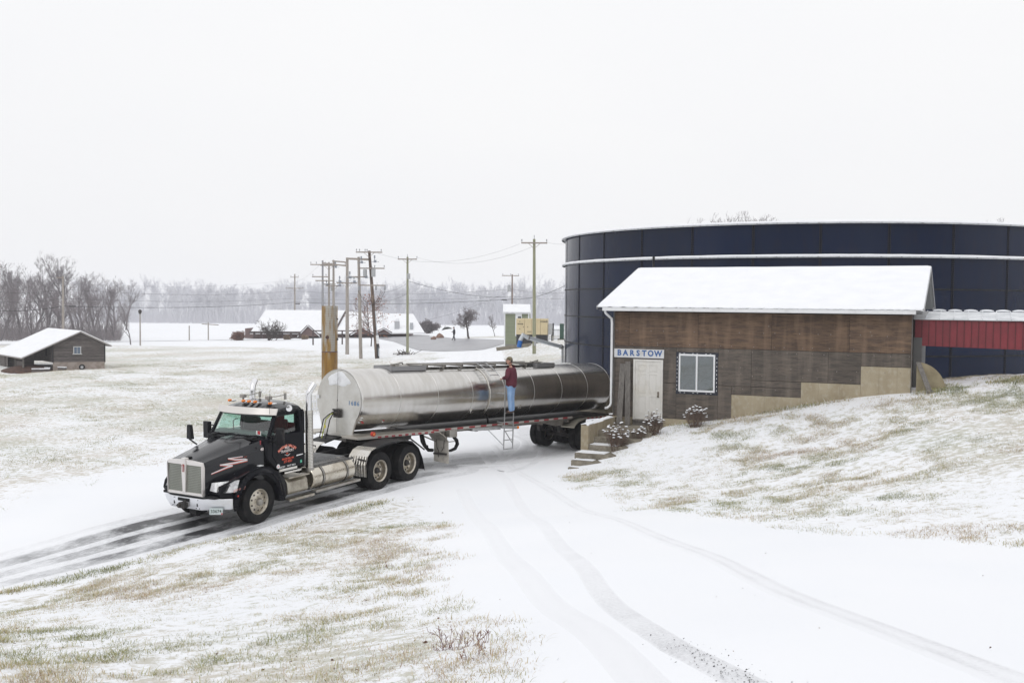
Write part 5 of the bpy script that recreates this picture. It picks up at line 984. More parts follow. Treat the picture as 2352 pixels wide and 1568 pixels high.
pole('tall pole with a grey meter can, between the cluster of poles and the asphalt road', 936, 811, 108, 590, [(.25, 1.05, -.12, 0, (-.95, 1.0))], woodg, .155, extra=lambda t, dx, H: (M().box((.12, -.2, H - 2.1), (.32, .22, .6)).obj('meter_can', galv, t), M().cyl((dx, -.05, H - .1), (dx, -.05, H + .3), .03, n=6).obj('top_pin', insm, t)))
def darkx(t, dx, H):
    canister(t, dx * .78 - .55, -.35, H - 2.55, .65, .2); canister(t, dx * .78 + .28, -.3, H - 2.6, .75, .22); reclose(t, dx - .72, -.2, H - 1.15); reclose(t, dx + .62, -.2, H - 1.05)
    for q in (-1, -.2, .7, 1): m = M(); m.tube(sag((dx * .68 + q * 1.35, -.2, H - 4.0), (dx * .6, -.2, H - 5.2 - .2 * abs(q)), .35, 10), .02, 5); m.obj('jumper', blackp, t)
    m = M(); m.tube([(dx * (1 - z / H) * 1.0 + .17, -.12, H - z) for z in (6.0, 9, H * .98)], .045, 6); m.obj('conduit', mat('conduit', (.5, .55, .6), .5), t)
    m = M(); m.cyl((0.02, 0, 1.45), (-.05, 0, 2.3), .185, .178, n=16, caps=False); m.obj('white_band', white, t); m = M(); m.cyl((.02, 0, -.2), (-.0, 0, 1.45), .19, .187, n=16, caps=False); m.obj('black_band', mat('pole_tar', (.012, .012, .012), .6), t)
    for x in (-1.25, .45, 1.35): m = M(); m.lathe([(0, .07), (.25, .10), (.5, .05), (.55, 0)], (dx * .68 + x, -.2, H - 3.95), (0, 0, 1), 8); m.obj('arrester', insm, t)
pole('dark brown leaning pole with three crossarms, white and black bands at its foot', 866.5, 846, 100, 576, [(.15, 1.32, 0, 0, (-.95, -.72, -.3, -.15, .92)), (1.75, 1.3, 0, .12, (.25, .98)), (3.45, 1.30, 0, .1, ())], woodb, .20, ut=848, extra=darkx)
def lightx(t, dx, H): reclose(t, dx * .6 - .9, -.2, H - 2.05); reclose(t, dx * .6 + .7, -.2, H - 2.0); M().bar((dx, -.2, H - 2.1), (dx - 1.2, -.2, H - 1.95), .06).obj('switch_arm', galv, t)
pole('pale grey pole just left of the dark leaning pole', 829, 831, 100, 590, [(2.0, .95, 0, -.1, ())], woodp, .185, ut=823.5, extra=lightx)
pole('thick pale grey pole in the middle of the cluster, bushings on both sides', 797.5, 815.5, 108, 591.5, [(2.75, 1.1, 0, 0, ())], woodp, .21, extra=lambda t, dx, H: (reclose(t, -.75, -.2, H - 2.6), reclose(t, .8, -.2, H - 2.6)))
pole('pale pole rising above the right of the rusty stack', 766, 800, 116, 597, [(.6, 1.1, 0, .4, (-.2, .9)), (3.0, .9, 0, 0, ())], woodp, .17, extra=lambda t, dx, H: (reclose(t, .75, -.2, H - 2.9), reclose(t, .3, -.2, H - .8, .2)))
pole('thin pale pole above the middle of the rusty stack', 755.5, 800, 118, 602, [(.4, 1.0, 0, 0, (-.6, .3)), (2.6, .8, 0, 0, ())], woodp, .14, extra=lambda t, dx, H: (canister(t, .45, -.3, H - 3.4, .6, .2), reclose(t, -.2, -.3, H - 2.7)))
pole('bluish grey pole above the left edge of the rusty stack', 741, 800, 116, 598, [(.5, 1.15, 0, -.25, (-.95, -.4, .5)), (1.9, .95, 0, -.25, (-.9, .7)), (2.35, 1.1, 0, .3, ())], mat('pole_bluish', (.27, .28, .31), .8, stretch=(3, 3, .3), var=((.38, .37, .36), 3, .4, .7)), .15)
pole('distant pole with two crossarms in front of the long snowy roof', 677, 770, 181, 629, [(.6, .75, 0, 0, (-.9, .9)), (2.6, 1.65, 0, 0, (-.9, .9))], woodp, .17)
pole('plain pole in front of the left woods, above the wooden shed', 144.5, 762, 125, 634, [(.2, .45, 0, -.3, ())], woodp, .17)
pole('distant pole behind the small green shed', 1176.5, 740, 150, 630, [(.2, 1.3, .1, -.25, (-.9, 0, .9))], mat('pole_reddish', (.20, .15, .13), .8, stretch=(3, 3, .3), var=((.3, .25, .22), 3, .4, .7)), .16, extra=lambda t, dx, H: canister(t, -.5, -.2, H - 2.6, .9, .26))
def beam(a, b, w_, label):
    A_ = atY(*a); B_ = atY(*b); m = M(); m.bar(A_, B_, w_, w_ * 1.2); m.obj('crossbeam', armm, label=label, category='beam', group='beams linking the cluster of poles')
beam((798, 594, 107.7), (848, 596, 100.5), .18, 'thick wooden beam linking the thick pale pole to the dark leaning pole'); beam((764, 599.5, 115), (798, 602.5, 108), .12, 'beam between the pole right of the stack and the thick pale pole'); beam((741, 604, 115.6), (799, 611, 108), .12, 'long thin beam crossing behind three pale poles')
wirem = mat('wire', (.06, .06, .065), .6)
def wire(P, label, r=.016, dip=0):
    pts = [atY(*p) for p in P]; out = []
    for a, b in zip(pts, pts[1:]): out += [a + (b - a) * t_ - np.array([0, 0, 4 * dip * t_ * (1 - t_)]) for t_ in np.linspace(0, 1, 14)]
    m = M(); m.tube([tuple(p) for p in out], r, 5); m.obj('power_line', wirem, label=label, category='power line', group='overhead wires')
wire([(-80, 655, 118), (144, 664, 125), (677, 668, 181), (1176, 664, 150), (1400, 660, 140)], 'top wire running from the left woods past the distant poles', .014, .7)
wire([(-80, 684, 118), (144, 685, 125), (677, 685, 181), (1176, 680, 150), (1400, 676, 140)], 'middle thin wire along the road poles', .014, .5)
wire([(-80, 706, 118), (144, 703, 125), (677, 694, 181), (1176, 687, 150), (1300, 655, 120)], 'lowest, thickest wire along the road poles', .032, .5)
wire([(937, 645, 108), (1176, 682, 150)], 'cable sloping down from the pole with the meter can to the distant pole', .022, .6)
wire([(848, 690, 100), (935, 674, 108)], 'short cable from the dark leaning pole to its right neighbour', .014, .4)
wire([(848, 667, 100), (934, 651, 108)], 'thin cable above the short cable', .012, .5)
wire([(868, 582, 100), (1194, 560, 88)], 'faint upper wire between the dark pole and the greenish pole', .007, 1.2)
wire([(960, 592, 108), (1225, 566, 88)], 'faint wire from the meter pole to the greenish pole', .007, 1.0)
wire([(1255, 556, 88), (1340, 553, 60)], 'faint wire from the greenish pole toward the blue tank', .006, .2)
wire([(650, 646, 181), (735, 607, 116)], 'faint wire climbing to the pole cluster', .007, 1)
wire([(0, 580 + 60, 125), (660, 645, 181)], 'faintest wire crossing the sky on the left', .007, 1)
wire([(980, 735, 140), (1172, 668, 150)], 'service drop rising to the distant pole from the lower left', .012, .4)
for (u, v, Y) in ((166, 703.5, 125), (684, 697.5, 181), (1158, 688.5, 150)):
    p = atY(u, v, Y); M().cyl((p[0] - .4, Y, p[2]), (p[0] + .4, Y, p[2]), .09, n=8).obj('splice_case', wirem, label={166: 'black splice case on the wire at the left pole', 684: 'black splice case on the wire before the long roof', 1158: 'black splice case on the wire near the green shed'}[u], category='splice case')
# ------------------------------------------------------------------ wooden shed on the left
fl = np.array(atZ(121, 840, -.85)[:2]); ang = R(16); s1 = np.array([math.cos(ang), math.sin(ang)]); s2 = np.array([-math.sin(R(41)), math.cos(R(41))])
sh = thing('wooden_shed', 'small grey board sided shed with snowy roof and an open lean-to on its left', 'shed', (fl[0], fl[1], -.85), 0)
def SP(x, y, z): p = s1 * x + s2 * y; return (p[0], p[1], z)
W_, D_ = 4.3, 8.8; EV, AP = 1.98, 3.02; XA = 2.2
board = mat('shed_board', (.085, .074, .070), .85, stretch=(1, 1, 6), var=[((.16, .14, .132), 2.2, .4, .7), ((.05, .045, .045), 6, .5, .75)], bump=(8, .4, .01), rand=.28); dark = mat('shed_inside', (.02, .018, .02), .9)
def slopez(x): return AP - abs(x - XA) * (.50 if x < XA else .50)
m = M(); m.add([SP(0, .06, .3), SP(W_, .06, .3), SP(W_, .06, slopez(W_) - .05), SP(XA, .06, AP - .05), SP(0, .06, slopez(0) - .05)], [(0, 1, 2, 3, 4)]); m.add([SP(0, 0, .3), SP(0, D_, .3), SP(0, D_, slopez(0) - .05), SP(0, 0, slopez(0) - .05)], [(0, 1, 2, 3)])
m.add([SP(W_, 0, .3), SP(W_, D_, .3), SP(W_, D_, slopez(W_)), SP(W_, 0, slopez(W_))], [(0, 1, 2, 3)]); m.add([SP(0, D_, 0), SP(W_, D_, 0), SP(W_, D_, slopez(W_)), SP(XA, D_, AP), SP(0, D_, slopez(0))], [(0, 1, 2, 3, 4)]); m.obj('wall', board, sh)
z = .36; rnd = random.Random(2)
while z < AP - .1:
    a, b = 0, W_
    if z > slopez(W_) - .07: b = XA + (AP - z - .06) / .5; a = max(0, XA - (AP - z - .06) / .5)
    if z > slopez(0) - .07: a = max(0, XA - (AP - z - .06) / .5)
    segs = [(a, b)] if not (1.05 < z < 1.66) else [(a, 1.70), (2.32, b)]
    for p, q in segs:
        if q - p < .1: continue
        m = M(); m.slab([[SP(p, -.03, z), SP(q, -.03, z)], [SP(p, .0, z + .125), SP(q, .0, z + .125)]], (0, -.02, 0)); m.obj('board', board, sh)
    z += .13
for x, w2 in ((0, .07), (W_, .07)): m = M(); m.bar(SP(x, -.05, .3), SP(x, -.05, slopez(x) - .05), w2, w2); m.obj('corner_board', dark, sh)
m = M(); m.add([SP(0, 0, -.5), SP(W_, 0, -.5), SP(W_, 0, .34), SP(0, 0, .34)], [(0, 1, 2, 3)]); m.add([SP(W_, 0, -.5), SP(W_, D_, -.5), SP(W_, D_, .34), SP(W_, 0, .34)], [(0, 1, 2, 3)]); m.obj('foundation', mat('old_render', (.34, .29, .26), .9, var=((.22, .18, .15), 3, .4, .7)), sh)
def roofpart(x0, z0, x1, z1, lbl, y0=-.45, y1=D_ + .3):
    m = M(); m.slab([[SP(x0, y0, z0), SP(x1, y0, z1)], [SP(x0, y1, z0), SP(x1, y1, z1)]], (0, 0, .10)); r = m.obj('roof', mat('roof_edge', (.30, .28, .27), .8), sh)
    m = M(); m.slab([[SP(x0, y0, z0 + .07), SP(x1, y0, z1 + .07)], [SP(x0, y1, z0 + .07), SP(x1, y1, z1 + .07)]], (0, 0, .065)); m.obj('snow_cover', roofsnow, r)
XL = -2.65; ZL = AP - (XA - XL) * .47
roofpart(XL, ZL, XA, AP + .05, 'l'); roofpart(XA, AP + .05, W_ + .45, slopez(W_ + .45) + .05, 'r')
for x, y in ((-2.4, -.1), (-2.4, 2.4)): m = M(); m.bar(SP(x, y, -1.6), SP(x, y, ZL), .11, .11); m.obj('post', weath, sh)
m = M(); m.bar(SP(-2.3, -.1, .55), SP(-2.3, 2.4, .55), .04, .12); m.bar(SP(-2.3, -.1, .2), SP(-2.3, 2.4, .2), .04, .12); m.add([SP(-2.35, 0, -.7), SP(-2.35, 2.4, -.7), SP(-2.35, 2.4, .38), SP(-2.35, 0, .38)], [(0, 1, 2, 3)]); m.obj('lean_to_boards', board, sh)
m = M(); m.add([SP(-2.5, 5.6, -.5), SP(0, 5.6, -.5), SP(0, 5.6, 1.9), SP(-2.5, 5.6, .75)], [(0, 1, 2, 3)]); m.add([SP(-2.4, 4.9, -.5), SP(-2.4, D_, -.5), SP(-2.4, D_, .75), SP(-2.4, 4.9, .75)], [(0, 1, 2, 3)]); m.obj('lean_to_wall', board, sh)
m = M(); m.add([SP(-.03, 1.5, .8), SP(-.03, 2.0, .8), SP(-.03, 2.0, 1.5), SP(-.03, 1.5, 1.5)], [(0, 1, 2, 3)]); m.obj('dark_opening', dark, sh)
m = M(); m.bar(SP(1.72, -.05, 1.05), SP(1.72, -.05, 1.68), .07, .05); m.bar(SP(2.30, -.05, 1.05), SP(2.30, -.05, 1.68), .07, .05); m.bar(SP(1.68, -.05, 1.69), SP(2.34, -.05, 1.69), .05, .07); m.bar(SP(1.62, -.08, 1.04), SP(2.40, -.08, 1.04), .12, .07); m.bar(SP(2.0, -.04, 1.05), SP(2.0, -.04, 1.68), .03, .03); wn_ = m.obj('window', mat('old_white', (.50, .50, .50), .7), sh)
m = M(); m.add([SP(1.72, -.02, 1.05), SP(2.30, -.02, 1.05), SP(2.30, -.02, 1.68), SP(1.72, -.02, 1.68)], [(0, 1, 2, 3)]); m.obj('pane', mat('shed_glass', (.10, .14, .20), .2, spec=.8), wn_)
p = SP(2.35, -.16, 0); wz = hz(fl[0] + p[0], fl[1] + p[1]); wt = thing('old_wheel', 'spare wheel leaning against the foundation of the wooden shed', 'wheel', (fl[0] + p[0], fl[1] + p[1], wz), R(16)); m = M(); m.lathe([(-.07, .15), (-.09, .24), (.09, .24), (.07, .15)], (0, 0, .25), n=20); m.obj('tyre', rubber, wt); m = M(); m.lathe([(-.03, .16), (-.06, .12), (-.02, .06), (-.04, 0)], (0, 0, .25), n=16); m.obj('rim', galv, wt)
dirt = mat('brown_mulch', (.10, .055, .04), .95, var=((.055, .032, .026), 3, .4, .6), bump=(6, .8, .05))
def mound(name, cx, cy, rx, ry, h, m_, rz=0, z0=None, **tags):
    b = M(); n = 22; rows = []
    for i in range(8):
        q = i / 7; rows.append([(rx * q * math.cos(a) * (1 + .18 * (vnoise(a * 2, cx, 1, 3) - .5)), ry * q * math.sin(a) * (1 + .18 * (vnoise(a * 2, cy, 1, 4) - .5)), h * (1 - q * q) ** 1.2 + .03 * (vnoise(a * 3 + i, cx, 1, 5)) - (.15 if i == 7 else 0)) for a in np.linspace(0, 2 * math.pi, n, endpoint=False)])
    b.grid(rows[::-1], close=True); return link(name, b.mesh(name, m_, 60), loc=(cx, cy, hz(cx, cy) if z0 is None else z0), rot=(0, 0, rz), **tags)
q = SP(-1.7, 1.2, 0); mound('mulch_pile', fl[0] + q[0], fl[1] + q[1], 2.6, 2.2, .55, dirt, label='brown mulch heap under the lean-to of the wooden shed', category='pile')
for x, y, dx, lb in ((-1.55, -1.1, .9, 'short snow topped plank lying by the lean-to posts'), (-1.1, -1.6, .8, 'snow topped log beside the brown mulch heap'), (.5, -.9, .9, 'snow topped wooden block in front of the shed wall'), (-.6, -.5, .5, 'small snow capped post at the edge of the mulch')):
    p = SP(x, y, 0); g = hz(fl[0] + p[0], fl[1] + p[1]); t = thing('timber', lb, 'timber', (fl[0] + p[0], fl[1] + p[1], g), rnd.uniform(-.5, .5), group='timbers by the wooden shed')
    M().box((0, 0, .18), (dx, .2, .34)).obj('block', board, t, bevel=.02); M().box((0, 0, .38), (dx + .04, .24, .07)).obj('snow_cap', roofsnow, t, bevel=.02)
# ------------------------------------------------------------------ far house with big snowy roofs
brown = mat('house_brown', (.16, .105, .10), .8, rand=.06, var=((.12, .08, .075), .8, .4, .7)); trimm = mat('house_trim', (.07, .05, .05), .8)
hs_ = thing('long_house', 'long low brown house almost hidden under big snow covered roofs', 'house', (atY(600, 775, 165)[0], 165, -1.0))
hx, hy, hz0 = hs_.location
def hp(u, v, Y): p = atY(u, v, Y); return (p[0] - hx, p[1] - hy, p[2] - hz0)
def roofq(q, name='roof'):
    m = M(); m.slab([[hp(*q[0]), hp(*q[1])], [hp(*q[3]), hp(*q[2])]], (0, 0, .18)); return m.obj(name, roofsnow, hs_)
roofq([(574, 764, 160), (765, 764, 160), (800, 712.5, 168), (610, 711.5, 168)]); roofq([(574, 764, 176), (765, 764, 176), (800, 712.5, 168), (610, 711.5, 168)])
roofq([(762, 764, 156), (880, 764, 156), (878, 714.5, 166), (794, 716, 166)]); roofq([(868, 764.5, 157), (975, 763, 157), (949, 720.5, 166), (866, 719, 166)])
m = M(); m.add([hp(768, 764, 156.3), hp(775, 751, 158.5), hp(793.4, 716.5, 165.9), hp(797, 764, 166)], [(0, 1, 2, 3)]); m.obj('gable', brown, hs_, fix=False)
m = M(); m.bar(hp(768, 764, 156), hp(794, 716, 166), .25, .35); m.obj('rake_board', trimm, hs_)
m = M(); m.box((11.5, 0.5, .6), (26.5, 8, 1.6)); m.obj('wall', brown, hs_)
for (ul, uc, ur, vt, vb, Y) in ((683, 707, 735, 747.8, 772, 158), (805, 833, 861, 752, 768, 154), (858, 881.5, 900, 754.5, 765, 155)):
    m = M(); m.add([hp(ul + 3, vb, Y), hp(ur - 3, vb, Y), hp(uc, vt + 2, Y), hp(ul + 3, vb, Y + .1), hp(ur - 3, vb, Y + .1), hp(uc, vt + 2, Y + .1)], [(0, 1, 2), (3, 5, 4), (0, 3, 4, 1), (1, 4, 5, 2), (2, 5, 3, 0)]); d_ = m.obj('dormer', brown, hs_)
    m = M(); m.bar(hp(ul, vb, Y - .1), hp(uc, vt, Y - .1), .25, .3); m.bar(hp(ur, vb, Y - .1), hp(uc, vt, Y - .1), .25, .3); m.obj('rake_board', trimm, d_)
    m = M(); m.slab([[hp(ul, vb, Y - .3), hp(uc, vt - 1, Y - .3)], [hp(ul, vb, Y + 4), hp(uc, vt - 1, Y + 4)]], (0, 0, .15)); m.slab([[hp(ur, vb, Y - .3), hp(uc, vt - 1, Y - .3)], [hp(ur, vb, Y + 4), hp(uc, vt - 1, Y + 4)]], (0, 0, .15)); m.obj('dormer_roof', roofsnow, d_)
c = hp(912, 757, 159); m = M(); m.box((c[0], c[1], c[2] + .6), (.75, .75, 1.5)); m.obj('vent_box', mat('vent_grey', (.42, .43, .45), .7), hs_); m = M(); m.lathe([(0, .32), (.4, .32), (.5, .2), (.6, 0)], (c[0], c[1], c[2] + 1.35), (0, 0, 1), 10); m.obj('vent_cap', roofsnow, hs_)
m = M(); m.add([hp(941.5, 756, 158.2), hp(949, 756, 158.2), hp(949, 741, 160.4), hp(941.5, 741, 160.4)], [(0, 1, 2, 3)]); m.obj('skylight', mat('skylight', (.30, .32, .35), .4), hs_, fix=False)
pg = thing('pergola', 'dark timber pergola in front of the left end of the long house', 'pergola', tuple(atY(577, 776, 150))); p0 = np.array(pg.location)
def rl(u, v, Y, o): return tuple(atY(u, v, Y) - o)
m = M(); m.bar(rl(572, 763, 150, p0), rl(690, 763.5, 152, p0), .28, .3); m.obj('beam', trimm, pg)
for u in (584, 600, 614, 630, 648, 668, 688): m = M(); m.bar(rl(u, 776.5, 150, p0), rl(u, 763, 150, p0), .28, .28); m.obj('post', trimm, pg)
cf_ = thing('clothesline_frame', 'thin dark timber frame standing behind the rusty stack and poles', 'frame', tuple(atY(719, 794, 128))); p0 = np.array(cf_.location)
m = M(); m.bar(rl(717, 759.5, 128, p0), rl(845, 759.5, 128, p0), .14, .14); m.obj('top_rail', trimm, cf_)
for u, v in ((719, 794), (786, 793)): m = M(); m.bar(rl(u, v + 2, 128, p0), rl(u, 760, 128, p0), .16, .16); m.obj('post', trimm, cf_)
for u, v, vt, Y, lb, nm in ((434.7, 779, 747.7, 155, 'lone grey post in the snowy field', 0), (478.4, 779, 739.4, 155, 'post with a short crossarm in the snowy field', 1), (322, 782, 717.5, 130, 'lamp post beside the small bare tree', 2)):
    b = atY(u, v, Y); b[2] = hz(b[0], Y); tp_ = atY(u, vt, Y); t = thing('lamp_post' if nm == 2 else 'field_post', lb, 'lamp post' if nm == 2 else 'post', tuple(b)); h = tp_[2] - b[2]
    M().cyl((0, 0, -.2), (0, 0, h), .10, .08, n=8).obj('shaft', woodp, t)
    if nm == 1: M().bar((-1.0, 0, h - .3), (1.6, 0, h - .45), .12).obj('crossarm', armm, t)
    if nm == 2: m = M(); m.lathe([(0, .12), (.3, .24), (.5, .2), (.62, 0)], (0, 0, h - .2), (0, 0, 1), 10); m.obj('lamp_head', darkm, t)
# ------------------------------------------------------------------ green shed, generator, cabinets, fence
def ground_at(u, v, Y): b = atY(u, v, Y); b[2] = hz(b[0], Y); return b
b = ground_at(1158, 764, 112); gs_ = thing('green_shed', 'small sage green clapboard shed with white trim and snowy roof', 'shed', tuple(b), R(-4)); gz0 = b[2]
hw_ = atY(1158, 719, 112)[2] - gz0; W2 = (1214.7 - 1157.5) / FPX * 112
sage = mat('sage_siding', (.22, .245, .16), .6, rand=.05); m = M(); m.box((W2 / 2, 1.4, hw_ / 2), (W2, 2.8, hw_)); m.obj('wall', sage, gs_)
z = .2
while z < hw_ - .1:
    m = M(); m.slab([[(.12, -.035, z), (W2 - .12, -.035, z)], [(.12, -.005, z + .15), (W2 - .12, -.005, z + .15)]], (0, -.02, 0)); m.obj('clapboard', sage, gs_); z += .16
for x in (.06, W2 - .06): M().box((x, -.03, hw_ / 2), (.13, .06, hw_)).obj('corner_trim', white, gs_)
M().box((W2 / 2, .0, .08), (W2, .1, .3)).obj('skirting', mat('skirt_grey', (.2, .2, .18), .9), gs_)
m = M(); m.box((1.62, -.045, hw_ - 1.3), (.72, .06, 2.5)); m.obj('window_trim', white, gs_); m = M(); m.box((1.72, -.08, hw_ - .75), (.38, .02, .8)); m.obj('pane', mat('dark_glass', (.06, .07, .08), .2, spec=.8), gs_)
M().box((W2 / 2, -.25, hw_ + .04), (W2 + .3, .1, .18)).obj('fascia', white, gs_)
m = M(); rz0 = hw_ + .12; rzt = atY(1158, 698, 113)[2] - gz0; m.slab([[(-.12, -.3, rz0), (W2 + .2, -.3, rz0)], [(-.25, 1.4, rzt), (W2 + .0, 1.4, rzt)]], (0, 0, .1)); m.slab([[(-.12, 3.1, rz0), (W2 + .2, 3.1, rz0)], [(-.25, 1.4, rzt), (W2 + .0, 1.4, rzt)]], (0, 0, .1)); m.obj('roof', roofsnow, gs_)
b = ground_at(1185, 781, 101); gn = thing('generator', 'tan enclosed standby generator on a black base, in front of the green shed', 'generator', tuple(b), R(-6)); gz0 = b[2]
W3 = (1257.8 - 1185) / FPX * 101; zt = atY(1200, 731.5, 101)[2] - gz0; zm = atY(1200, 768, 101)[2] - gz0; tan_ = mat('generator_tan', (.60, .50, .31), .5, var=((.54, .45, .27), 1, .4, .7))
m = M(); m.box((W3 / 2, .75, zm / 2 - .1), (W3 - .06, 1.4, zm + .2)); m.obj('base_tank', mat('gen_black', (.02, .02, .022), .5), gn)
edges = [0, .22, .285, .66, .82, 1]; edges = [0, .27, .50, .78, 1]
for a, c_ in zip(edges, edges[1:]): m = M(); m.box((W3 * (a + c_) / 2, .75, (zt + zm) / 2), (W3 * (c_ - a) - .02, 1.5, zt - zm)); m.obj('enclosure_panel', tan_, gn, bevel=.02)
for x, z in ((.12, .82), (.12, .35), (.24, .48), (.37, .48)): M().box((W3 * x, -.01, zm + (zt - zm) * z), (.06, .02, .10)).obj('latch', darkm, gn)
M().box((W3 * .42, -.01, zm + .28), (.42, .01, .16)).obj('vent_grille', mat('vent_tan', (.35, .30, .2), .7), gn)
text('lettering', 'KOHLER', darkm, gn, (W3 * .135, -.012, zm + (zt - zm) * .66), .15, (R(90), 0, 0), .002, off=.006); text('lettering', 'KOHLER', darkm, gn, (W3 * .885, -.012, zm + (zt - zm) * .82), .20, (R(90), 0, 0), .002, off=.006)
M().box((W3 * .93, -.0, .3), (.18, .2, .16)).obj('outlet_box', whw, gn)
b = ground_at(1264, 782, 101); t = thing('electrical_cabinet', 'grey electrical cabinet on legs, right of the tan generator', 'cabinet', tuple(b)); M().box((-.02, 0, 1.25), (.42, .3, 1.1)).obj('box', galv, t, bevel=.01); M().box((.28, 0, 1.2), (.14, .2, 1.3)).obj('conduit_riser', darkm, t)
for x in (-.2, .15): M().box((x, 0, .35), (.10, .1, .75)).obj('leg', white if x < 0 else darkm, t)
M().box((.26, 0, .5), (.18, .2, 1.1)).obj('leg', dullsteel, t)
b = ground_at(1290.5, 781, 101); t = thing('green_cabinet', 'dark green transformer cabinet beside the blue tank', 'cabinet', tuple(b)); M().box((0, .2, .85), (.42, .5, 1.65)).obj('box', mat('cabinet_green', (.03, .075, .055), .5), t, bevel=.02); M().box((0, .1, .04), (.8, .7, .14)).obj('pad', conc2, t)
b = ground_at(1257, 764, 118); t = thing('metal_fence', 'dark metal picket fence behind the cabinets', 'fence', tuple(b)); L_ = (1297 - 1257) / FPX * 118
for z in (.35, 1.35): M().box((L_ / 2, 0, z), (L_, .05, .05)).obj('rail', blackp, t)
for k in range(15): M().box((L_ * k / 14, 0, .8), (.035, .035, 1.45)).obj('picket', blackp, t)
m = M(); a1, a2 = ground_at(1145, 787, 96), ground_at(1216, 789, 95); m.bar((a1[0], a1[1], a1[2] + .1), (a2[0], a2[1], a2[2] + .1), 1.2, .35); m.obj('concrete_slab', conc2, label='long snow dusted concrete slab in front of the generator', category='slab')
# white picket fence by the stack
b = atY(722, 955, 50.5); b[2] = hz(b[0], 50.5); t = thing('picket_fence', 'short piece of white picket fence between truck and rusty stack', 'fence', tuple(b), R(38))
zf = atY(722, 905, 50.5)[2] - b[2]
for k in range(9): m = M(); x = k * .145 - .35; m.prism([(x, .03), (x + .075, .03), (x + .075, zf - .06), (x + .0375, zf), (x, zf - .06)], 0, .02); m.obj('picket', white, t)
for z in (.25, zf * .62): M().box((.25, .035, z), (1.3, .03, .08)).obj('rail', white, t)
M().box((.55, .06, zf / 2), (.12, .12, zf + .1)).obj('post', white, t)
rockm = mat('rock_reddish', (.26, .16, .12), .9, var=((.16, .10, .08), 3, .4, .7), bump=(4, .8, .05))
def rock(u, v, Y, s, lb):
    b = ground_at(u, v, Y); bm = bmesh.new(); bmesh.ops.create_icosphere(bm, subdivisions=2, radius=1)
    for q in bm.verts: k = .8 + .4 * vnoise(q.co.x * 2 + u, q.co.y * 2 + q.co.z, 1, 9); q.co = Vector((q.co.x * s[0] * k, q.co.y * s[1] * k, max(-.1, q.co.z) * s[2] * k))
    me = bpy.data.meshes.new('boulder'); bm.to_mesh(me); bm.free(); me.materials.append(rockm); link('boulder', me, loc=tuple(b), label=lb, category='boulder', group='boulders by the road bend')
rock(996, 774, 138, (.42, .4, .45), 'smaller reddish boulder at the bend of the road'); rock(1010, 768.5, 145, (.62, .5, .65), 'larger reddish boulder left of the walking man')
b = ground_at(1040, 764, 158); mound('snow_mound', b[0], b[1], 3.8, 2.5, 1.1, snow, label='low snow covered mound behind the walking man', category='mound')
b = ground_at(1090, 760, 156)
# ------------------------------------------------------------------ branching plants
def segs_to_mesh(name, S, m, n=3):
    """S: array (k,8) p0 p1 r0 r1"""
    S = np.asarray(S, float); p0, p1, r0, r1 = S[:, :3], S[:, 3:6], S[:, 6], S[:, 7]; d = p1 - p0; L = np.linalg.norm(d, axis=1)[:, None] + 1e-9; d = d / L
    a = np.where(np.abs(d[:, 2:3]) < .9, [[0, 0, 1.]], [[1., 0, 0]]); u = np.cross(d, a); u /= np.linalg.norm(u, axis=1)[:, None]; w_ = np.cross(d, u); V = []
    for p, r in ((p0, r0), (p1, r1)):
        for k in range(n): t_ = 2 * math.pi * k / n; V.append(p + (u * math.cos(t_) + w_ * math.sin(t_)) * r[:, None])
    V = np.stack(V, 1).reshape(-1, 3); b0 = (np.arange(len(S)) * 2 * n)[:, None]; F = np.concatenate([b0 + np.array([[k, (k + 1) % n, n + (k + 1) % n, n + k]]) for k in range(n)], 0)
    return npmesh(name, V, F, m, smooth=True)
def branch(rng, h, r, levels=5, spread=.55, trunk=.3, kids=(7, 6, 5, 4, 3), up=.25, wig=.12, ratio=.62, min_r=.006, lean=(0, 0)):
    S = [[] for _ in range(levels)]
    def grow(p, d, L, r, lv):
        n = 5 if lv < 2 else 3; pts = [p]; rs = [r]; dd = d.copy(); step = L / n
        for i in range(n):
            dd = dd + rng.normal(0, wig, 3); dd[2] += up * (.12 if lv else .05); dd /= np.linalg.norm(dd); q = pts[-1] + dd * step; pts.append(q); rs.append(max(min_r, r * (1 - .72 * (i + 1) / n)))
            S[lv].append((*pts[-2], *q, rs[-2], rs[-1]))
        if lv + 1 < levels:
            for k in range(kids[lv]):
                f = rng.uniform(trunk if lv == 0 else .2, 1.0); j = min(int(f * n), n - 1); b = pts[j] + (pts[j + 1] - pts[j]) * (f * n - j); base = (pts[j + 1] - pts[j]); base /= np.linalg.norm(base)
                v = rng.normal(0, 1, 3); v -= base * v.dot(base); v /= np.linalg.norm(v) + 1e-9; nd = base * (1 - spread) + v * spread * rng.uniform(.7, 1.2); nd[2] += up * .5; nd /= np.linalg.norm(nd)
                grow(b, nd, L * ratio * rng.uniform(.7, 1.1) * (1.15 - .45 * f if lv == 0 else 1), max(min_r, rs[j] * .55), lv + 1)
    grow(np.array([0., 0, -.2]), np.array([lean[0], lean[1], 1.]), h, r, 0); return [np.array(s) for s in S]
bark = mat('bark_grey', (.15, .135, .14), .9, var=((.24, .225, .235), 2, .4, .7)); twig = mat('twig_grey', (.25, .225, .235), .95); twigr = mat('twig_reddish', (.235, .205, .21), .95, var=((.33, .305, .32), .6, .4, .7)); bark2 = mat('bark_brown', (.075, .06, .055), .9)
def tree_meshes(name, seed, h, r, mt, mc, **k):
    S = branch(np.random.default_rng(seed), h, r, **k); c = 2; return segs_to_mesh(name + '_trunk', np.concatenate(S[:c]), mt, 6), segs_to_mesh(name + '_crown', np.concatenate(S[c:]), mc, 3)
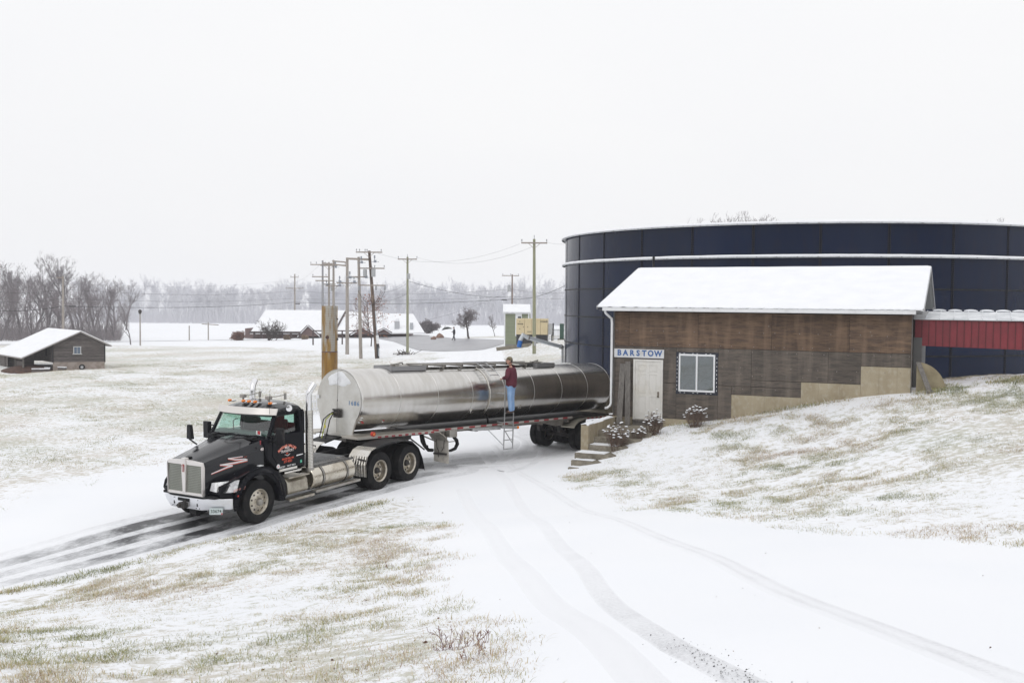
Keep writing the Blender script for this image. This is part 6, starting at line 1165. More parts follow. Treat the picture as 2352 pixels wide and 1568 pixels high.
def plant_tree(name, label, cat, ms, X_, Y_, sc=1, rz=0, group=None, zoff=0, parts=('trunk', 'crown')):
    t = thing(name, label, cat, (X_, Y_, hz(X_, Y_) + zoff), rz, group); t.scale = (sc, sc, sc)
    for nme, me in zip(parts, ms): link(nme, me, t)
    return t
big = [tree_meshes('tree', s, 9.5, .30, bark, twig, levels=6, kids=(6, 5, 4, 4, 3), spread=.42, trunk=.22, ratio=.60, up=.38, min_r=.0095, wig=.12) for s in (1, 2, 3, 4)]
small = [tree_meshes('tree', s, 6.0, .14, bark, twigr, levels=5, kids=(9, 5, 5, 4), spread=.45, trunk=.08, ratio=.62, up=.4, min_r=.008, wig=.12) for s in (11, 12, 13)]
rt = np.random.default_rng(5)
# woods at the left (u, base v, Y, scale, kind)
LW = [(12, 785, 165, 1.05, 0), (45, 782, 172, 1.18, 1), (78, 783, 160, 1.0, 2), (112, 781, 168, 1.28, 3), (133, 780, 172, 1.22, 0), (168, 781, 163, 1.22, 1), (188, 780, 176, 1.1, 2), (218, 782, 165, 1.0, 3), (243, 782, 160, .90, 1), (-18, 784, 168, 1.15, 2), (-50, 784, 160, 1.1, 0), (-75, 784, 170, 1.2, 1), (28, 781, 190, 1.15, 3), (96, 780, 195, 1.2, 0), (150, 780, 200, 1.25, 2), (205, 780, 205, 1.15, 1), (60, 780, 210, 1.2, 2), (262, 780, 215, 1.0, 0), (290, 779, 240, 1.15, 3), (-100, 784, 175, 1.2, 3)]
where = ['at the far left edge of the woods', 'second from the left edge, with a broad crown', 'left of the tall pair of trees', 'tallest of the left woods, behind the shed ridge', 'close companion of the tallest tree', 'right behind the plain pole', 'with wide forking limbs right of the plain pole', 'above the red brush, near the right end of the woods', 'rightmost of the big trees in the left woods', 'cut by the left picture edge', '', '', 'thin and pale, deep in the left woods', 'pale, behind the tallest tree', 'pale, behind the plain pole', 'pale, behind the wide forking tree', 'deep in the woods on the left', 'slender and pale, right of the left woods', 'pale tree between the left woods and the far treeline', '']
for i, (u, v, Y_, s, k) in enumerate(LW):
    if not where[i]: continue
    p = atY(u, v, Y_); plant_tree('bare_tree', 'bare grey tree ' + where[i], 'tree', big[k], p[0], Y_, s * .78 * rt.uniform(.95, 1.05), rt.uniform(0, 6.28), 'bare trees of the left woods')
SW = [(185, 784, 150, 1.05, 'thicket behind the shed roof, left of the forked tree'), (212, 784, 148, 1.1, 'reddish young tree right behind the shed gable'), (238, 785, 150, 1.0, 'reddish young tree at the right end of the woods'), (262, 785, 152, .9, 'low reddish tree at the very end of the woods'), (150, 784, 152, 1.0, 'reddish thicket around the plain pole'), (30, 786, 150, 1.1, 'reddish thicket over the shed lean-to'), (75, 786, 152, 1.15, 'dark reddish brush above the long shed roof'), (105, 786, 156, 1.0, 'reddish brush behind the shed ridge'), (0, 788, 150, 1.1, 'reddish brush at the picture edge'), (50, 785, 160, 1.1, 'dense reddish brush deep behind the shed'), (125, 785, 160, 1.1, 'reddish brush between the tall trees'), (300, 783, 133, .80, 'small bushy bare tree beside the lamp post')]
for i, (u, v, Y_, s, lb) in enumerate(SW):
    p = atY(u, v, Y_); plant_tree('young_tree', lb, 'tree', small[i % 3], p[0], Y_, s * .85, rt.uniform(0, 6.28), None if i == 11 else 'young trees along the left woods')
# far wood: one mass
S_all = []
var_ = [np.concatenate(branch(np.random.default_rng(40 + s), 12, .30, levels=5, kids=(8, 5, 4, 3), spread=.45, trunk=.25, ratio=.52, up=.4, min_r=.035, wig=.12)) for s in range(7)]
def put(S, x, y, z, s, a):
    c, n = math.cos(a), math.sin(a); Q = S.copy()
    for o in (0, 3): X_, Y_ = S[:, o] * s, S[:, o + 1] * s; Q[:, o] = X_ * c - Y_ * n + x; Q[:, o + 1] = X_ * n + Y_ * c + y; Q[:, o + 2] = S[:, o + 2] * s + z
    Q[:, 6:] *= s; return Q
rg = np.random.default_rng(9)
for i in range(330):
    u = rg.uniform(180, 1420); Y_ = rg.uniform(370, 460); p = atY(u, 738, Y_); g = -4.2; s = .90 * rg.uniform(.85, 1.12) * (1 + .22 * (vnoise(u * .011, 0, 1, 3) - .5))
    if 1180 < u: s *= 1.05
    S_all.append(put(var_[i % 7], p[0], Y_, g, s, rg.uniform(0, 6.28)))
link('far_woods', segs_to_mesh('far_woods', np.concatenate(S_all), mat('far_wood', (.70, .705, .75), .95, var=((.77, .77, .80), .03, .4, .6)), 3), kind='stuff', label='long belt of bare woods beyond the field, pale with snow dust and painted-in haze')  # pale colour mixes snow dust with distance haze painted in
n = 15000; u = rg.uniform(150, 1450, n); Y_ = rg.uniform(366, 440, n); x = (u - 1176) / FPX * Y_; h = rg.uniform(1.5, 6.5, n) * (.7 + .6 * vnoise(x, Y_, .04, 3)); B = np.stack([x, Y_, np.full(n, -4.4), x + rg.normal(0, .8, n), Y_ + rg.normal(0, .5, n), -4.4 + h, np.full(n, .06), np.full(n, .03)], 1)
link('far_brush', segs_to_mesh('far_brush', B, mat('haze_tinted_brush', (.69, .69, .73), .95), 3), kind='stuff', label='bare brush along the foot of the far woods')  # brush colour carries the same painted distance haze as the woods
n = 5000; u = rg.uniform(-160, 275, n); Y_ = rg.uniform(150, 185, n); x = (u - 1176) / FPX * Y_; h = rg.uniform(.8, 4.2, n) * (.5 + .9 * vnoise(x, Y_, .12, 3)); z_ = Hs(x, Y_); B = np.stack([x, Y_, z_ - .1, x + rg.normal(0, .7, n), Y_ + rg.normal(0, .4, n), z_ + h, np.full(n, .028), np.full(n, .012)], 1)
link('woodland_brush', segs_to_mesh('woodland_brush', B, twigr, 3), kind='stuff', label='reddish bare undergrowth between the trees of the left woods')
# woods that stand behind the photographer: seen in the windows and the polished tank
SB = []
for i in range(170):
    a = rg.uniform(-2.9, -.25); d_ = rg.uniform(70, 105); x, y = d_ * math.cos(a) + 5, d_ * math.sin(a) - 5; SB.append(put(var_[i % 7], x, y, hz(x, y), 1.1, rg.uniform(0, 6)))
link('hillside_woods', segs_to_mesh('hillside_woods', np.concatenate(SB), mat('hill_wood', (.05, .05, .035), .95), 3), kind='stuff', label='bare woods on the hillside across from the building')
# trees just above the blue tank
for q, (u, vt) in enumerate(((1612, 501), (1640, 496), (1668, 494), (1692, 484), (1712, 486), (1738, 483), (1760, 492), (2272, 506), (2290, 504))):
    top = atY(u, vt - 3, 100); me = big[q % 4]; V_ = np.array([v_.co for v_ in me[1].vertices]); hi = V_[V_[:, 2] > V_[:, 2].max() - .6]; g = hz(top[0], 100); k_ = (top[2] - g) / V_[:, 2].max(); rz_ = q * 1.3
    ox = (hi[:, 0].mean() * math.cos(rz_) - hi[:, 1].mean() * math.sin(rz_)) * k_
    plant_tree('bare_tree', ('first', 'second', 'third', 'fourth', 'fifth', 'sixth', 'seventh', 'eighth', 'ninth')[q] + ' bare treetop from the left showing over the blue tank rim', 'tree', me, top[0] - ox, 100, k_, rz_, 'trees behind the blue tank')
# mid distance bushes and trees
def shrub(name, lb, cat, u, v, Y_, h, mats_, seed, sc=None, n=70, levels=4, spread=.75, parts=('stems', 'twigs'), r=.03, wide=1.0, kids=(6, 5, 4), minr=.008, **k):
    rng = np.random.default_rng(seed); S = [[] for _ in range(levels)]
    for i in range(n):
        a = rng.uniform(0, 6.28); q = rng.uniform(.1, 1) * wide; T_ = branch(rng, h * rng.uniform(.6, 1.0) * .62, r, levels=levels, kids=kids, spread=spread * .6, trunk=.3, ratio=.6, up=.2, min_r=minr, lean=(q * math.cos(a), q * math.sin(a)))
        for j, s_ in enumerate(T_): s_ = s_.copy(); s_[:, [0, 3]] += .12 * h * rng.normal() * wide * .5; s_[:, [1, 4]] += .12 * h * rng.normal() * .5; S[j].append(s_)
    S = [np.concatenate(s_) for s_ in S]; p = atY(u, v, Y_); t = thing(name, lb, cat, (p[0], Y_, hz(p[0], Y_)))
    link(parts[0], segs_to_mesh(parts[0], S[0], mats_[0], 4), t); link(parts[1], segs_to_mesh(parts[1], np.concatenate(S[1:]), mats_[1], 3), t); return t
rb = mat('bush_rust', (.24, .13, .10), .95, var=((.30, .20, .17), 1, .4, .7)); tb = mat('bush_tan', (.36, .25, .17), .95, var=((.42, .33, .26), 1, .4, .7))
shrub('bush', 'round rust coloured bush left of the pergola', 'bush', 548, 777, 150, 1.9, (rb, rb), 1, n=26, wide=1.1, minr=.03)
shrub('bush', 'low tan bush at the foot of the distant double-arm pole', 'bush', 659, 778, 152, 1.1, (tb, tb), 2, n=22, wide=1.3, minr=.03)
shrub('bush', 'low tan bush in front of the brown dormer of the long house', 'bush', 700, 777, 152, 1.05, (tb, tb), 3, n=18, wide=1.2, minr=.03)
shrub('spreading_tree', 'wide low bare tree with spreading branches in front of the snowy roof', 'tree', 618, 776, 148, 4.4, (bark2, bark2), 4, n=9, wide=1.25, r=.07, kids=(5, 4, 4), spread=.8, minr=.020)
shrub('bush', 'dark brush thicket behind the right end of the long house', 'bush', 984, 757, 185, 3.2, (twigr, twig), 6, n=36, wide=1.2, minr=.03)
shrub('bush', 'dark evergreen looking bush behind the snow mound', 'bush', 1028, 751, 180, 1.7, (bark2, mat('bush_green', (.055, .065, .05), .9)), 7, n=34, wide=1.0, minr=.04)
shrub('bush', 'small twiggy bush on the bank behind the pole cluster', 'bush', 868, 788, 118, .7, (rb, rb), 8, n=10, wide=.8, minr=.012)
tm_ = tree_meshes('tree', 21, 3.0, .17, bark2, twigr, levels=5, kids=(12, 7, 6, 4), spread=.72, trunk=.42, ratio=.56, up=.05, min_r=.014, lean=(-.28, 0)); p = atY(1078, 770, 138); plant_tree('crooked_tree', 'small crooked tree with a dense dark crown, right of the walking man', 'tree', tm_, p[0], 138, 1.12, 0)
tm_ = tree_meshes('tree', 22, 3.6, .07, bark2, twig, levels=5, kids=(14, 5, 4, 3), spread=.55, trunk=.3, ratio=.42, up=.3, min_r=.012); p = atY(1137, 760, 150); plant_tree('slim_tree', 'slim young bare tree left of the small green shed', 'tree', tm_, p[0], 150, .78, 0)
tm_ = tree_meshes('tree', 23, 4.2, .06, bark2, mat('leaf_rust_twig', (.20, .12, .10), .9), levels=4, kids=(16, 5, 3), spread=.6, trunk=.15, ratio=.5, up=.2, min_r=.012); p = atY(852, 785, 122); oak = plant_tree('oak_sapling', 'young oak keeping rusty leaves, behind the pale and dark poles', 'tree', tm_, p[0], 122, 1.45, 0)
rl_ = np.random.default_rng(3); n = 520; c = np.stack([rl_.normal(0, 1.0, n), rl_.normal(0, 1.0, n), rl_.uniform(.8, 4.4, n)], 1); c[:, :2] *= (1.1 - np.abs(c[:, 2:3] - 2.2) * .25); V = []; 
for q in c: d1 = rl_.normal(0, .032, 3); d2 = rl_.normal(0, .032, 3); V += [q - d1, q + d2, q + d1, q - d2]
link('leaves', npmesh('leaves', V, np.arange(len(V)).reshape(-1, 4), mat('rust_leaf', (.30, .12, .07), .9)), oak, kind='stuff')
b = ground_at(930, 806, 104); B_ = M()
for k in range(50): a = rl_.uniform(0, 6.28); q = rl_.uniform(0, 1); x, y = 1.3 * q * math.cos(a), .6 * q * math.sin(a); d_ = rl_.normal(0, .35, 3); B_.tube([(x, y, .25 * (1 - q)), (x + d_[0], y + d_[1], .25 * (1 - q) + abs(d_[2]) * .5)], .03, 4)
link('brush_pile', B_.mesh('brush_pile', bark2), loc=tuple(b), label='heap of cut branches on the snow below the road edge', category='brush pile')
# ------------------------------------------------------------------ snow capped sedum beside the steps
stem = mat('dead_stem', (.13, .085, .065), .9, var=((.20, .15, .12), 6, .4, .7)); head_ = mat('seed_head', (.07, .045, .04), .95)
def sedum(bx, by, h, n, sp, seed, lb):
    p = bxy(bx, by); z0 = hz(*p); t = thing('dried_shrub', lb, 'shrub', (p[0], p[1], z0), 0, 'snow capped shrubs by the steps'); rng = np.random.default_rng(seed); S = []; capv = M(); hd = M()
    for i in range(n):
        a = rng.uniform(0, 6.28); q = math.sqrt(rng.uniform(0, 1)); base = np.array([.17 * q * math.cos(a + rng.normal(0, .5)), .17 * q * math.sin(a), -.05]); top = np.array([sp * q * math.cos(a), sp * q * math.sin(a), h * (.95 - .35 * q * q) * rng.uniform(.62, 1.05)]); mid = (base + top) / 2 + rng.normal(0, .045, 3)
        S += [(*base, *mid, .007, .006), (*mid, *top, .006, .004)]
        for k in range(6): d_ = rng.normal(0, .05, 3); d_[2] = abs(d_[2]) * .5; m2 = mid + (top - mid) * rng.uniform(0, .8); S.append((*m2, *(m2 + d_ * 2.2), .003, .002))
        if i % 2 == 0 or q > .75:
            r_ = rng.uniform(.024, .050)
            for rr2, hh, M_ in ((r_, -.25, hd), (r_ * 1.02, .45, capv)):
                c_ = top + (0, 0, .012 if M_ is capv else 0); ring = lambda f, dz: [(c_[0] + rr2 * f * math.cos(b_) * (1 + .2 * math.sin(3 * b_ + i)), c_[1] + rr2 * f * math.sin(b_), c_[2] + dz) for b_ in np.linspace(0, 6.283, 8, endpoint=False)]
                M_.grid([ring(.15, hh * rr2 * 1.2), ring(.7, hh * rr2 * .9), ring(1, 0), ring(.8, -.12 * rr2)], close=True)
    link('stems', segs_to_mesh('stems', S, stem, 3), t); hd.obj('seed_heads', head_, t, fix=False, ang=60, kind='stuff'); capv.obj('snow_caps', snow, t, fix=False, ang=60, kind='stuff')
sedum(1.05, -2.75, 1.0, 70, .42, 1, 'snow capped dead shrub growing in front of the middle of the steps'); sedum(1.95, -1.6, .88, 60, .34, 2, 'snow capped dead shrub just below the white door'); sedum(3.15, -.85, .85, 62, .42, 3, 'snow capped dead shrub under the window'); sedum(1.55, -1.95, .45, 22, .25, 4, 'small low snow capped tuft between the two step shrubs')
# ------------------------------------------------------------------ grass blades
gmat = colmat('grass_blades')
def blades(name, n, sampler, hr, seed, clump=.10, per=9, lab='', white_=.18, wd=.006, flat=.55):
    rng = np.random.default_rng(seed); nc = max(1, n // per); XY = sampler(rng, nc); nc = len(XY); P = np.repeat(XY, per, 0) + rng.normal(0, clump, (nc * per, 2)); N_ = len(P); z = Hs(P[:, 0], P[:, 1])
    G_ = np.clip(grassiness(P[:, 0], P[:, 1]) * 1.6, 0, 1); z += (fbm(P[:, 0], P[:, 1], 1.7, 3, 8) - .5) * .10 * G_ - .005
    h = rng.uniform(*hr, N_) * np.repeat(rng.uniform(.5, 1.25, nc), per); off_ = P - np.repeat(XY, per, 0); a = np.arctan2(off_[:, 1], off_[:, 0]) + rng.normal(0, .9, N_); ln = rng.uniform(.2, 2.4, N_) * flat * h * 1.5; d = np.stack([np.cos(a), np.sin(a)], 1); s = np.stack([-np.sin(a), np.cos(a)], 1) * (wd * (1 + .5 * rng.uniform(0, 1, (N_, 1))))
    b = np.concatenate([P, z[:, None]], 1); s3 = np.concatenate([s, np.zeros((N_, 1))], 1); mid = b + np.concatenate([d * (ln * .4)[:, None], (h * .62)[:, None]], 1); tip = b + np.concatenate([d * ln[:, None], (h * rng.uniform(.35, 1.0, N_))[:, None]], 1)
    V = np.stack([b - s3, b + s3, mid + s3 * .7, mid - s3 * .7, tip], 1).reshape(-1, 3); i = (np.arange(N_) * 5)[:, None]; F = np.concatenate([i + [[0, 1, 2]], i + [[0, 2, 3]], i + [[3, 2, 4]]], 0)
    pal = np.array([[.31, .32, .14], [.40, .38, .20], [.50, .42, .27], [.58, .50, .36], [.40, .28, .19], [.20, .22, .11]]); cw = fbm(P[:, 0], P[:, 1], .5, 2, 21); pick = np.clip(((cw - .08) * 6.5 + rng.normal(0, 1.1, N_)).astype(int), 0, 5); order = np.array([5, 0, 1, 2, 3, 4]); C = pal[order[pick]] * rng.uniform(.75, 1.2, (N_, 1)); wmask = rng.uniform(0, 1, N_) < white_; C[wmask] = (.80, .81, .83)
    return link(name, npmesh(name, V, F, gmat, cols=np.repeat(C, 5, 0)), kind='stuff', label=lab)
def samp(x0, x1, y0, y1, thr, sc=.9, seed=31, pw_=2.0, amt=1.0):
    def f(rng, n):
        out = np.zeros((0, 2))
        for _ in range(30):
            P = rng.uniform((x0, y0), (x1, y1), (n * 3, 2)); g = grassiness(P[:, 0], P[:, 1]); c = fbm(P[:, 0], P[:, 1], sc, 4, seed); k = rng.uniform(0, 1, len(P)) < np.clip(g * 1.5, 0, 1) * np.clip((c - thr) * 4, .015, 1) ** pw_ * amt
            vis = np.abs(P[:, 0] / P[:, 1]) < .60; out = np.concatenate([out, P[k & vis]])
            if len(out) > n: break
        return out[:n]
    return f
blades('grass', 140000, samp(-8, 1.2, 6, 22, .38, sc=3.0, pw_=1.3), (.02, .08), 1, lab='grass tufts poking through snow on the bank in front of the truck', wd=.0022, clump=.07)
blades('grass', 150000, samp(1.5, 20, 12, 34, .42, sc=1.8, pw_=1.4), (.02, .075), 2, lab='grass tufts poking through snow on the bank below the plywood building', wd=.0028, clump=.08)
blades('grass', 120000, samp(-48, -3, 24, 95, .40, sc=.9, seed=33, pw_=1.4), (.02, .07), 3, lab='grass showing through snow on the field behind the truck', clump=.2, wd=.006)
# lane edge fringe
def fringe(P, w_, seed):
    c = catmull(P, .15)
    def f(rng, n): i = rng.integers(0, len(c), n); q = c[i] + rng.normal(0, w_, (n, 2)); return q[vnoise(q[:, 0], q[:, 1], .7, seed) > rng.uniform(.15, .75, n)]
    return f
blades('grass', 9000, fringe([hit(u, v)[:2] for u, v in [(-40, 1375), (150, 1335), (300, 1300), (450, 1262), (600, 1230), (760, 1185), (880, 1155)]], .13, 3), (.04, .12), 5, lab='tan grass fringe along the near edge of the driveway', white_=.08, wd=.004)
blades('grass', 5000, fringe([bxy(9.6, -.15), bxy(7, -.2), bxy(5, -.2), bxy(3.5, -.2), bxy(2.2, -.25)], .07, 4), (.05, .13), 6, lab='grass along the foot of the plywood building', white_=.2, wd=.005)
blades('grass', 6000, fringe([hit(2100, 902)[:2], hit(2200, 892)[:2], hit(2352, 872)[:2], hit(2450, 860)[:2]], .35, 4), (.05, .13), 7, lab='grass along the crest of the right bank', white_=.05, wd=.005)
# scattered leaves and pebbles
def litter(name, n, sampler, s, cols, seed, lab):
    rng = np.random.default_rng(seed); P = sampler(rng, n); n = len(P); z = Hs(P[:, 0], P[:, 1]) + .02; b = np.concatenate([P, z[:, None]], 1); V = []
    a = rng.uniform(0, 6.28, n); L_ = rng.uniform(*s, n); d1 = np.stack([np.cos(a) * L_, np.sin(a) * L_, rng.uniform(-.3, .5, n) * L_], 1); d2 = np.stack([-np.sin(a) * L_ * .6, np.cos(a) * L_ * .6, rng.uniform(0, .6, n) * L_], 1)
    V = np.stack([b - d1, b - d2 * .5, b + d1 * .9, b + d2], 1).reshape(-1, 3); C = np.array(cols)[rng.integers(0, len(cols), n)]
    link(name, npmesh(name, V, np.arange(n * 4).reshape(-1, 4), gmat, cols=np.repeat(C, 4, 0)), kind='stuff', label=lab)
lc = [(.10, .05, .03), (.15, .08, .05), (.06, .04, .03), (.22, .13, .07)]
litter('fallen_leaves', 900, samp(-8, 20, 6, 34, .2, pw_=.5), (.010, .028), lc, 4, 'dark dead leaves scattered over the snowy banks')
litter('fallen_leaves', 60, lambda rng, n: rng.uniform((-2, 6), (6, 22), (n, 2)), (.006, .016), lc, 5, 'few dead leaves on the open snow')
def gsamp(rng, n):
    c = catmull([hit(u, v)[:2] for u, v in [(1520, 1460), (1640, 1530), (1700, 1560), (1760, 1590)]], .05); i = (len(c) * rng.uniform(0, 1, n) ** .6).astype(int).clip(0, len(c) - 1); return c[i] + rng.normal(0, .09, (n, 2))
litter('gravel', 260, gsamp, (.003, .011), [(.05, .05, .05), (.10, .10, .10), (.16, .15, .14)], 6, 'dark gravel bits in the near tyre track')
# ------------------------------------------------------------------ dead weeds in the foreground
weedm = mat('weed_red', (.20, .10, .085), .9, var=((.32, .20, .17), 8, .4, .7))
for k, (u, v, h, n, lb) in enumerate([(1040, 1500, .42, 7, 'tallest reddish dead weed in the near snow'), (1085, 1518, .26, 5, 'dead weed just right of the tallest one'), (1075, 1585, .22, 6, 'dead weed at the bottom edge of the picture'), (932, 1568, .12, 6, 'low dark weed near the bottom edge'), (1305, 1480, .12, 3, 'lone twig standing in the open snow'), (930, 1265, .22, 8, 'pinkish weed tuft on the bank, upper one'), (900, 1300, .22, 9, 'pinkish weed tuft below the upper one'), (1010, 1575, .16, 6, 'faint weed left of the bottom weed'), (2210, 1232, .17, 10, 'reddish lying weed at the foot of the right bank, right one'), (1945, 1215, .15, 9, 'reddish lying weed at the foot of the right bank, left one'), (345, 1170, .16, 14, 'pale grass tuft beyond the driveway, right one'), (290, 1186, .15, 12, 'pale grass tuft beyond the driveway, left one'), (2135, 1200, .14, 12, 'dark green plant clump at the foot of the right bank'), (885, 1195, .1, 9, 'small dark weed on the near bank')]):
    p = hit(u, v); t = thing('dead_weed', lb, 'weed', tuple(p), 0, 'dead weeds in the snow'); S = []; rng = np.random.default_rng(k + 60)
    for i in range(n): S += [s_ for s_ in branch(rng, h * 1.25 * rng.uniform(.6, 1), .0045, levels=3, kids=(6, 4), spread=.5, trunk=.25, ratio=.36, up=.25, min_r=.0023, lean=tuple(rng.normal(0, .55 if n > 6 else .25, 2)))]
    mt = tb if 'pale' in lb else bark2 if 'dark' in lb else weedm; link('stalks', segs_to_mesh('stalks', np.concatenate(S), mt, 3), t)
# ------------------------------------------------------------------ people
def skin_body(name, joints, edges, mt, sub=2, root=0):
    me = bpy.data.meshes.new(name); me.from_pydata([j[0] for j in joints], edges, []); o = bpy.data.objects.new(name, me); COL.objects.link(o)
    sk = o.modifiers.new('s', 'SKIN'); sk.use_smooth_shade = True; sk.branch_smoothing = .6
    for i, j in enumerate(joints): r_ = j[1]; me.skin_vertices[0].data[i].radius = r_ if isinstance(r_, tuple) else (r_, r_)
    for i in range(len(joints)): me.skin_vertices[0].data[i].use_root = (i == root)
    sb = o.modifiers.new('b', 'SUBSURF'); sb.levels = sub; sb.render_levels = sub
    bpy.context.view_layer.update(); dg = bpy.context.evaluated_depsgraph_get(); nm = bpy.data.meshes.new_from_object(o.evaluated_get(dg)); bpy.data.objects.remove(o); nm.materials.clear(); nm.materials.append(mt); nm.shade_smooth(); nm.name = name; return nm
skinm = mat('skin', (.52, .30, .22), .5, var=((.56, .25, .19), 12, .45, .75))
def chain(J, E, pts, start=None):
    p = start
    for q in pts:
        J.append(q); i = len(J) - 1
        if p is not None: E.append((p, i))
        p = i
    return p
def person(label, loc, rz, pose, mats_, sc=1.0, cap=None, beard=None, hands=True):
    """local frame: faces +y, right hand +x. pose: dict with hip,knee,ankle,shoulder,elbow,wrist per side (R,L), chest, neck, head, headturn"""
    t = thing('person', label, 'person', loc, rz); t.scale = (sc,) * 3; P = pose
    J, E = [], []; pv = chain(J, E, [((0, 0, .93), (.145, .10))]); ch = chain(J, E, [((0, 0, 1.08), (.14, .10)), ((P['ch'][0], P['ch'][1], P['ch'][2]), (.165, .11))], pv); nb = chain(J, E, [(P['nb'], (.055, .05)), (tuple(np.array(P['nb']) * .4 + np.array(P['hd']) * .6 - np.array([0, .0, .03])), .046)], ch)
    for s in 'RL':
        hp_, kn, an, to = P[s + 'leg']; chain(J, E, [(hp_, .085), (kn, .06), (an, .035), (to, .022)], pv)
        sh_, el, wr = P[s + 'arm']; w_ = chain(J, E, [(sh_, .06), (el, .042), (wr, .03)], ch)
        d = np.array(wr) - np.array(el); d /= np.linalg.norm(d); pal = np.array(wr) + d * .055; k = chain(J, E, [(tuple(pal), (.032, .022))], w_)
        side = np.cross(d, (0, 0, 1.)) ; side /= np.linalg.norm(side) + 1e-9; upv = np.cross(side, d); curl = -upv
        for f_ in range(4): o_ = side * (f_ - 1.5) * .019; L_ = (.040, .046, .043, .034)[f_]; chain(J, E, [(tuple(pal + o_ + d * .035), .0095), (tuple(pal + o_ + d * (.035 + L_ * .6) + curl * .018), .0085), (tuple(pal + o_ + d * (.035 + L_ * .5) + curl * .045), .0075)], k)
        o_ = side * (.034 if s == 'L' else -.034); chain(J, E, [(tuple(pal + o_ - d * .01 + curl * .01), .011), (tuple(pal + o_ * 1.2 + d * .025 + curl * .028), .009)], k)
    link('body', skin_body('body', J, E, mats_.get('skin', skinm)), t)
    # head
    hd = Vector(P['hd']); ht = P.get('turn', 0); HR = Matrix.Rotation(ht, 4, 'Z') @ Matrix.Rotation(P.get('nod', 0), 4, 'X'); bmh = bmesh.new(); bmesh.ops.create_uvsphere(bmh, u_segments=28, v_segments=20, radius=1)
    for q in bmh.verts:
        x, y, z = q.co; sx = .076 * (1 - .18 * max(0, -z)); sy = .098; sz = .122
        jaw = max(0, -z) * max(0, y); X_ = x * sx; Y_ = y * sy + .012 * jaw - (.02 if z < -.3 and y < 0 else 0) * -z; Z_ = z * sz
        nose = math.exp(-((x / .13) ** 2 + ((z + .08) / .22) ** 2)) * (y > 0); Y_ += .026 * nose; eye = sum(math.exp(-(((x - e) / .13) ** 2 + ((z - .08) / .10) ** 2)) for e in (-.38, .38)) * (y > 0); Y_ -= .008 * eye; mouth = math.exp(-((x / .3) ** 2 + ((z + .48) / .05) ** 2)) * (y > 0); Y_ -= .006 * mouth
        q.co = Vector((X_, Y_, Z_))
    bmesh.ops.transform(bmh, matrix=Matrix.Translation(hd) @ HR, verts=bmh.verts); me = bpy.data.meshes.new('head'); bmh.to_mesh(me); bmh.free(); me.materials.append(mats_.get('skin', skinm)); me.shade_smooth(); head = link('head', me, t)
    T4 = Matrix.Translation(hd) @ HR
    def ell(c, r, name, mt, cond=None):
        b = bmesh.new(); bmesh.ops.create_uvsphere(b, u_segments=20, v_segments=14, radius=1)
        for q in b.verts: q.co = Vector((q.co.x * r[0] + c[0], q.co.y * r[1] + c[1], q.co.z * r[2] + c[2]))
        if cond: bmesh.ops.delete(b, geom=[q for q in b.verts if not cond(q.co)], context='VERTS')
        bmesh.ops.transform(b, matrix=T4, verts=b.verts); me = bpy.data.meshes.new(name); b.to_mesh(me); b.free(); me.materials.append(mt); me.shade_smooth(); return link(name, me, head)
    for s in (-1, 1): ell((s * .074, -.005, -.005), (.012, .022, .034), 'ear', mats_.get('skin', skinm)); ell((s * .029, .083, .012), (.011, .006, .007), 'eye', blackp)
    ell((0, -.012, .018), (.083, .097, .122), 'hair', mats_['hair'], lambda c: (c.y < .035 or c.z > .09) and c.z > -.075)
    if beard: ell((0, .088, -.082), (.030, .020, .028), 'beard', beard); ell((0, .104, -.045), (.024, .008, .007), 'moustache', beard)
    if cap:
        c_ = ell((0, .0, .035), (.090, .108, .108), 'cap', cap, lambda c: c.z > .030)
        mb = M(); mb.slab([[tuple(T4 @ Vector((.07 * a, .085 + .0 * abs(a), .052))) for a in (-1, -.5, 0, .5, 1)], [tuple(T4 @ Vector((.06 * a, .175 - .03 * abs(a), .040 - .012 * abs(a)))) for a in (-1, -.5, 0, .5, 1)]], (0, 0, .008)); mb.obj('cap_peak', cap, c_)
    # clothes
    J, E = [], []; zw = P.get('hem', .84); b0 = chain(J, E, [((0, -.01, zw), (.24, .20))]); c1 = chain(J, E, [((0, -.01, 1.0), (.24, .20)), (P['ch'], (.25, .195)), ((P['ch'][0] * .5 + P['nb'][0] * .5, P['ch'][1] * .4 + P['nb'][1] * .6 - .01, P['nb'][2] - .04), (.15, .125)), ((P['nb'][0], P['nb'][1] + .015, P['nb'][2] + .035), (.092, .088))], b0)
    for s in 'RL': sh_, el, wr = P[s + 'arm']; e = np.array(el); w_ = np.array(wr); chain(J, E, [(sh_, .10), (el, .080), (tuple(e + (w_ - e) * .93), .056)], 2)
    link('jacket', skin_body('jacket', J, E, mats_['top']), t)
    J, E = [], []; pv = chain(J, E, [((0, -.01, .92), (.14, .12))])
    for s in 'RL': hp_, kn, an, to = P[s + 'leg']; a_ = np.array(an); chain(J, E, [(tuple(np.array(hp_) + (0, 0, -.08)), (.10, .105)), (kn, .082), (tuple(a_ + (0, 0, -.045)), .070)], pv)
    link('trousers', skin_body('trousers', J, E, mats_['legs']), t)
    for s in 'RL':
        an, to = np.array(P[s + 'leg'][2]), np.array(P[s + 'leg'][3]); heel = an + (an - to) * np.array([.35, .35, 0]) ; J, E = [], []; chain(J, E, [(tuple(an), .065), ], None); chain(J, E, [((an[0], an[1], to[2] + .02), (.062, .062)), (tuple((an * .4 + to * .6) * [1, 1, 0] + [0, 0, to[2] + .015]), (.06, .052)), (tuple(to + (0, .03, .012)), (.055, .045))], 0); chain(J, E, [((heel[0], heel[1], to[2] + .012), (.038, .035))], 1)
        link('shoe', skin_body('shoe', J, E, mats_['shoe'], 1), t)
    return t
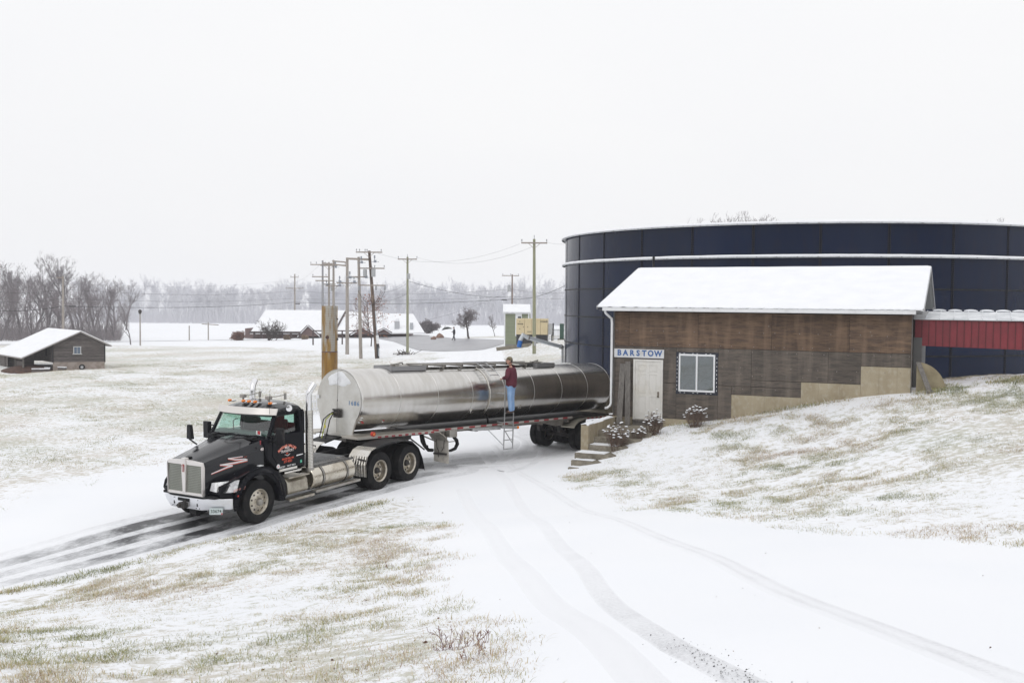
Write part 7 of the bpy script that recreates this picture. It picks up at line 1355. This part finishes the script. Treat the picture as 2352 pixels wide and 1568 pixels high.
maroon = mat('maroon_jacket', (.105, .010, .026), .75, bump=(5, .8, .06), var=((.075, .008, .02), 4, .4, .7)); denim = mat('light_denim', (.20, .33, .55), .85, bump=(7, .8, .05), var=((.30, .43, .63), 5, .45, .7)); boots = mat('brown_boots', (.055, .032, .024), .7)
camo = mat('camo_cap', (.20, .16, .10), .9, var=[((.09, .08, .045), 14, .45, .5, 2), ((.30, .26, .18), 22, .58, .62, 2)])
# on the trailer ladder (trailer frame) : faces the tank (-y) and looks slightly to the front
lx, ly = -5.52, 1.52; wz = fr(RO, RY, RP, (lx, ly, 1.665))
pose = dict(ch=(0, .03, 1.30), nb=(0, .03, 1.50), hd=(.01, .075, 1.665), turn=R(38), nod=R(6), hem=.77,
            Rleg=((.09, 0, .88), (.10, .02, .50), (.09, -.02, .10), (.11, .14, .03)), Lleg=((-.09, 0, .88), (-.11, -.01, .50), (-.10, -.05, .10), (-.11, .11, .03)),
            Rarm=((.20, .01, 1.43), (.30, .10, 1.17), (.33, .33, 1.13)), Larm=((-.20, .01, 1.42), (-.33, -.02, 1.17), (-.16, .22, 1.12)))
person('man in maroon jacket, light jeans and camouflage cap standing on the tank trailer ladder', wz, RY + math.pi + R(12), pose, dict(top=maroon, legs=denim, shoe=boots, hair=mat('hair_dark', (.05, .035, .03), .8)), 1.03, cap=camo, beard=mat('goatee', (.03, .022, .02), .9))
b = atY(1043, 781.5, 132); dk = mat('dark_coat', (.025, .025, .032), .85); pose = dict(ch=(0, .0, 1.30), nb=(0, .02, 1.50), hd=(0, .05, 1.66), turn=0, hem=.80,
            Rleg=((.09, 0, .88), (.10, .10, .50), (.10, .22, .10), (.10, .36, .06)), Lleg=((-.09, 0, .88), (-.10, -.02, .50), (-.10, -.16, .10), (-.10, -.02, .02)),
            Rarm=((.20, .0, 1.43), (.26, -.03, 1.15), (.20, .16, .98)), Larm=((-.20, .0, 1.43), (-.27, .04, 1.16), (-.2, .26, 1.12)))
person('distant person in dark coat walking on the wet asphalt road', (b[0], 132, hz(b[0], 132) + .03), R(80), pose, dict(top=dk, legs=dk, shoe=blackp, hair=mat('dark_hood', (.03, .03, .03), .9)), 1.0)
# ------------------------------------------------------------------ haze: one closed box of air
hm = bpy.data.materials.new('haze_air'); hm.use_nodes = True; t = hm.node_tree; t.nodes.remove(t.nodes['Principled BSDF']); pv = t.nodes.new('ShaderNodeVolumePrincipled'); pv.inputs['Color'].default_value = (.93, .94, .98, 1); pv.inputs['Density'].default_value = .00045; pv.inputs['Anisotropy'].default_value = .2
t.links.new(pv.outputs[0], t.nodes['Material Output'].inputs['Volume'])
m = M(); m.box((0, 560, 6.0), (1300, 1500, 32)); m.v = [(x, y, z) for x, y, z in m.v]; hzo = m.obj('haze', hm, ang=0, kind='stuff', label='thin snowy haze lying over the whole place')
# font curves become plain meshes
bpy.context.view_layer.update(); dg = bpy.context.evaluated_depsgraph_get()
for o in [o for o in SC.objects if o.type == 'FONT']:
    me = bpy.data.meshes.new_from_object(o.evaluated_get(dg)); n = link('lettering', me, o.parent, loc=o.location.copy(), rot=o.rotation_euler.copy(), kind='stuff'); n.scale = o.scale
    if not me.materials: me.materials.append(o.data.materials[0])
    bpy.data.objects.remove(o)
